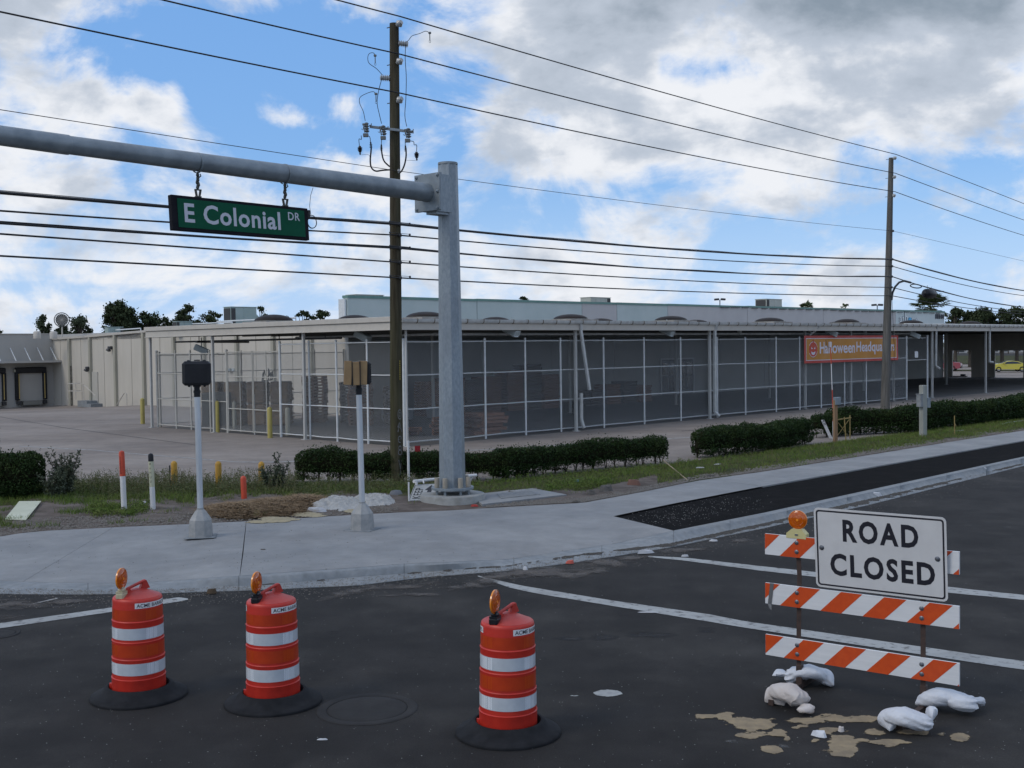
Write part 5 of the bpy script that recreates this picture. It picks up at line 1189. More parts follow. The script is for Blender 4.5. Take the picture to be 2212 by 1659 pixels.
WZ = [(11.50,12.24,.10,11.40,11.89),(10.58,11.35,.14,10.34,10.88),(9.63,10.48,.14,9.39,9.93),(7.73,8.63,.09,7.68,8.35),(6.42,7.29,.19,6.21,6.5),(6.15,6.96,.18,5.89,6.18),(5.83,6.47,.20,5.67,5.46),(5.48,5.96,.13,5.48,5.23),(5.10,5.56,.11,5.09,5.06)]
WLt = [-2.79,-7.5,-10.04,-10.09,-10.13,-10.14,-10.15,-10.15,-10.16]; WRt = [57.96,57.97,57.97,57.98,57.99,57.99,57.99,52.62,52.62]
WR_ = [.0165,.0165,.0165,.0075,.033,.0185,.024,.0185,.0185]
WN_ = ['upper bare power line','second power line from the top','third power line from the top','thin neutral wire above the mast arm','thick bundled cable, highest of the five black cables','black cable second from the top of the five','black cable in the middle of the five','black cable fourth from the top of the five','lowest black cable of the five']
def pole_x(T, B, z): return B + (T-B)*((z-B.z)/(T.z-B.z))
for i, (za, zb, sg_, zl, zr) in enumerate(WZ):
    if i == 6: pass
    side_ = .20 if i < 3 else (.14 if i == 3 else .16)
    A_ = pole_x(T1,P1,za)+lperp*side_; A_.z = za; B_ = pole_x(T2,P2,zb)+lperp*(side_+.02); B_.z = zb
    t = thing('overhead_cable', WN_[i]+' strung between the wooden poles', 'overhead cable', A_, 0, 'overhead lines')
    r_ = WR_[i]; m = MB(); N_ = 30
    pts = []
    tl = WLt[i]; zfar = 9.0 if False else za; Lf = 38.0
    # left span: parabola through the pole, the sighted point and a level far end
    f = -tl/Lf; sl = (za-zl)/(4*f*(1-f))
    for k_ in range(N_, 0, -1):
        f = k_/N_; pts.append(A_-ldir*Lf*f-Vector((0,0,4*sl*f*(1-f))))
    for k_ in range(N_+1):
        f = k_/N_; pts.append(A_+(B_-A_)*f-Vector((0,0,4*sg_*f*(1-f))))
    tr = WRt[i]-LL; Lr = 45.0; f = tr/Lr; zend = zb-.1*zb*.6; sr = (zb+(zend-zb)*f-zr)/(4*f*(1-f))
    for k_ in range(1, N_+1):
        f = k_/N_; pts.append(Vector((B_.x,B_.y,0))+ldir*Lr*f+Vector((0,0,zb+(zend-zb)*f-4*sr*f*(1-f))))
    m.tube(pts, r_, 6 if r_ < .02 else 8); mat = wire_black
    o = m.build('conductor', mat, t, off=A_, smooth=60)
    if i in (4, 6):    # lashed bundle: a second strand twisting along
        m = MB(); q_ = [p+Vector((0,0,r_*.9))+lperp*.004*math.sin(j*1.3)+Vector((0,0,.012*math.sin(j*.9))) for j, p in enumerate(pts)]; m.tube(q_, .007 if i == 4 else .012, 5); m.build('messenger_strand', mat, t, off=A_)
# third pole out past the right edge and one behind the viewer carry the lines on
e3 = P2+ldir*45; upole('utility_pole', 'distant utility pole carrying the lines on to the right', Vector((e3.x,e3.y,-.2)), Vector((e3.x,e3.y,11.6)), .17, .11, wood_pole2)
# pole hardware on the near pole
def hw(pole, name, m, mat, base, **k): return m.build(name, mat, pole, off=base, **k)
SideM = Matrix((( ldir.x, lperp.x, 0),(ldir.y, lperp.y, 0),(0,0,1)))
def spool(c, axis, n, r, L_):
    m = MB(); A_ = axis.to_track_quat('Z','Y').to_matrix(); pr = [(.001,0),(r*.6,0)]
    for j in range(n): z = L_*(j+.5)/n; pr += [(r*.62,z-L_*.32/n),(r,z-L_*.05/n),(r,z+L_*.05/n),(r*.62,z+L_*.32/n)]
    pr += [(r*.6,L_),(.001,L_)]; m.lathe(pr, c, 16, M=A_); return m
for base, pole, T, B, zs in ((P1,pole1,T1,P1,(11.30,10.38,9.44)),(P2,pole2,T2,P2,(12.04,11.15,10.27))):
    for z in zs:
        c = pole_x(T,B,z)+lperp*.10; ax = (lperp+Vector((0,0,.38))).normalized(); m = spool(c, ax, 1, .095, .16); hw(pole,'insulator',m,insm,base,smooth=40)
        m = MB(); m.tube([c-lperp*.35,c],.012,6); hw(pole,'pin_bolt',m,dark_metal,base)
def px(x, y, off=0.0, D=None): return at(x, y, (P1.y if D is None else D)+off)
def c1(x, y): return 960/1.273+x/3.607/1.273, 40/1.273+y/3.607/1.273     # the detail view of the pole top
def hwp(x, y, off=0.0): X_, Y_ = c1(x, y); return px(X_, Y_, off)
m = spool(hwp(490,285,-.02),(hwp(575,295)-hwp(490,285)).normalized(),5,.085,.24); hw(pole1,'insulator',m,insm,P1,smooth=40)
m = spool(hwp(408,632,-.02),(hwp(318,628)-hwp(408,632)).normalized(),5,.085,.25); hw(pole1,'insulator',m,insm,P1,smooth=40)
def wirep(pts, r=.008, off=0.0, mat=None, name='jumper_wire'):
    P = [hwp(x, y, off) for x, y in pts]; Q = []
    for i in range(len(P)-1):
        p0,p1_,p2_,p3 = P[max(i-1,0)],P[i],P[i+1],P[min(i+2,len(P)-1)]
        for k_ in range(5): f = k_/5; Q.append(.5*((2*p1_)+(p2_-p0)*f+(2*p0-5*p1_+4*p2_-p3)*f*f+(-p0+3*p1_-3*p2_+p3)*f**3))
    Q.append(P[-1]); m = MB(); m.tube(Q, r, 6); return hw(pole1,name,m,mat or wire_black,P1,smooth=60)
wirep([(800,185),(760,165),(700,188),(625,212),(590,255),(565,272)],.008,-.10)
wirep([(562,305),(556,430),(567,620),(563,830),(553,1000),(572,1110)],.009,-.08)
wirep([(262,410),(240,380),(200,388),(185,430),(200,485),(270,535),(330,600)],.008,-.10)
wirep([(322,645),(290,770),(278,880),(300,990),(322,1082)],.009,-.08)
wirep([(268,790),(240,765),(180,780),(110,820),(105,880),(140,960),(160,1055)],.008,-.10)
for (x, y) in ((800,190),(258,415),(266,795)):
    m = MB(); c = hwp(x,y,-.1); m.box(c+Vector((0,0,.02)),(.07,.05,.05),ch=.01); m.tube([c,c-Vector((0,0,.16))],.013,6); m.tube([c+Vector((.02*math.cos(a),0,-.19+.03*math.sin(a))) for a in [k_*math.pi/5 for k_ in range(11)]],.006,4); hw(pole1,'wire_clamp',m,insm2,P1)
# crossarm with three fused cutouts, arresters and cable tails
m = MB(); a, b = hwp(205,1112,-.18), hwp(640,1166,-.18); ax_ = (b-a).normalized(); s_ = Vector((0,0,1)); m.prism([a+Vector((0,dy,dz)) for dy,dz in ((-.03,-.03),(.03,-.03),(.03,.03),(-.03,.03))],b-a); hw(pole1,'crossarm',m,galv_arm,P1)
for (tx, ty, bx, by) in ((160,1062,165,1205),(325,1090,338,1232),(575,1118,580,1258)):
    tp, bt = hwp(tx+10,ty+8,-.28), hwp(bx+14,by-30,-.28)
    m = spool(bt+(tp-bt)*.05,(tp-bt).normalized(),4,.062,(tp-bt).length*.92); co_ = hw(pole1,'fuse_cutout',m,insm2,P1,smooth=40)
    k_ = MB(); k_.tube([hwp(tx-16,ty+25,-.33), hwp(tx-5,by-35,-.33)],.016,6); k_.box(hwp(bx,by-8,-.3),(.13,.07,.09),ch=.01); k_.box(hwp(tx-8,ty+28,-.3),(.10,.05,.05),ch=.008); k_.tube([hwp(tx-38,ty+72,-.33),hwp(tx-22,ty+85,-.33),hwp(tx-16,ty+40,-.33)],.009,5); k_.tube([hwp(tx+25,ty+50,-.25),hwp(tx+60,ty+32,-.22),hwp(tx+62,ty+18,-.22)],.013,5); k_.build('fuse_tube', insm2, co_, off=P1)
for (x, y0, y1) in ((106,1300,1395),(668,1358,1452)):
    tp, bt = hwp(x,y0,-.3), hwp(x+4,y1,-.3); L_ = (tp-bt).length; A_ = (tp-bt).normalized().to_track_quat('Z','Y').to_matrix(); m = MB()
    m.lathe([(.001,0),(.02,.02),(.022,L_*.2),(.012,L_*.24),(.03,L_*.32),(.045,L_*.38),(.03,L_*.42),(.06,L_*.52),(.034,L_*.55),(.065,L_*.64),(.036,L_*.67),(.065,L_*.77),(.034,L_*.82),(.03,L_*.95),(.001,L_)],bt,14,M=A_); hw(pole1,'surge_arrester',m,dark_metal,P1,smooth=40)
wirep([(120,1200),(122,1238),(98,1236),(102,1300)],.009,-.3); wirep([(185,1200),(205,1215),(213,1265)],.009,-.28); wirep([(322,1240),(320,1290)],.009,-.28); wirep([(556,1262),(558,1300)],.009,-.28); wirep([(600,1252),(640,1262),(645,1292),(670,1296),(669,1355)],.009,-.3)
wirep([(213,1265),(219,1330),(210,1440),(220,1515),(262,1552),(330,1545),(402,1540)],.021,-.28,name='cable_tail'); wirep([(320,1290),(323,1360),(345,1450),(402,1508)],.021,-.28,name='cable_tail'); wirep([(558,1300),(566,1390),(552,1480),(525,1545),(500,1572)],.021,-.28,name='cable_tail')
for (x, y) in ((216,1290),(320,1315),(560,1325)):
    for dy in (0,14,28): m = MB(); m.lathe([(.022,-.006),(.042,0),(.022,.006)],hwp(x,y+dy,-.28),10); hw(pole1,'cable_shed',m,dark_metal,P1)
wirep([(120,1392),(190,1390),(208,1420)],.004,-.3); wirep([(330,1392),(404,1404)],.004,-.28); wirep([(570,1445),(660,1448)],.004,-.28)
# neutral spool, guy preforms, ladders of staples and clamps
m = spool(pole_x(T1,P1,7.68)+lperp*.12, Vector((0,0,1)), 1, .05, .10); hw(pole1,'insulator',m,insm,P1,smooth=40)
for z in (6.42,6.15,5.83,5.48,5.10):
    for T,B,pole,rr_ in ((T1,P1,pole1,.15),):
        m = MB(); c = pole_x(T,B,z); m.box(c+lperp*.14,(.09,.09,.07),M=SideM,ch=.01); m.tube([c-lperp*.2,c+lperp*.2],.012,6); hw(pole,'cable_clamp',m,dark_metal,B)
        for s_ in (-1,1): m = MB(); q_ = c+lperp*.16+ldir*.35*s_; m.box(q_+Vector((0,0,.04)),(.05,.04,.05),M=SideM,ch=.01); m.tube([c+lperp*.14+Vector((0,0,.05)),q_+Vector((0,0,.05))],.006,4); hw(pole,'cable_clamp',m,dark_metal,B)
for z in (7.29,6.96,6.47,5.96,5.56,8.63):
    m = MB(); c = pole_x(T2,P2,z); m.box(c+lperp*.16,(.12,.10,.10),M=SideM,ch=.01); hw(pole2,'cable_clamp',m,dark_metal,P2)
# graffiti and number tag on the near pole, wrapped round the shaft
graf = M('silver graffiti', (.22,.22,.23), (.10,.10,.10), sc=18, rough=.6)
def on_pole1(ang, z, r=.0025):
    c = pole_x(T1,P1,z); rr_ = .165+(.114-.165)*(z-P1.z)/(T1.z-P1.z)+r; return c+Vector((rr_*math.sin(ang),-rr_*math.cos(ang),0))
for (z, h, s_) in ((1.72,.26,'o'),(1.40,.26,'A'),(1.10,.20,'e'),(.83,.24,'8'),(.40,.42,'y')):
    m = MB(); ring = [(math.cos(2*math.pi*k_/16), math.sin(2*math.pi*k_/16)) for k_ in range(16)]
    def stroke(pts, w=.10):
        vs = []
        for k_,(x,y) in enumerate(pts):
            x2,y2 = pts[min(k_+1,len(pts)-1)]; x0_,y0_ = pts[max(k_-1,0)]; dx,dy = x2-x0_,y2-y0_; l = math.hypot(dx,dy) or 1; nx,ny = -dy/l*w,dx/l*w
            vs += [on_pole1(R(38)+(x+nx)*.42, z+(y+ny)*h/2), on_pole1(R(38)+(x-nx)*.42, z+(y-ny)*h/2)]
        m.add(vs, [(2*k_,2*k_+1,2*k_+3,2*k_+2) for k_ in range(len(pts)-1)])
    if s_ == 'o': stroke([(a*.8,b*.9) for a,b in ring]+[(.8,0)]); stroke([(a*.35,b*.4) for a,b in ring]+[(.35,0)],.08)
    elif s_ == 'A': stroke([(-.8,-.9),(0,.9),(.8,-.9)],.13); stroke([(-.6,.1),(.6,-.3)],.1); stroke([(-.2,.9),(-.9,0)],.1)
    elif s_ == 'e': stroke([(-.6,0),(.6,.1)]+[(a*.7,b*.8) for a,b in ring[1:14]],.11)
    elif s_ == '8': stroke([(a*.55,b*.42+.45) for a,b in ring]+[(.55,.45)],.1); stroke([(a*.7,b*.5-.45) for a,b in ring]+[(.7,-.45)],.1)
    else: stroke([(-.6,.9),(-.1,.2),(.1,-.4),(-.1,-.9)],.12); stroke([(.6,.9),(.1,.0)],.12)
    m.build('graffiti', graf, pole1, off=P1)
m = MB()
for k_ in range(9): z = 2.6+k_*.055; m.add([on_pole1(R(42)-.06,z-.018), on_pole1(R(42)+.10,z-.018), on_pole1(R(42)+.10,z+.018), on_pole1(R(42)-.06,z+.018)], [(0,1,2,3)])
m.build('number_tag', M('yellow tag', (.40,.30,.04), rough=.6), pole1, off=P1)
# riser bend, coil and splice case at the far pole
def c7(x, y): return 1583.7+x/3.52, 549.9+y/3.52
def q7(x, y, D=None, off=0): X_, Y_ = c7(x, y); return at(X_, Y_, (P2.y if D is None else D)+off)
m = MB(); m.tube([q7(1205,345),q7(1212,290,off=.1),q7(1232,245,off=.3),q7(1262,212,off=.6),q7(1300,200,off=1.0),q7(1350,213,off=1.6)],.05,10); m.tube([q7(1208,340),q7(1225,700),q7(1222,1000),q7(1200,1190)],.010,5); hw(pole2,'service_riser',m,wire_black,P2,smooth=60)
m = MB(); c = q7(1390,240,off=2.4); n = 24; m.tube([c+ldir*.62*math.cos(2*math.pi*k_/n)*1.3+Vector((0,0,.09*math.sin(2*math.pi*k_/n))) for k_ in range(n+1)],.028,6,caps=False); hw(pole2,'cable_coil',m,wire_black,P2,smooth=60)
c = q7(1492,297,off=4.0); sc_ = thing('splice_case', 'fat black splice case hanging from the cable right of the far pole', 'splice case', c, math.atan2(ldir.y,ldir.x)); m = MB(); m.lathe([(.001,-.68),(.15,-.62),(.23,-.5),(.25,0),(.23,.5),(.15,.62),(.001,.68)],(0,0,0),18,M=Matrix(((0,0,1),(0,1,0),(-1,0,0)))); m.build('case', black_pl, sc_, smooth=50)
m = MB(); m.tube([(.6,0,.02),(.95,0,.20),(1.6,0,.16),(2.2,0,.18)],.03,6); m.tube([(-.3,0,.2),(-.3,0,.42)],.01,5); m.tube([(.3,0,.2),(.3,0,.36)],.01,5); m.build('lead_cable', wire_black, sc_)
# ================================================================ SMALL THINGS ALONG THE VERGE
def vobj(x, y, z=.12): return g(x, y, z)
mk_o = M('marker orange', (.52,.06,.02), (.46,.05,.018), sc=6, rough=.5); mk_w = M('marker white', (.60,.60,.60), (.66,.66,.66), sc=6, rough=.5); mk_c = M('marker cream', (.50,.50,.36), rough=.5)
def marker(x, y, label, H_, tiers, r=.055):
    t = thing('marker_post', label, 'marker post', vobj(x, y), 0, 'utility marker posts in the verge')
    for nm, z0, z1, mat in tiers:
        m = MB(); m.lathe([(r,z0),(r,z1)] if z1 < H_ else [(r,z0),(r,z1-r),(r*.8,z1-r*.35),(r*.4,z1-.01),(.001,z1)], n=18); m.build(nm, mat, t, smooth=50)
    t.rotation_euler = (0, R(-1.2), 0); return t
t = marker(268.5,1106,'orange topped white marker post, leftmost of the pair',1.25,[('sleeve',-.05,.73,mk_w),('cap',.731,1.25,mk_o)])
m = MB()
gv, gf = glyphs('WARNING', .01); m.add([cyl_pt(.0565, R(-35)+ (1-y)*.55, 1.14-.36*x) for x, y in gv], gf); m.build('lettering', ink, t)
t = marker(330.8,1102,'black topped white marker post with a pale label, rightmost of the pair',1.17,[('sleeve',-.05,.48,mk_w),('label_band',.481,1.0,mk_c),('cap',1.001,1.17,black_pl)],.053)
m = MB()
for k_, s_ in enumerate(('I','A','H','U','U')): 
    gv, gf = glyphs(s_, .0); m.add([cyl_pt(.0543, R(-8)+(x-.5)*.6, .93-.09*k_+.045*y) for x, y in gv], gf)
m.build('lettering', ink, t)
marker(527.5,1079,'short orange marker stub beside the pine straw',.52,[('stub',-.05,.52,mk_o)],.062)
c = vobj(367.5,1050,.05); m = MB(); m.box((0,0,.2),(.03,.03,.62)); o = m.build('stake', dark_metal, label='thin dark metal stake left of the first yellow bollard', cat='stake'); o.location = c
c = vobj(883,1048,.06); m = MB(); m.lathe([(.03,-.1),(.03,1.07),(.001,1.075)],n=10); o = m.build('pipe_post', mk_w, smooth=50, label='thin white pipe post between the utility pole and the mast pole', cat='post'); o.location = c
c = g(903,1034,.05); m = MB(); m.box((0,0,.76),(.14,.02,.15)); m.box((0,.012,.35),(.03,.02,.8)); o = m.build('red_marker', M('marker red', (.35,.012,.02), rough=.5), label='small red square marker just above the hedge beside the utility pole', cat='marker'); o.location = c
# pale board dropped on the ground
cs = [g(9.6,1123,.14), g(56,1124,.14), g(88.8,1083.5,.20), g(41.5,1084,.20)]; m = MB(); c = cs[0]; m.prism(cs,(0,0,.015)); m.build('loose_board', M('cream board', (.48,.50,.38), (.54,.56,.44), sc=2, rough=.7), off=(0,0,0), label='cream coloured board lying tilted on the soil at the far left', cat='board')
# fallen KEEP sign with its posts
ks = thing('fallen_sign', 'fallen white KEEP sign with black arrow lying against the mast pole base', 'road sign', g(905,1078,.14)); kc = ks.location.copy()
BLc = g(881.2,1083,.15); TLc = g(896.3,1046,.42); vv = (TLc-BLc); ux_ = Vector((.985,.17,0)); 
kw = M('keep sign white', (.36,.37,.36), (.42,.43,.42), sc=6, rough=.6); m = MB(); nn = ux_.cross(vv).normalized()
m.prism([BLc, BLc+ux_*.78, TLc+ux_*.78, TLc], nn*-.004); pn = m.build('sign_panel', kw, ks, off=kc)
m = MB(); vh = vv.normalized(); Hk = vv.length
e = [(0.012,.012),(.768,.012),(.768,Hk-.012),(.012,Hk-.012)]; f_ = [(0.024,.024),(.756,.024),(.756,Hk-.024),(.024,Hk-.024)]
m.add([BLc+ux_*x+vh*y+nn*.003 for x,y in e+f_], [(i,(i+1)%4,4+(i+1)%4,4+i) for i in range(4)])
gv, gf = glyphs('KEEP', .012, 1.1); m.add([BLc+ux_*(.06+.17*(1-y))+vh*(Hk*.14+Hk*.62*x)+nn*.003 for x, y in gv], gf)
ar = [(.33,.18),(.42,.18),(.42,.62),(.49,.62),(.375,.92),(.26,.62),(.33,.62)]; m.add([BLc+ux_*x+vh*(y*Hk)+nn*.003 for x,y in ar], [tuple(range(7))]); m.build('lettering', ink, pn, off=kc)
m = MB(); a, b = at(893.7,1040,24.6), at(1028.6,1026.6,26.0); m.tube([a,b],.036,10); m.tube([at(1020,1030,25.9),at(1013,1044,25.9)],.022,8); m.tube([at(900,1047,24.5),at(899,1041,24.5)],.03,8); m.tube([at(915.5,1044,24.6),at(914,1038,24.7)],.016,8); m.build('post', mk_w, ks, off=kc, smooth=50)
m = MB(); m.lathe([(.018,0),(.018,.5)],n=8); m.build('post_stub', mk_w, ks).location = BLc-kc+Vector((.02,.02,-.1)); bpy.data.objects[-1] if False else None
# low concrete pad beside the pole
cs = [g(1042,1089,.17), g(1224,1068,.17), g(1151,1054.5,.17), g(1012,1068.5,.17)]; m = MB(); m.prism([p-Vector((0,0,.15)) for p in cs],(0,0,.15)); o = m.build('concrete_pad', concrete_new, label='flat concrete pull box pad right of the mast pole', cat='concrete pad')
for k_ in (0,): 
    a, b, c_, d_ = cs; l = [a.lerp(d_,.28).lerp(b.lerp(c_,.28),.28), a.lerp(d_,.28).lerp(b.lerp(c_,.28),.78), a.lerp(d_,.78).lerp(b.lerp(c_,.78),.82), a.lerp(d_,.78).lerp(b.lerp(c_,.78),.36)]; m = MB(); m.prism([p+Vector((0,0,.001)) for p in l],(0,0,.010)); m.build('lid', M('scuffed lid', (.15,.155,.155), (.24,.245,.245), sc=12, rough=.9), o)
# whitish spill of concrete, pine straw mound, sand, soil clods
def vz(PX, PY): return 0*PX+.10
conc_sp = M('washed concrete', (.33,.33,.32), (.42,.42,.41), sc=14, rough=.95, bump=.02, bsc=30)
spill('concrete_spill', [(735,1092,75,13,1.3),(800,1084,70,12,1.2),(690,1098,35,8,1)], conc_sp, .03, .25, .13, 'rough whitish heap of dumped concrete left of the mast pole', seed=41, nsc=3, z=.13, amp=.5)
spill('sand_patch', [(600,1122,60,8,1),(660,1112,60,7,1),(560,1127,50,5,.8),(770,1103,40,6,.9)], M('yellow sand', (.36,.31,.20), (.28,.24,.16), sc=8, rough=.95), .03, .25, .03, 'yellowish sand along the sidewalk behind the second signal post', seed=43, nsc=4, z=.135, amp=.6)
straw_m = M('pine straw', (.10,.066,.038), (.065,.045,.028), sc=12, rough=.9); 
spill('straw_bed', [(520,1104,80,14,1.1),(600,1097,80,16,1.2),(655,1088,55,12,1)], straw_m, .05, .2, .07, 'bed of the pine straw mound', seed=44, nsc=2.5, z=.13, amp=.6)
def strands(n, f, L0, w, mat, name, label, lift=.1):
    V_ = np.zeros((n*3,3)); 
    for i in range(n):
        p, zz = f(); a = rnd.random()*math.pi*2; L_ = L0*(.5+rnd.random()); dz = (rnd.random()-.35)*lift
        d_ = Vector((math.cos(a),math.sin(a),dz/L_)); s_ = Vector((-math.sin(a),math.cos(a),rnd.random()-.5))*w
        b = Vector((p[0],p[1],zz)); V_[3*i] = b-s_; V_[3*i+1] = b+s_; V_[3*i+2] = b+d_*L_
    return npmesh(name, V_, np.arange(n*3).reshape(n,3), mat, kind='stuff', label=label)
def fs_():
    t = rnd.random(); x, y, rx, ry = ((520,1105,88,16),(600,1097,86,18),(655,1088,60,14))[rnd.randrange(3)]
    a = rnd.random()*6.283; q_ = math.sqrt(rnd.random()); e = .14+.12*(1-q_*q_)*(.6+.6*rnd.random()); return g(x+rx*q_*math.cos(a), y+ry*q_*math.sin(a)+1, .13), e
strands(16000, fs_, .24, .007, M('straw needles', (.31,.215,.12), (.12,.08,.045), sc=20, rough=.9), 'pine_straw', 'loose mound of brown pine straw between the signal posts')
bagm = M('litter white', (.50,.51,.53), (.42,.43,.45), sc=15, rough=.6)
def litter(x, y, w, d_, h, label, mat=None, name='litter_scrap', cat='litter', z=.13, yaw=0.0): return scrap(name, label, cat, x, y, w, d_, h, mat or bagm, z=z, yaw=yaw)
litter(686,1106,.42,.18,.10,'crumpled white plastic bag lying at the foot of the pale concrete heap', name='plastic_bag', cat='bag', yaw=.1)
litter(311,1044+45,.14,.08,.06,'white paper scrap in the grass between the marker posts'); litter(587,1045,.35,.2,.16,'crumpled grey plastic sheet in the weeds under the middle bollard', name='plastic_sheet', z=.15)
litter(444,1110,.12,.05,.05,'small white rag at the first signal post base'); litter(1246.5,1041,.15,.08,.05,'blue and white wrapper in the grass', M('wrapper blue', (.05,.18,.40), rough=.4))
brk = M('broken brick', (.20,.10,.075), (.15,.085,.065), sc=9, rough=.95); litter(1369.5,1048,.34,.22,.13,'reddish brick lump lying in the grass by the walk', brk, 'brick_lump', 'rubble')
dkc = M('dark clod', (.07,.065,.06), (.14,.13,.12), sc=9, rough=.95)
litter(1308,1062,.30,.22,.15,'dark lump of rubble at the edge of the sidewalk', dkc, 'rubble_lump','rubble'); litter(1277,1068,.2,.15,.1,'small dark rubble lump left of the bigger one', dkc, 'rubble_lump','rubble'); litter(1246,1085,.2,.07,.04,'flat dark chip beside the sidewalk edge', dkc, 'rubble_lump','rubble')
litter(1551,1004,.22,.08,.03,'white paper in the grass below the second hedge, left'); litter(1512,1011,.22,.05,.03,'thin white paper strip in the grass'); litter(1534,1030,.28,.1,.05,'grey stone on the gravel edge of the walk', dkc, 'stone','rubble')
litter(2140,1001,.3,.12,.08,'pale crumpled litter in the gutter, farthest right', z=.02) if False else None
for x, y, lb in ((1888,1073,'pale crumpled litter in the gutter behind the road closed sign'),(2251,0,''),(2120,1018,'white litter piece in the far right gutter')):
    if y: litter(x, y, .35, .14, .10, lb, z=.015)
litter(1394,1195,.30,.08,.06,'grey crushed plastic bottle against the gutter', z=.02, yaw=.2); litter(1232,1217,.14,.07,.05,'red and white wrapper at the gutter edge', M('wrapper red', (.45,.08,.05), rough=.5), z=.01); litter(1135,1231,.08,.06,.05,'tiny white cup lid at the gutter', z=.01); litter(1479,1202,.12,.05,.03,'white paper slip beside the narrow line', z=.004); litter(1541,1169,.14,.06,.03,'white paper slip near the gutter right of the ramp', z=.004); litter(1335,1323,.001,.001,.001,'x') if False else None
litter(1400,1323,.30,.03,.01,'thin white plastic strip on the road between the lines', z=.003, yaw=-.1); litter(696,2034/1.273,.09,.03,.01,'small pale stick on the asphalt right of the second barrel', z=.003); litter(568,1187,.10,.05,.01,'brown smear of leaf on the walk', dkc, z=.135)
litter(458,1281,.16,.10,.06,'tuft of dry pine needles on the gutter behind the first two barrels', straw_m, 'needle_clump','debris', z=.01)
litter(1025,1094,.16,.05,.04,'red rag on the soil in front of the mast foundation', M('rag red', (.40,.04,.03), rough=.7), z=.13); litter(855,1068,.34,.14,.10,'blue grey pipe end poking from the grass left of the fallen sign', M('pipe end', (.14,.15,.17), rough=.5), 'pipe_piece','debris', z=.14)
# leaning stick
m = MB(); m.tube([g(1432,1003,.05)+Vector((0,0,.12)), g(1485,1037,.13)],.016,6); m.build('stick', M('pale stick', (.32,.26,.17), rough=.8), label='long pale stick lying across the grass by the hedge gap', cat='stick')
# right hand verge furniture
c = g(1994,947.5,.05); ub = thing('utility_pedestal', 'square grey concrete post with a metal box on each side', 'utility post', c, R(25)); ucm = M('grey post', (.25,.26,.235), (.32,.33,.30), sc=6, rough=.8, stretch=(1,1,.3)); m = MB(); m.box((0,0,.9),(.19,.19,1.85),ch=.01); m.build('post', ucm, ub)
m = MB(); m.box((-.17,-.02,1.30),(.12,.20,.42),ch=.01); m.box((-.17,-.02,1.525),(.15,.23,.02)); m.build('meter_box', kerb_conc, ub); m = MB(); m.box((.18,.0,1.22),(.15,.20,.34),ch=.01); m.tube([(.16,0,1.05),(.14,0,.0)],.02,6); m.build('switch_box', galv_arm, ub)
c = g(1804.5,953,.05); wd = M('raw lumber', (.22,.135,.075), (.28,.18,.10), sc=10, rough=.9, stretch=(1,1,.15)); ws = thing('wooden_service_post', 'brown wooden post with small grey box and yellow frame', 'service post', c, R(20)); m = MB(); m.box((0,0,.68),(.11,.11,1.4)); m.build('post', wd, ws); m = MB(); m.box((.06,-.02,1.35),(.22,.14,.26),ch=.01); m.build('box', galv_arm, ws)
ylf = M('yellow lumber', (.34,.25,.09), (.28,.2,.08), sc=9, rough=.85); m = MB(); m.tube([(.42,0,0),(.36,0,.80)],.022,5); m.tube([(.66,.1,.05),(.66,.1,.85)],.022,5); m.tube([(.10,0,.72),(.70,.1,.76)],.022,5); m.tube([(.10,0,.20),(.64,.1,.72)],.012,5); m.tube([(.12,0,.62),(.50,0,.15)],.012,5); m.build('brace_frame', ylf, ws)
w = thing('striped_rod', 'tall thin red and white striped flexible rod leaning beside the wooden post', 'marker rod', g(1800,952,.05)); pts = [at(1800,950,g(1800,952,.05).y), at(1798.8,874,42.2), at(1796.5,810,42.2), at(1794.8,762,42.2), at(1793.5,738,42.2)]
cols = [mk_w, mk_o, mk_w, mk_o]; 
for i in range(4):
    for k_ in range(2):
        a = pts[i].lerp(pts[i+1], k_/2); b = pts[i].lerp(pts[i+1], (k_+1)/2); m = MB(); m.tube([a,b],.016 if i < 3 else .012,6); m.build('rod_segment', mk_o if (k_+i) % 2 else mk_w, w, off=w.location)
m = MB(); m.tube([at(1796,752,42.2), at(1786,748,42.2), at(1784,735,42.2)],.010,5); m.build('clip', dark_metal, w, off=w.location)
c = g(1795,947,.05); tp = at(1777,907,c.y-.1); m = MB(); d_ = (tp-c); m.prism([c+Vector((x,y,0)) for x,y in ((-.055,-.008),(.055,-.008),(.055,.008),(-.055,.008))], d_); o = m.build('tilted_marker', mk_w, label='narrow white number marker leaning left out of the hedge', cat='marker'); m = MB(); gv, gf = glyphs('57', .01); u_ = d_.normalized(); s_ = Vector((1,0,.35)).normalized(); s_ = (s_-u_*s_.dot(u_)).normalized()
m.add([c+d_*.72+s_*((1-y)*.08-.04)*-1+u_*(x*.20)+Vector((0,-.012,0)) for x,y in gv], gf); m.build('lettering', ink, o)
c = g(2062.4,943,.08); m = MB(); m.tube([(0,0,-.1),(-.01,0,.72)],.016,5); m.tube([(0,0,.45),(.05,0,.36)],.01,4); o = m.build('stake', ylf, label='thin pale wooden stake in the grass right of the grey post', cat='stake'); o.location = c
m = MB(); m.tube([g(x,y,.10) for x,y in ((2028,938),(2050,934),(2095,929.5),(2138,924),(2180,913),(2230,907),(2400,880))],.035,7); m.build('hose', M('pale hose', (.22,.24,.23), rough=.6), smooth=60, label='grey hose lying along the grass at the right edge', cat='hose')
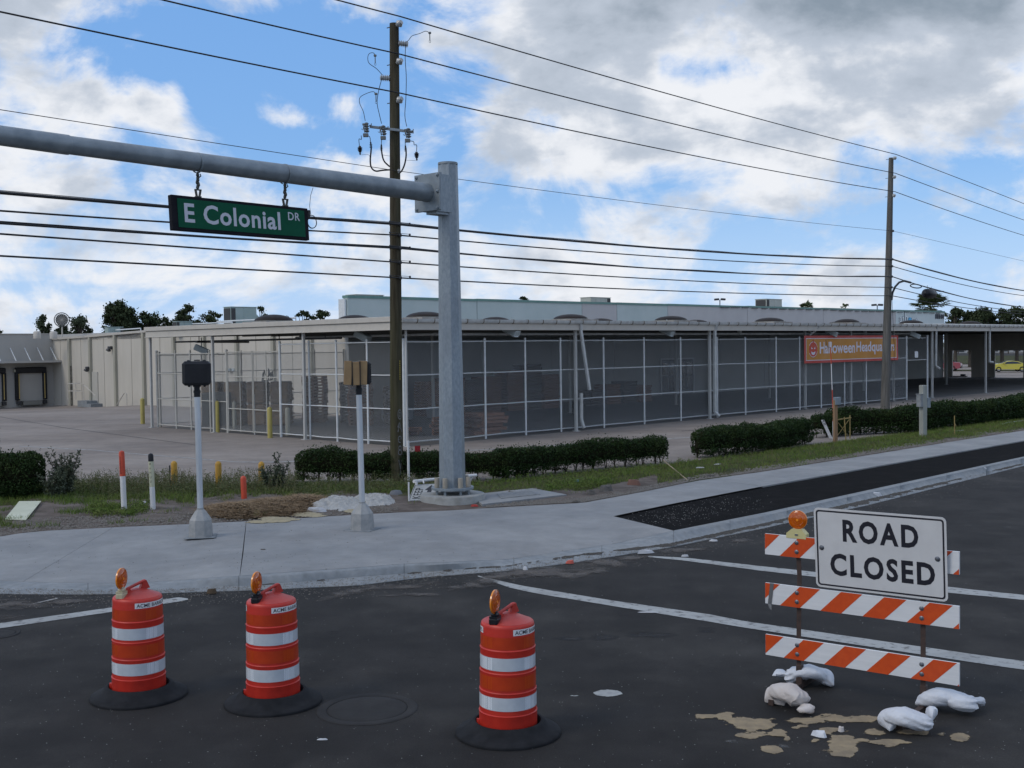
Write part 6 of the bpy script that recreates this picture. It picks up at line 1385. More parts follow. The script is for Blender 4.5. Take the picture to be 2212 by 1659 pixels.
# gravel along walk edge and specks on the road
def specks(n, f, size, mat, name, label):
    V_ = np.zeros((n*5,3)); F_ = []
    for i in range(n):
        p = f(); s_ = size*(.4+rnd.random()); a = rnd.random()*6.28
        for k_ in range(4): V_[5*i+k_] = (p.x+s_*math.cos(a+k_*1.57)*(.7+.6*rnd.random()), p.y+s_*math.sin(a+k_*1.57)*(.7+.6*rnd.random()), p.z)
        V_[5*i+4] = (p.x, p.y, p.z+s_*.8); F_ += [(5*i+k_, 5*i+(k_+1)%4, 5*i+4) for k_ in range(4)]
    return npmesh(name, V_, np.array(F_), mat, kind='stuff', label=label)
grv = M('gravel', (.20,.185,.165), (.09,.08,.07), sc=60, rough=.95); grl = M('pale grit', (.30,.30,.29), (.16,.16,.155), sc=60, rough=.95)
def fg(): x = rnd.uniform(1050,2300); return g(x, interp(VE,x)-2-rnd.random()**2*9, .125)
specks(5000, fg, .028, grv, 'gravel', 'gravel scattered along the back edge of the sidewalk')
def fl(): x = rnd.uniform(-60,860); return g(x, interp(VE,x)-1-rnd.random()*26, .13)
specks(3500, fl, .022, grv, 'gravel', 'small stones in the bare soil behind the sidewalk')
def fr():
    while True:
        x, y = rnd.uniform(-50,2260), rnd.uniform(1180,1720)
        if y > interp(GO,x)+4: return g(x,y,.002)
specks(1300, fr, .0045, grl, 'road_grit', 'pale grit specks scattered over the asphalt')
def fk(): x = rnd.uniform(-60,2250); return g(x, interp(GO,x)-rnd.random()*max(2,(interp(GO,x)-interp(CB,x))*.9), .018) if rnd.random() < .6 else g(x, interp(GO,x)+rnd.random()**2*30, .003)
specks(6000, fk, .009, grv, 'gutter_grit', 'dark grit collected along the gutter')
def fsl(): x = rnd.uniform(0,1500); t = rnd.random(); return g(x, interp(VE,x)+(interp(KB,x)-interp(VE,x))*t, .12 if False else (.13*(1-t)+kh(x)*t)+.003)
specks(420, fsl, .008, dkc, 'walk_grit', 'dark crumbs on the new sidewalk')
def fb():
    x = rnd.uniform(1340,1560); t = rnd.random()**1.5; return g(x+130*t, interp(SN,x)+ (interp(KB,x+130)-interp(SN,x))*rnd.random()*.95+1, .108)
specks(420, fb, .008, grl, 'strip_grit', 'pale crumbs on the fresh asphalt strip')
# ================================================================ PLANTS
leaf_h = M('hedge leaf', (.011,.025,.007), (.026,.052,.012), sc=5, rough=.6, c3=(.060,.085,.022), sc3=1.6, f3=.3, spec=.15); twig_m = M('twig', (.035,.028,.020), (.06,.05,.037), sc=9, rough=.95)
core_m = M('dark hedge filler', (.012,.014,.008), (.022,.022,.013), sc=8, rough=1.0, spec=0)  # dark colour of the filler added inside the hedges
leaf_w = M('weed leaf', (.05,.078,.022), (.095,.115,.036), sc=3, rough=.8, c3=(.13,.10,.045), sc3=2.2, f3=.35); leaf_s = M('shrub leaf', (.045,.062,.035), (.08,.10,.055), sc=5, rough=.6)
grass_m = M('grass blade', (.075,.13,.022), (.13,.18,.038), sc=1.8, rough=.75, c3=(.17,.16,.055), sc3=1.3, f3=.25, spec=.2); grass_d = M('dry grass blade', (.09,.085,.035), (.15,.13,.06), sc=2, rough=.85)
def leaf_mesh(P, size, asp=.55, up=.3, seed=0):
    r_ = np.random.default_rng(seed+3); n = len(P); d = r_.normal(size=(n,3)); d[:,2] += up; d /= np.linalg.norm(d,axis=1)[:,None]
    e = r_.normal(size=(n,3)); e -= d*(e*d).sum(1)[:,None]; e /= np.linalg.norm(e,axis=1)[:,None]
    L_ = size*(.6+.8*r_.random(n))[:,None]; V_ = np.empty((n,4,3)); V_[:,0] = P-d*L_*.5; V_[:,1] = P+e*L_*asp*.5; V_[:,2] = P+d*L_*.5; V_[:,3] = P-e*L_*asp*.5
    return V_.reshape(-1,3), np.arange(n*4).reshape(n,4)
def poly_s(path, s):
    L_ = [0]; 
    for a, b in zip(path, path[1:]): L_.append(L_[-1]+(b-a).length)
    s = max(0, min(L_[-1], s))
    for i in range(len(path)-1):
        if s <= L_[i+1] or i == len(path)-2: f = (s-L_[i])/(L_[i+1]-L_[i]); return path[i].lerp(path[i+1], f), (path[i+1]-path[i]).normalized()
def plen(path): return sum((b-a).length for a, b in zip(path, path[1:]))
def hedge(label, basepx, H_, Dp, dens, lsize, low=.30, seed=1, z=.03, name='hedge', group='clipped hedges between verge and lot', gapamt=1.0):
    path = [g(x,y,z) for x, y in basepx]; L_ = plen(path); c0 = path[0].copy(); r_ = np.random.default_rng(seed)
    t = thing(name, label, 'hedge', c0, 0, group)
    per = H_*1.0+Dp*1.0; n = int(L_*per*dens*1.5); P = np.empty((n,3)); k = 0
    S_ = r_.random(n)*L_; U_ = r_.random(n); dep = r_.random(n)**1.6
    lob = fbm(S_*1.5, S_*0+seed, seed, 3); topn = fbm(S_*.9+9, S_*0+3, seed+4, 4)
    end = np.minimum(1, np.minimum(S_, L_-S_)/.45); endf = np.sqrt(np.clip(1-(1-end)**2, 0.05, 1))
    h = H_*(.78+.44*topn)*(.72+.28*endf); dd = Dp*(.80+.40*lob)*endf
    # superellipse section
    th = U_*2*math.pi; ct, st = np.cos(th), np.sin(th); q = .62; cx = np.sign(ct)*np.abs(ct)**q; cz = np.sign(st)*np.abs(st)**q
    rad = 1-.55*dep*.6+.12*(fbm(S_*4, th*2, seed+7, 3)-.5)*2
    ca = (1+low)/2*h; hz = (1-low)/2*h*1.02
    z_ = ca+cz*hz*rad*(1+.34*(fbm(S_*2.2, th*1.5, seed+21, 4)-.5)); off = Dp/2+cx*dd/2*rad
    sh_ = r_.random(n) < .05; z_ = z_+sh_*(.02+.13*r_.random(n)**1.5)*(z_ > h*.8)
    # sparse skirts near the ground
    thin = (z_ < h*(low+.20)) & (r_.random(n) < .93*gapamt*(fbm(S_*2.6, z_*4, seed+11, 3) > .47))
    keep = ~thin; S_, off, z_ = S_[keep], off[keep], z_[keep]
    base = np.array([list(poly_s(path, s)[0]) for s in np.linspace(0, L_, 200)]); tan = np.array([list(poly_s(path, s)[1]) for s in np.linspace(0, L_, 200)])
    ii = S_/L_*199; i0 = np.clip(ii.astype(int), 0, 198); f = (ii-i0)[:,None]; B_ = base[i0]*(1-f)+base[i0+1]*f; T_ = tan[i0]; N_ = np.stack([-T_[:,1], T_[:,0], 0*T_[:,0]], 1)
    P = B_+N_*off[:,None]; P[:,2] = B_[:,2]+z_
    P += r_.normal(scale=.012, size=P.shape)
    # a few stray shoots
    V_, F_ = leaf_mesh(P-np.array(c0), lsize, .6, .4, seed); npmesh('foliage', V_, F_, leaf_h, t)
    m = MB(); nb = int(L_/.34); 
    for i in range(nb):
        s = (i+.5+r_.random()*.5)/nb*L_; p, tt = poly_s(path, s); nn = Vector((-tt.y,tt.x,0)); b = p+nn*Dp*(.35+.3*r_.random()); 
        for j in range(3):
            m.tube([b+Vector((0,0,-.1)), b+tt*(r_.random()-.5)*.15+Vector((0,0,H_*.22)), b+tt*(r_.random()-.5)*.5+nn*(r_.random()-.5)*.3+Vector((0,0,H_*.55))],[.016,.012,.006],5)
        for j in range(4):
            a = b+Vector((0,0,H_*.12+.1*r_.random())); m.tube([a, a+tt*(r_.random()-.5)*.5+nn*(r_.random()-.5)*.3+Vector((0,0,.12+.15*r_.random()))],.004,4)
    m.build('stems', twig_m, t, off=c0)
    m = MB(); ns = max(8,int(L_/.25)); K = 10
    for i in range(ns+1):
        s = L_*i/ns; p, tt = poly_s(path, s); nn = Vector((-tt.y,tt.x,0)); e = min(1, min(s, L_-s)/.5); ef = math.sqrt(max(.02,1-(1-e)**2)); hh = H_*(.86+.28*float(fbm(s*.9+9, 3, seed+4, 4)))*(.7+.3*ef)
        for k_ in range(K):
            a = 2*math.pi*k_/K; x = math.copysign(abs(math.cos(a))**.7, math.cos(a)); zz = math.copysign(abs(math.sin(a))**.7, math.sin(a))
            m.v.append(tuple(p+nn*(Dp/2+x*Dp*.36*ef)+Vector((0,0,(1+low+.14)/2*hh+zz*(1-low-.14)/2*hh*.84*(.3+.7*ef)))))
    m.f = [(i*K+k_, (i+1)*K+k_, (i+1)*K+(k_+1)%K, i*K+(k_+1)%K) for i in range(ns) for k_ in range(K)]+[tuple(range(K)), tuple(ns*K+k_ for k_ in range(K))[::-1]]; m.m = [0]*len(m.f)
    m.build('dark_filler', core_m, t, off=c0, smooth=60)  # added solid core, dark, stops light showing through gaps in the leaves
    return t
hedge('long clipped hedge behind the mast pole, leftmost of the front hedges', [(628,1043),(760,1044),(880,1042),(1000,1040),(1100,1038),(1225,1022),(1330,1012),(1458,1001)], .76, .75, 2500, .042, low=.08, seed=3)
hedge('rounded hedge right of the gap with the leaning stick', [(1530,991),(1610,982),(1690,972),(1768,958)], .82, .9, 2300, .046, low=.05, seed=8, gapamt=.9)
hedge('long hedge running past the grey post to the right edge', [(1812,943),(1880,938),(1975,936),(2060,925),(2212,908),(2380,884),(2600,852)], .92, 1.0, 1400, .058, low=.05, seed=12, gapamt=.4)
hedge('small bush left of the brown service post', [(1772,946),(1800,944),(1832,941)], .78, .7, 1600, .055, low=.15, seed=15, name='bush', group='clipped hedges between verge and lot')
hedge('dark dense bush cut off by the left edge of the picture', [(-190,1087),(-60,1084),(50,1082),(106,1078)], 1.04, 1.0, 2600, .046, low=.04, seed=21, name='bush', group='bushes at the left edge', gapamt=.3, z=.12)
# open feathery shrub
def shrub(label, x, y, H_, Wd_, n, seed, z=.12):
    r_ = random.Random(seed); c = g(x,y,z); t = thing('shrub', label, 'shrub', c); m = MB(); LP = []
    for i in range(n):
        a = r_.random()*6.28; sp = (.25+.75*r_.random())*Wd_/2; hh = H_*(.5+.55*r_.random()); pts = [Vector((0,0,-.05)), Vector((math.cos(a)*sp*.35, math.sin(a)*sp*.3, hh*.45)), Vector((math.cos(a)*sp, math.sin(a)*sp*.6, hh))]
        m.tube(pts,[.010,.007,.003],4)
        for k_ in range(46):
            f = .18+.82*r_.random(); p = pts[0]*(1-f)**2+pts[1]*2*f*(1-f)+pts[2]*f*f; b = Vector((r_.gauss(0,1),r_.gauss(0,1),r_.gauss(.3,.8))).normalized(); l = .05+.20*r_.random()*(1.1-f)
            if k_ % 3 == 0: m.tube([p,p+b*l],.0022,3,caps=False)
            for j in range(5): LP.append(p+b*l*(j+1)/5)
    m.build('stems', twig_m, t); V_, F_ = leaf_mesh(np.array([list(p) for p in LP]), .042, .5, .3, seed); npmesh('foliage', V_, F_, leaf_s, t); return t
shrub('open feathery shrub right of the dark bush', 142, 1070, 1.05, 1.0, 34, 3); shrub('thin leggy sprig against the picture edge above the dark bush', -8, 1068, 1.45, .5, 8, 4); shrub('small sprawling shrub low at the right side of the feathery one', 118, 1078, .7, .8, 16, 6)
shrub('tall thin weed at the left end of the long hedge', 606, 1058, .95, .42, 6, 9); shrub('bushy weed beside the rightmost front bollard', 585, 1060, .55, .6, 12, 10)
# grass and weeds over the verge
VW = [(g(x, interp(VE,x), .125), g(x, interp(LB,x), .03), x) for x in range(-120, 2500, 10)]
def vsurf(x, t):      # x: picture column, t 0 walk .. 1 lot
    a = g(x, interp(VE,x), .115); b = g(x, interp(LB,x), .012); p = a+(b-a)*t
    return p
def blades(n, samp, hgt, wid, mat, name, label, lean=.5, seed=1):
    r_ = np.random.default_rng(seed); P = np.array([list(samp()) for _ in range(n)]); h = hgt*(.45+.9*r_.random(n)); a = r_.random(n)*6.283
    if P.shape[1] == 4: h = h*P[:,3]; P = P[:,:3]
    w = wid*(.6+.8*r_.random(n)); dx = np.cos(a)*w; dy = np.sin(a)*w; lx = r_.normal(size=n)*lean*h; ly = r_.normal(size=n)*lean*h
    V_ = np.empty((n,3,3)); V_[:,0] = P+np.stack([dx,dy,0*dx-.01],1); V_[:,1] = P-np.stack([dx,dy,0*dx+.01],1); V_[:,2] = P+np.stack([lx,ly,h],1)
    return npmesh(name, V_.reshape(-1,3), np.arange(n*3).reshape(n,3), mat, kind='stuff', label=label)
def sgrass(x0, x1, t0, t1, edge=.1, ns=1.6, seed=5, bare=.42):
    # area even sampling: farther columns are wider on the ground
    ws = np.array([(g(x,1000,0)-g(x,1000,0)).length for x in range(2)])
    cand = np.arange(x0, x1, 8.0); wt_ = []
    for x in cand:
        a = g(x,interp(VE,x),.1); b = g(x,interp(LB,x),.0); a2 = g(x+8,interp(VE,x+8),.1); wt_.append((a2-a).length*(b-a).length)
    cw = np.cumsum(wt_); cw /= cw[-1]
    def f():
        while True:
            x = float(cand[min(len(cand)-1,np.searchsorted(cw, rnd.random()))])+rnd.random()*8; t = rnd.random(); 
            tb0 = t0(x) if callable(t0) else t0
            if t > t1: continue
            p = vsurf(x, t); v = float(fbm(p.x*ns, p.y*ns, seed, 3)); lim = tb0+(v-.5)*.5
            if t < lim: 
                if not (t > .04 and v > .64 and x < 900): continue
            if v < bare-.12: continue
            z_ = p.z+(float(fbm(p.x*1.3+50, p.y*1.3, 3))-.45)*.16*math.sin(math.pi*t)**.6+.05*math.sin(math.pi*t)
            return (p.x,p.y,z_-.005,.55+.9*v)
    return f
def tb(x): return .46 if x < 420 else .60 if x < 900 else .40 if x < 1150 else .30 if x < 1420 else .10
blades(56000, sgrass(880, 2480, tb, 1.0, seed=5, bare=.25), .085, .007, grass_m, 'grass', 'green grass between the sidewalk and the hedges')
blades(9000, sgrass(880, 2480, tb, 1.0, seed=6, bare=.45), .11, .006, grass_d, 'grass', 'dry straw coloured blades among the green grass')
blades(30000, sgrass(-120, 900, tb, 1.0, seed=7, bare=.25), .10, .006, grass_m, 'grass', 'low grass behind the bare soil on the left')
# weeds on the left: stalks with leaves
def weeds(n, x0, x1, t0, t1, hmin, hmax, seed, label, mat=leaf_w, dens=14):
    r_ = random.Random(seed); LP = []; m = MB()
    for i in range(n):
        x = r_.uniform(x0,x1); t = r_.uniform(t0,t1); p = vsurf(x,t); p = Vector(p)+Vector((0,0,.04)); v = float(fbm(p.x*1.4,p.y*1.4,seed,3)); h = (hmin+(hmax-hmin)*r_.random())*(.45+1.1*v)
        a = r_.random()*6.28; tip = p+Vector((math.cos(a)*h*.28,math.sin(a)*h*.28,h)); m.tube([p,p.lerp(tip,.5)+Vector((0,0,h*.06)),tip],.0025,3,caps=False)
        for k_ in range(dens): f = .12+.88*r_.random(); q_ = p.lerp(tip,f); sp = .055*(1.25-f)+.01; LP.append(q_+Vector((r_.gauss(0,sp),r_.gauss(0,sp),r_.gauss(0,sp*.5))))
    V_, F_ = leaf_mesh(np.array([list(p) for p in LP]), .034, .45, .5, seed); npmesh('weeds', V_, F_, mat, kind='stuff', label=label); m.build('weed_stalks', twig_m if mat is not leaf_w else M('stalks', (.12,.11,.055), rough=.9), kind='stuff', label='stalks of '+label)
weeds(1500, 150, 640, .62, .99, .12, .38, 31, 'tall weeds around the yellow bollards')
weeds(700, 100, 900, .50, .75, .06, .20, 32, 'lower weeds at the front of the overgrown strip')
weeds(420, 620, 1010, .66, .92, .08, .28, 33, 'weeds below the long hedge by the utility pole')
weeds(260, 1000, 1500, .5, .95, .05, .16, 34, 'low leafy weeds in the grass right of the mast pole', mat=grass_m)
weeds(160, 190, 320, .16, .34, .05, .14, 35, 'green weed patch at the foot of the orange marker post', mat=grass_m, dens=40)
weeds(220, 1180, 1320, .30, .52, .08, .18, 36, 'taller grass tuft beside the concrete pad', mat=grass_m, dens=24)
# ================================================================ FAR THINGS
leaf_far = [M('far oak leaf', (.026,.038,.018), (.060,.078,.038), sc=1.2, rough=.8, spec=.1), M('far pine leaf', (.03,.044,.022), (.068,.085,.044), sc=1.2, rough=.8, spec=.1), M('far cedar leaf', (.035,.05,.028), (.07,.088,.05), sc=1.2, rough=.8, spec=.1)]
bark = M('bark', (.05,.042,.033), (.085,.07,.055), sc=3, rough=.95)
def tree(label, x0, x1, ytop, ybase, D, kind=0, n=2600, ls=.42, clumps=26, seed=1, name='tree', lop=0.0, flat=.8):
    r_ = random.Random(seed); cx = (x0+x1)/2; top = at(cx, ytop, D); Wd_ = (x1-x0)*D/FPX; c = Vector((top.x, D, -.2)); Hh = top.z+.2
    t = thing(name, label, 'tree', c, 0, 'trees beyond the store'); m = MB(); cb_ = max(.3, Hh*.38); CL = []; ls *= .72; clumps = int(clumps*2.0); Wd_ *= 1.08
    for i in range(clumps):
        u = r_.random(); z_ = cb_+(Hh-cb_)*(.0+.90*u); w = Wd_/2*math.sqrt(max(.05, 1-abs((u-.42)/.64)**4)); a = r_.random()*6.28; q = math.sqrt(r_.random()); rr_ = Wd_*(.055+.085*r_.random()); CL.append((Vector((math.cos(a)*w*q*.82+lop*Wd_*(u-.5), math.sin(a)*w*q*.82, min(z_, Hh-rr_*flat*.9))), rr_))
    CL.append((Vector((lop*Wd_*.3,0,Hh-Wd_*.07)), Wd_*.08)); CL.append((Vector((lop*Wd_*.3+.1*Wd_,0,Hh-Wd_*.13)), Wd_*.10))
    m.tube([(0,0,-.5),(.1,0,cb_),(0,0,Hh*.8)],[.30,.22,.06],8)
    for p, rr_ in CL:
        b = Vector((0,0,cb_*.8+(p.z-cb_*.8)*.45)); m.tube([b, b.lerp(p,.5)+Vector((0,0,.15)), p],[.09,.06,.03],5)
    m.build('trunk', bark, t)
    rr2 = np.random.default_rng(seed); per = int(n*2.2)//len(CL); PP = []
    for p, rr_ in CL:
        d = rr2.normal(size=(per,3)); rad = rr_*.62; q = d*rad; q[:,2] *= flat; PP.append(q+np.array(p))
    V_, F_ = leaf_mesh(np.concatenate(PP), ls, .75, .2, seed); npmesh('crown', V_, F_, leaf_far[kind], t); return t
tree('dark spreading oak, tallest tree on the left skyline', 220, 292, 649, 720, 150, 0, 5200, .42, 46, 3, 'oak_tree')
tree('lower dark tree merging into the right side of the big oak', 272, 348, 673, 720, 152, 0, 3200, .40, 34, 4, 'oak_tree', flat=.7)
tree('small round dark tree between oak and pines', 335, 374, 685, 720, 150, 0, 1300, .36, 16, 5, 'oak_tree')
tree('pine with a rounded crown behind the low roof unit', 376, 432, 657, 715, 150, 1, 2600, .36, 22, 6, 'pine_tree', flat=.55)
tree('wide dark pine just left of the tall roof unit', 426, 486, 671, 715, 152, 1, 2400, .36, 24, 7, 'pine_tree', flat=.6); tree('low dark tree behind the roof edge left of the pines', 345, 420, 689, 715, 155, 0, 1700, .36, 16, 8, 'oak_tree'); tree('low trees behind the roof edge between the pines and tall unit', 410, 500, 689, 715, 156, 0, 1500, .36, 16, 18, 'oak_tree')
tree('pine showing behind the right side of the tall roof unit', 540, 582, 662, 715, 150, 1, 1300, .34, 13, 9, 'pine_tree')
tree('rounded tree left of the parapet end', 630, 676, 671, 715, 150, 0, 1700, .36, 16, 10, 'oak_tree', flat=.6); tree('rounded tree right beside the parapet end', 664, 718, 669, 715, 150, 0, 2000, .36, 18, 11, 'oak_tree', flat=.6); tree('low dark tree top behind the canopy roof', 580, 646, 684, 715, 155, 0, 1300, .36, 14, 12, 'oak_tree')
tree('feathery cedar left of the round roof fan', 68, 112, 682, 730, 120, 2, 2200, .30, 26, 13, 'cedar_tree', flat=1.2); tree('feathery cedar right of the round roof fan', 140, 204, 683, 730, 120, 2, 2600, .30, 30, 14, 'cedar_tree', flat=.9); tree('lower cedar top between fan and trees', 112, 150, 700, 730, 122, 2, 1100, .30, 14, 15, 'cedar_tree')
tree('tree tip at the left edge of the picture', -30, 16, 711, 730, 130, 0, 1200, .34, 14, 16, 'oak_tree')
tree('small round tree top above the parapet right of the mast pole', 1104, 1154, 640, 700, 190, 0, 1500, .42, 14, 17, 'oak_tree', flat=.6)
for i, (x0, x1, yt, k_, nm) in enumerate(((2040,2086,664,1,'thin pine beside the parapet end'),(2066,2124,672,0,'dark tree right of the thin pine'),(2096,2160,664,0,'dark tree at the far right skyline, left one'),(2134,2194,668,0,'dark tree at the far right skyline, middle one'),(2160,2232,662,0,'dark tree at the far right skyline, right one'),(2210,2290,655,0,'tree just beyond the right picture edge'),(2044,2160,683,0,'low tree mass in front of the far right trees'))): tree(nm, x0, x1, yt, 705, 175, k_, 1900, .46, 20, 40+i, 'pine_tree' if k_ else 'oak_tree', flat=.75)
for nm, x0, x1, yt in (('low tree mass below the big oak on its left side', 216, 268, 690),('low tree mass between the oak and the small round tree', 300, 360, 690),('low tree mass in front of the two pines', 385, 470, 692),('low trees just right of the tall roof unit', 548, 612, 688)):
    tree(nm, x0, x1, yt, 715, 153, 0, 2000, .36, 20, int(x0), 'oak_tree', flat=.7)
palm_l = M('palm frond', (.05,.075,.025), (.10,.125,.045), sc=1.5, rough=.7)
def palm(label, x, ytop, wpx, D, seed, fr=22):
    r_ = random.Random(seed); Wd_ = wpx*D/FPX; top = at(x, ytop, D); c = Vector((top.x, D, -.3)); H_ = top.z+.3-Wd_*.42; t = thing('palm_tree', label, 'palm tree', c, 0, 'fan palms behind the parapet'); m = MB(); m.tube([(0,0,-.5),(.05,0,H_)],[.22,.16],8); m.build('trunk', bark, t); m = MB()
    for i in range(fr):
        a = r_.random()*6.28; el = -.5+1.9*r_.random(); L_ = Wd_*.27*(.8+.4*r_.random()); d_ = Vector((math.cos(a)*math.cos(el),math.sin(a)*math.cos(el),math.sin(el))); b = Vector((0,0,H_)); e = b+d_*L_*.8; m.tube([b,e],.02,3,caps=False); s_ = d_.cross(Vector((0,0,1))).normalized(); u_ = s_.cross(d_)
        for k_ in range(-7,8):
            q = k_/7*1.45; dd = (d_*math.cos(q)+s_*math.sin(q)).normalized(); w = (s_*math.cos(q)-d_*math.sin(q))*.035*Wd_*.5; tip = e+dd*L_*(.95-.25*abs(k_)/7)+Vector((0,0,-.18*L_*r_.random()-.08)); mid = e+dd*L_*.5; m.add([e,mid+w,tip,mid-w],[(0,1,2,3)])
    m.build('fronds', palm_l, t); return t
palm('fan palm peeking over the parapet just right of the beige roof unit', 1741, 649, 46, 128, 1); palm('smaller fan palm over the parapet left of the far utility pole', 1826, 654, 30, 128, 2, 16); palm('large fan palm above the store letters at the right', 2010, 626, 96, 125, 3, 44)
for x, y0, y1, lb in ((1555,645,672,'twin headed parking lot light rising behind the parapet, left one'),(1895,657,680,'twin headed parking lot light rising behind the parapet, right one')):
    D = 150; tp = at(x,y0,D); c = Vector((tp.x,D,-.3)); t = thing('parking_light', lb, 'parking light', c, 0, 'parking lot lights'); h = tp.z+.3; m = MB(); m.tube([(0,0,-.3),(0,0,h-.15)],.07,8); m.build('pole', galv_arm, t); m = MB()
    for s_ in (-1,1): m.box((s_*.42,0,h-.1),(.62,.45,.26),M=Matrix.Rotation(s_*R(4),3,'Y'),ch=.05)
    m.build('lamp_head', dark_metal, t)
# beyond the openings : lot, grass, road, cars
m = MB(); 
def fstrip(y0, y1, z, mat, nm, lb): m = MB(); m.quad(g(1950,y0,z),g(2400,y0,z),g(2400,y1,z),g(1950,y1,z)); m.build(nm, mat, kind='structure', label=lb)
fstrip(786,768,-.52,turf,'grass_strip','grass strip beyond the cars seen through the openings'); fstrip(768,763,-.50,asphalt,'far_road','far road seen through the openings')
fstrip(801,798.5,-.54,turf,'grass_strip','narrow grass island in front of the yellow car')
def bx(nm, lb, cat, x0, x1, yt, yb, mat, z=-.5, dpt=6): 
    D = g((x0+x1)/2,yb,z).y; a = at(x0,yb,D); b = at(x1,yb,D); zt = at(x0,yt,D).z; c = (a+b)/2; c.z = z; t = thing(nm, lb, cat, c); m = MB(); m.box((0,dpt/2,(zt-z)/2),((b-a).length,dpt,zt-z),ch=.05); m.build('wall', mat, t); return t, (b-a).length, zt-z
t, w, h = bx('far_building','low pale building across the road seen through the openings','building',1990,2330,752,762,M('far wall', (.36,.37,.36), (.42,.42,.41), sc=.3, rough=.8),dpt=20); m = MB()
for i in range(14): m.box((-w/2+w*(i+.5)/14,-.03,h*.5),(w/22,.1,h*.5))
m.build('window', M('far glass', (.03,.035,.04), rough=.2), t)
for i, x in enumerate((2070,2092,2160,2178)): 
    c = g(x,764,-.5); D = c.y; t = thing('street_tree', 'thin street tree across the far road seen through an opening, '+('first','second','third','fourth')[i]+' from the left', 'tree', c, 0, 'street trees across the far road'); m = MB(); m.tube([(0,0,0),(.1,0,4.0)],.16,6); m.build('trunk', bark, t); rr2 = np.random.default_rng(i); P = rr2.normal(size=(500,3))*np.array([1.6,1.6,1.1])+np.array([0,0,5.0]); V_, F_ = leaf_mesh(P,.5,.7,.2,i); npmesh('crown', V_, F_, leaf_far[0], t)
glass_c = M('car glass', (.01,.012,.014), rough=.08, spec=.8); tyre = M('tyre', (.012,.012,.012), rough=.85); rimm = M('alloy rim', (.35,.36,.37), rough=.3, metal=.7)
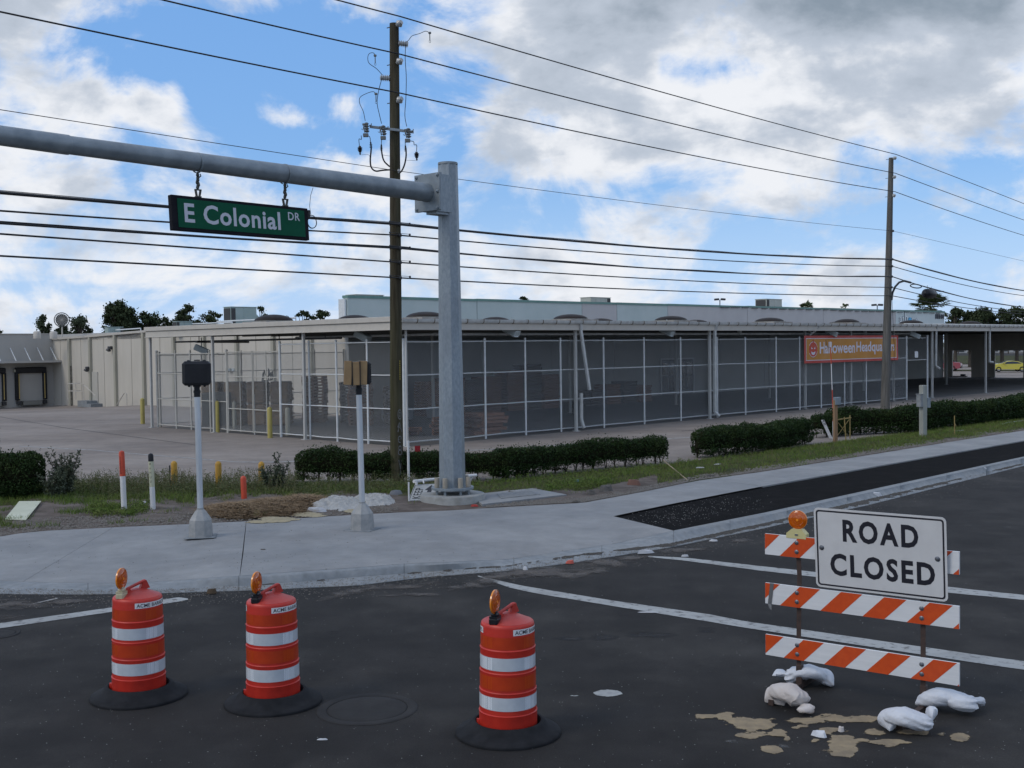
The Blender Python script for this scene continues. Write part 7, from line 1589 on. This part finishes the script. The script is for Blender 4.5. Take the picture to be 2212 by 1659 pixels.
def car(label, loc, rz, paint, coupe=True):
    t = thing('parked_car', label, 'car', loc, rz); L_ = 4.7
    prof = [(-2.3,.35),(-2.34,.62),(-2.25,.84),(-1.7,.95),(-1.05,1.02),(-.35,1.30),(.35,1.345),(.95,1.27),(1.55,1.03),(2.15,.99),(2.33,.86),(2.32,.45),(2.2,.28)]
    if not coupe: prof = [(-2.3,.35),(-2.34,.65),(-2.2,.90),(-1.3,1.02),(-.65,1.40),(.2,1.47),(.9,1.43),(1.55,1.10),(2.2,1.06),(2.34,.8),(2.32,.45),(2.2,.28)]
    belt = .98; m = MB(); n = len(prof)
    def wdt(z): return .90 if z < .75 else .90-.05*(z-.75)/.25 if z < 1.0 else .85-.55*(z-1.0)
    rings = []
    for s_ in (-1,-.93,0,.93,1):
        rings.append([(x, (wdt(z) if abs(s_) > .9 else wdt(z)*0)*math.copysign(1,s_)*(1 if abs(s_) == 1 else .94) if s_ else 0, z+(0 if abs(s_) == 1 else .03)) for x, z in prof])
    m.v = [p for r_ in rings for p in r_]; m.f = [(i*n+j, (i+1)*n+j, (i+1)*n+j+1, i*n+j+1) for i in range(4) for j in range(n-1)]; m.m = [0]*len(m.f)
    for s_, i0 in ((0,0),(1,4)): 
        lo = [(x,rings[i0][0][1]*1.0,.28) for x,_ in prof]
        f_ = [i0*n+j for j in range(n)]; m.f.append(tuple(f_ if s_ else f_[::-1])); m.m.append(0)
    m.build('body', paint, t, smooth=40)
    m = MB(); ga = [(-1.0,1.0),(-.34,1.265),(.35,1.31),(.90,1.235),(1.35,1.02)] if coupe else [(-1.2,1.02),(-.6,1.36),(.2,1.43),(.85,1.39),(1.35,1.08)]
    for s_ in (-1,1): m.add([(x,s_*(wdt(z)+.012),z) for x, z in ga],[tuple(range(5)) if s_ < 0 else tuple(range(5))[::-1]])
    p0,p1_ = ((-1.03,1.03),(-.37,1.31)) if coupe else ((-1.28,1.05),(-.68,1.41)); q0,q1_ = ((1.5,1.07),(.98,1.285)) if coupe else ((1.5,1.15),(.95,1.44))
    for a, b in ((p0,p1_),(q0,q1_)): m.quad((a[0],-.72,a[1]+.03),(a[0],.72,a[1]+.03),(b[0],.60,b[1]+.03),(b[0],-.60,b[1]+.03))
    m.build('windows', glass_c, t)
    for x in (-1.42,1.38):
        for s_ in (-1,1):
            Qw = Matrix.Rotation(R(90)*-s_,3,'X'); m = MB(); m.lathe([(.20,-.10),(.31,-.10),(.33,-.07),(.33,.07),(.31,.10),(.20,.10)],(x,s_*.82,.33),24,M=Qw); w_ = m.build('wheel', tyre, t, smooth=40); m = MB(); m.lathe([(.20,.10),(.19,.06),(.05,.07),(.001,.08)],(x,s_*.82,.33),10,M=Qw if s_ > 0 else Qw); m.build('rim', rimm, w_)
    for s_ in (-1,1):
        m = MB(); m.box((-2.28,s_*.62,.70),(.10,.34,.14),ch=.02); m.build('headlight', wl_, t); m = MB(); m.box((2.30,s_*.62,.80),(.08,.36,.15),ch=.02); m.build('tail_light', M('tail red', (.3,.01,.01), rough=.3) if 'tail red' not in bpy.data.materials else bpy.data.materials['tail red'], t); m = MB(); m.box((-.75,s_*.97,1.0),(.18,.14,.12),ch=.03); m.build('mirror', paint, t)
    m = MB(); m.box((-2.31,0,.45),(.06,1.5,.16),ch=.02); m.box((2.32,0,.42),(.06,1.5,.14)); m.build('bumper_trim', dark_metal, t); m = MB(); m.box((2.345,0,.72),(.02,.34,.16)); m.build('number_plate', label_w, t)
    return t
car('yellow coupe parked side on, seen through the right opening', g(2178,803,-.53), R(-6), M('yellow car paint', (.50,.42,.02), rough=.25, coat=.6)); car('dark red car seen from behind at the left edge of the left opening', g(2037,800.5,-.53), R(-30), M('red car paint', (.20,.008,.016), rough=.25, coat=.6), False)
for k_, (a, b) in enumerate(((5.0,4.0),)): pass
# ---- tidy
for o in bpy.data.objects:
    if o.parent is None and o.type in ('MESH','EMPTY') and 'kind' not in o and 'label' not in o: print('NOLABEL', o.name)
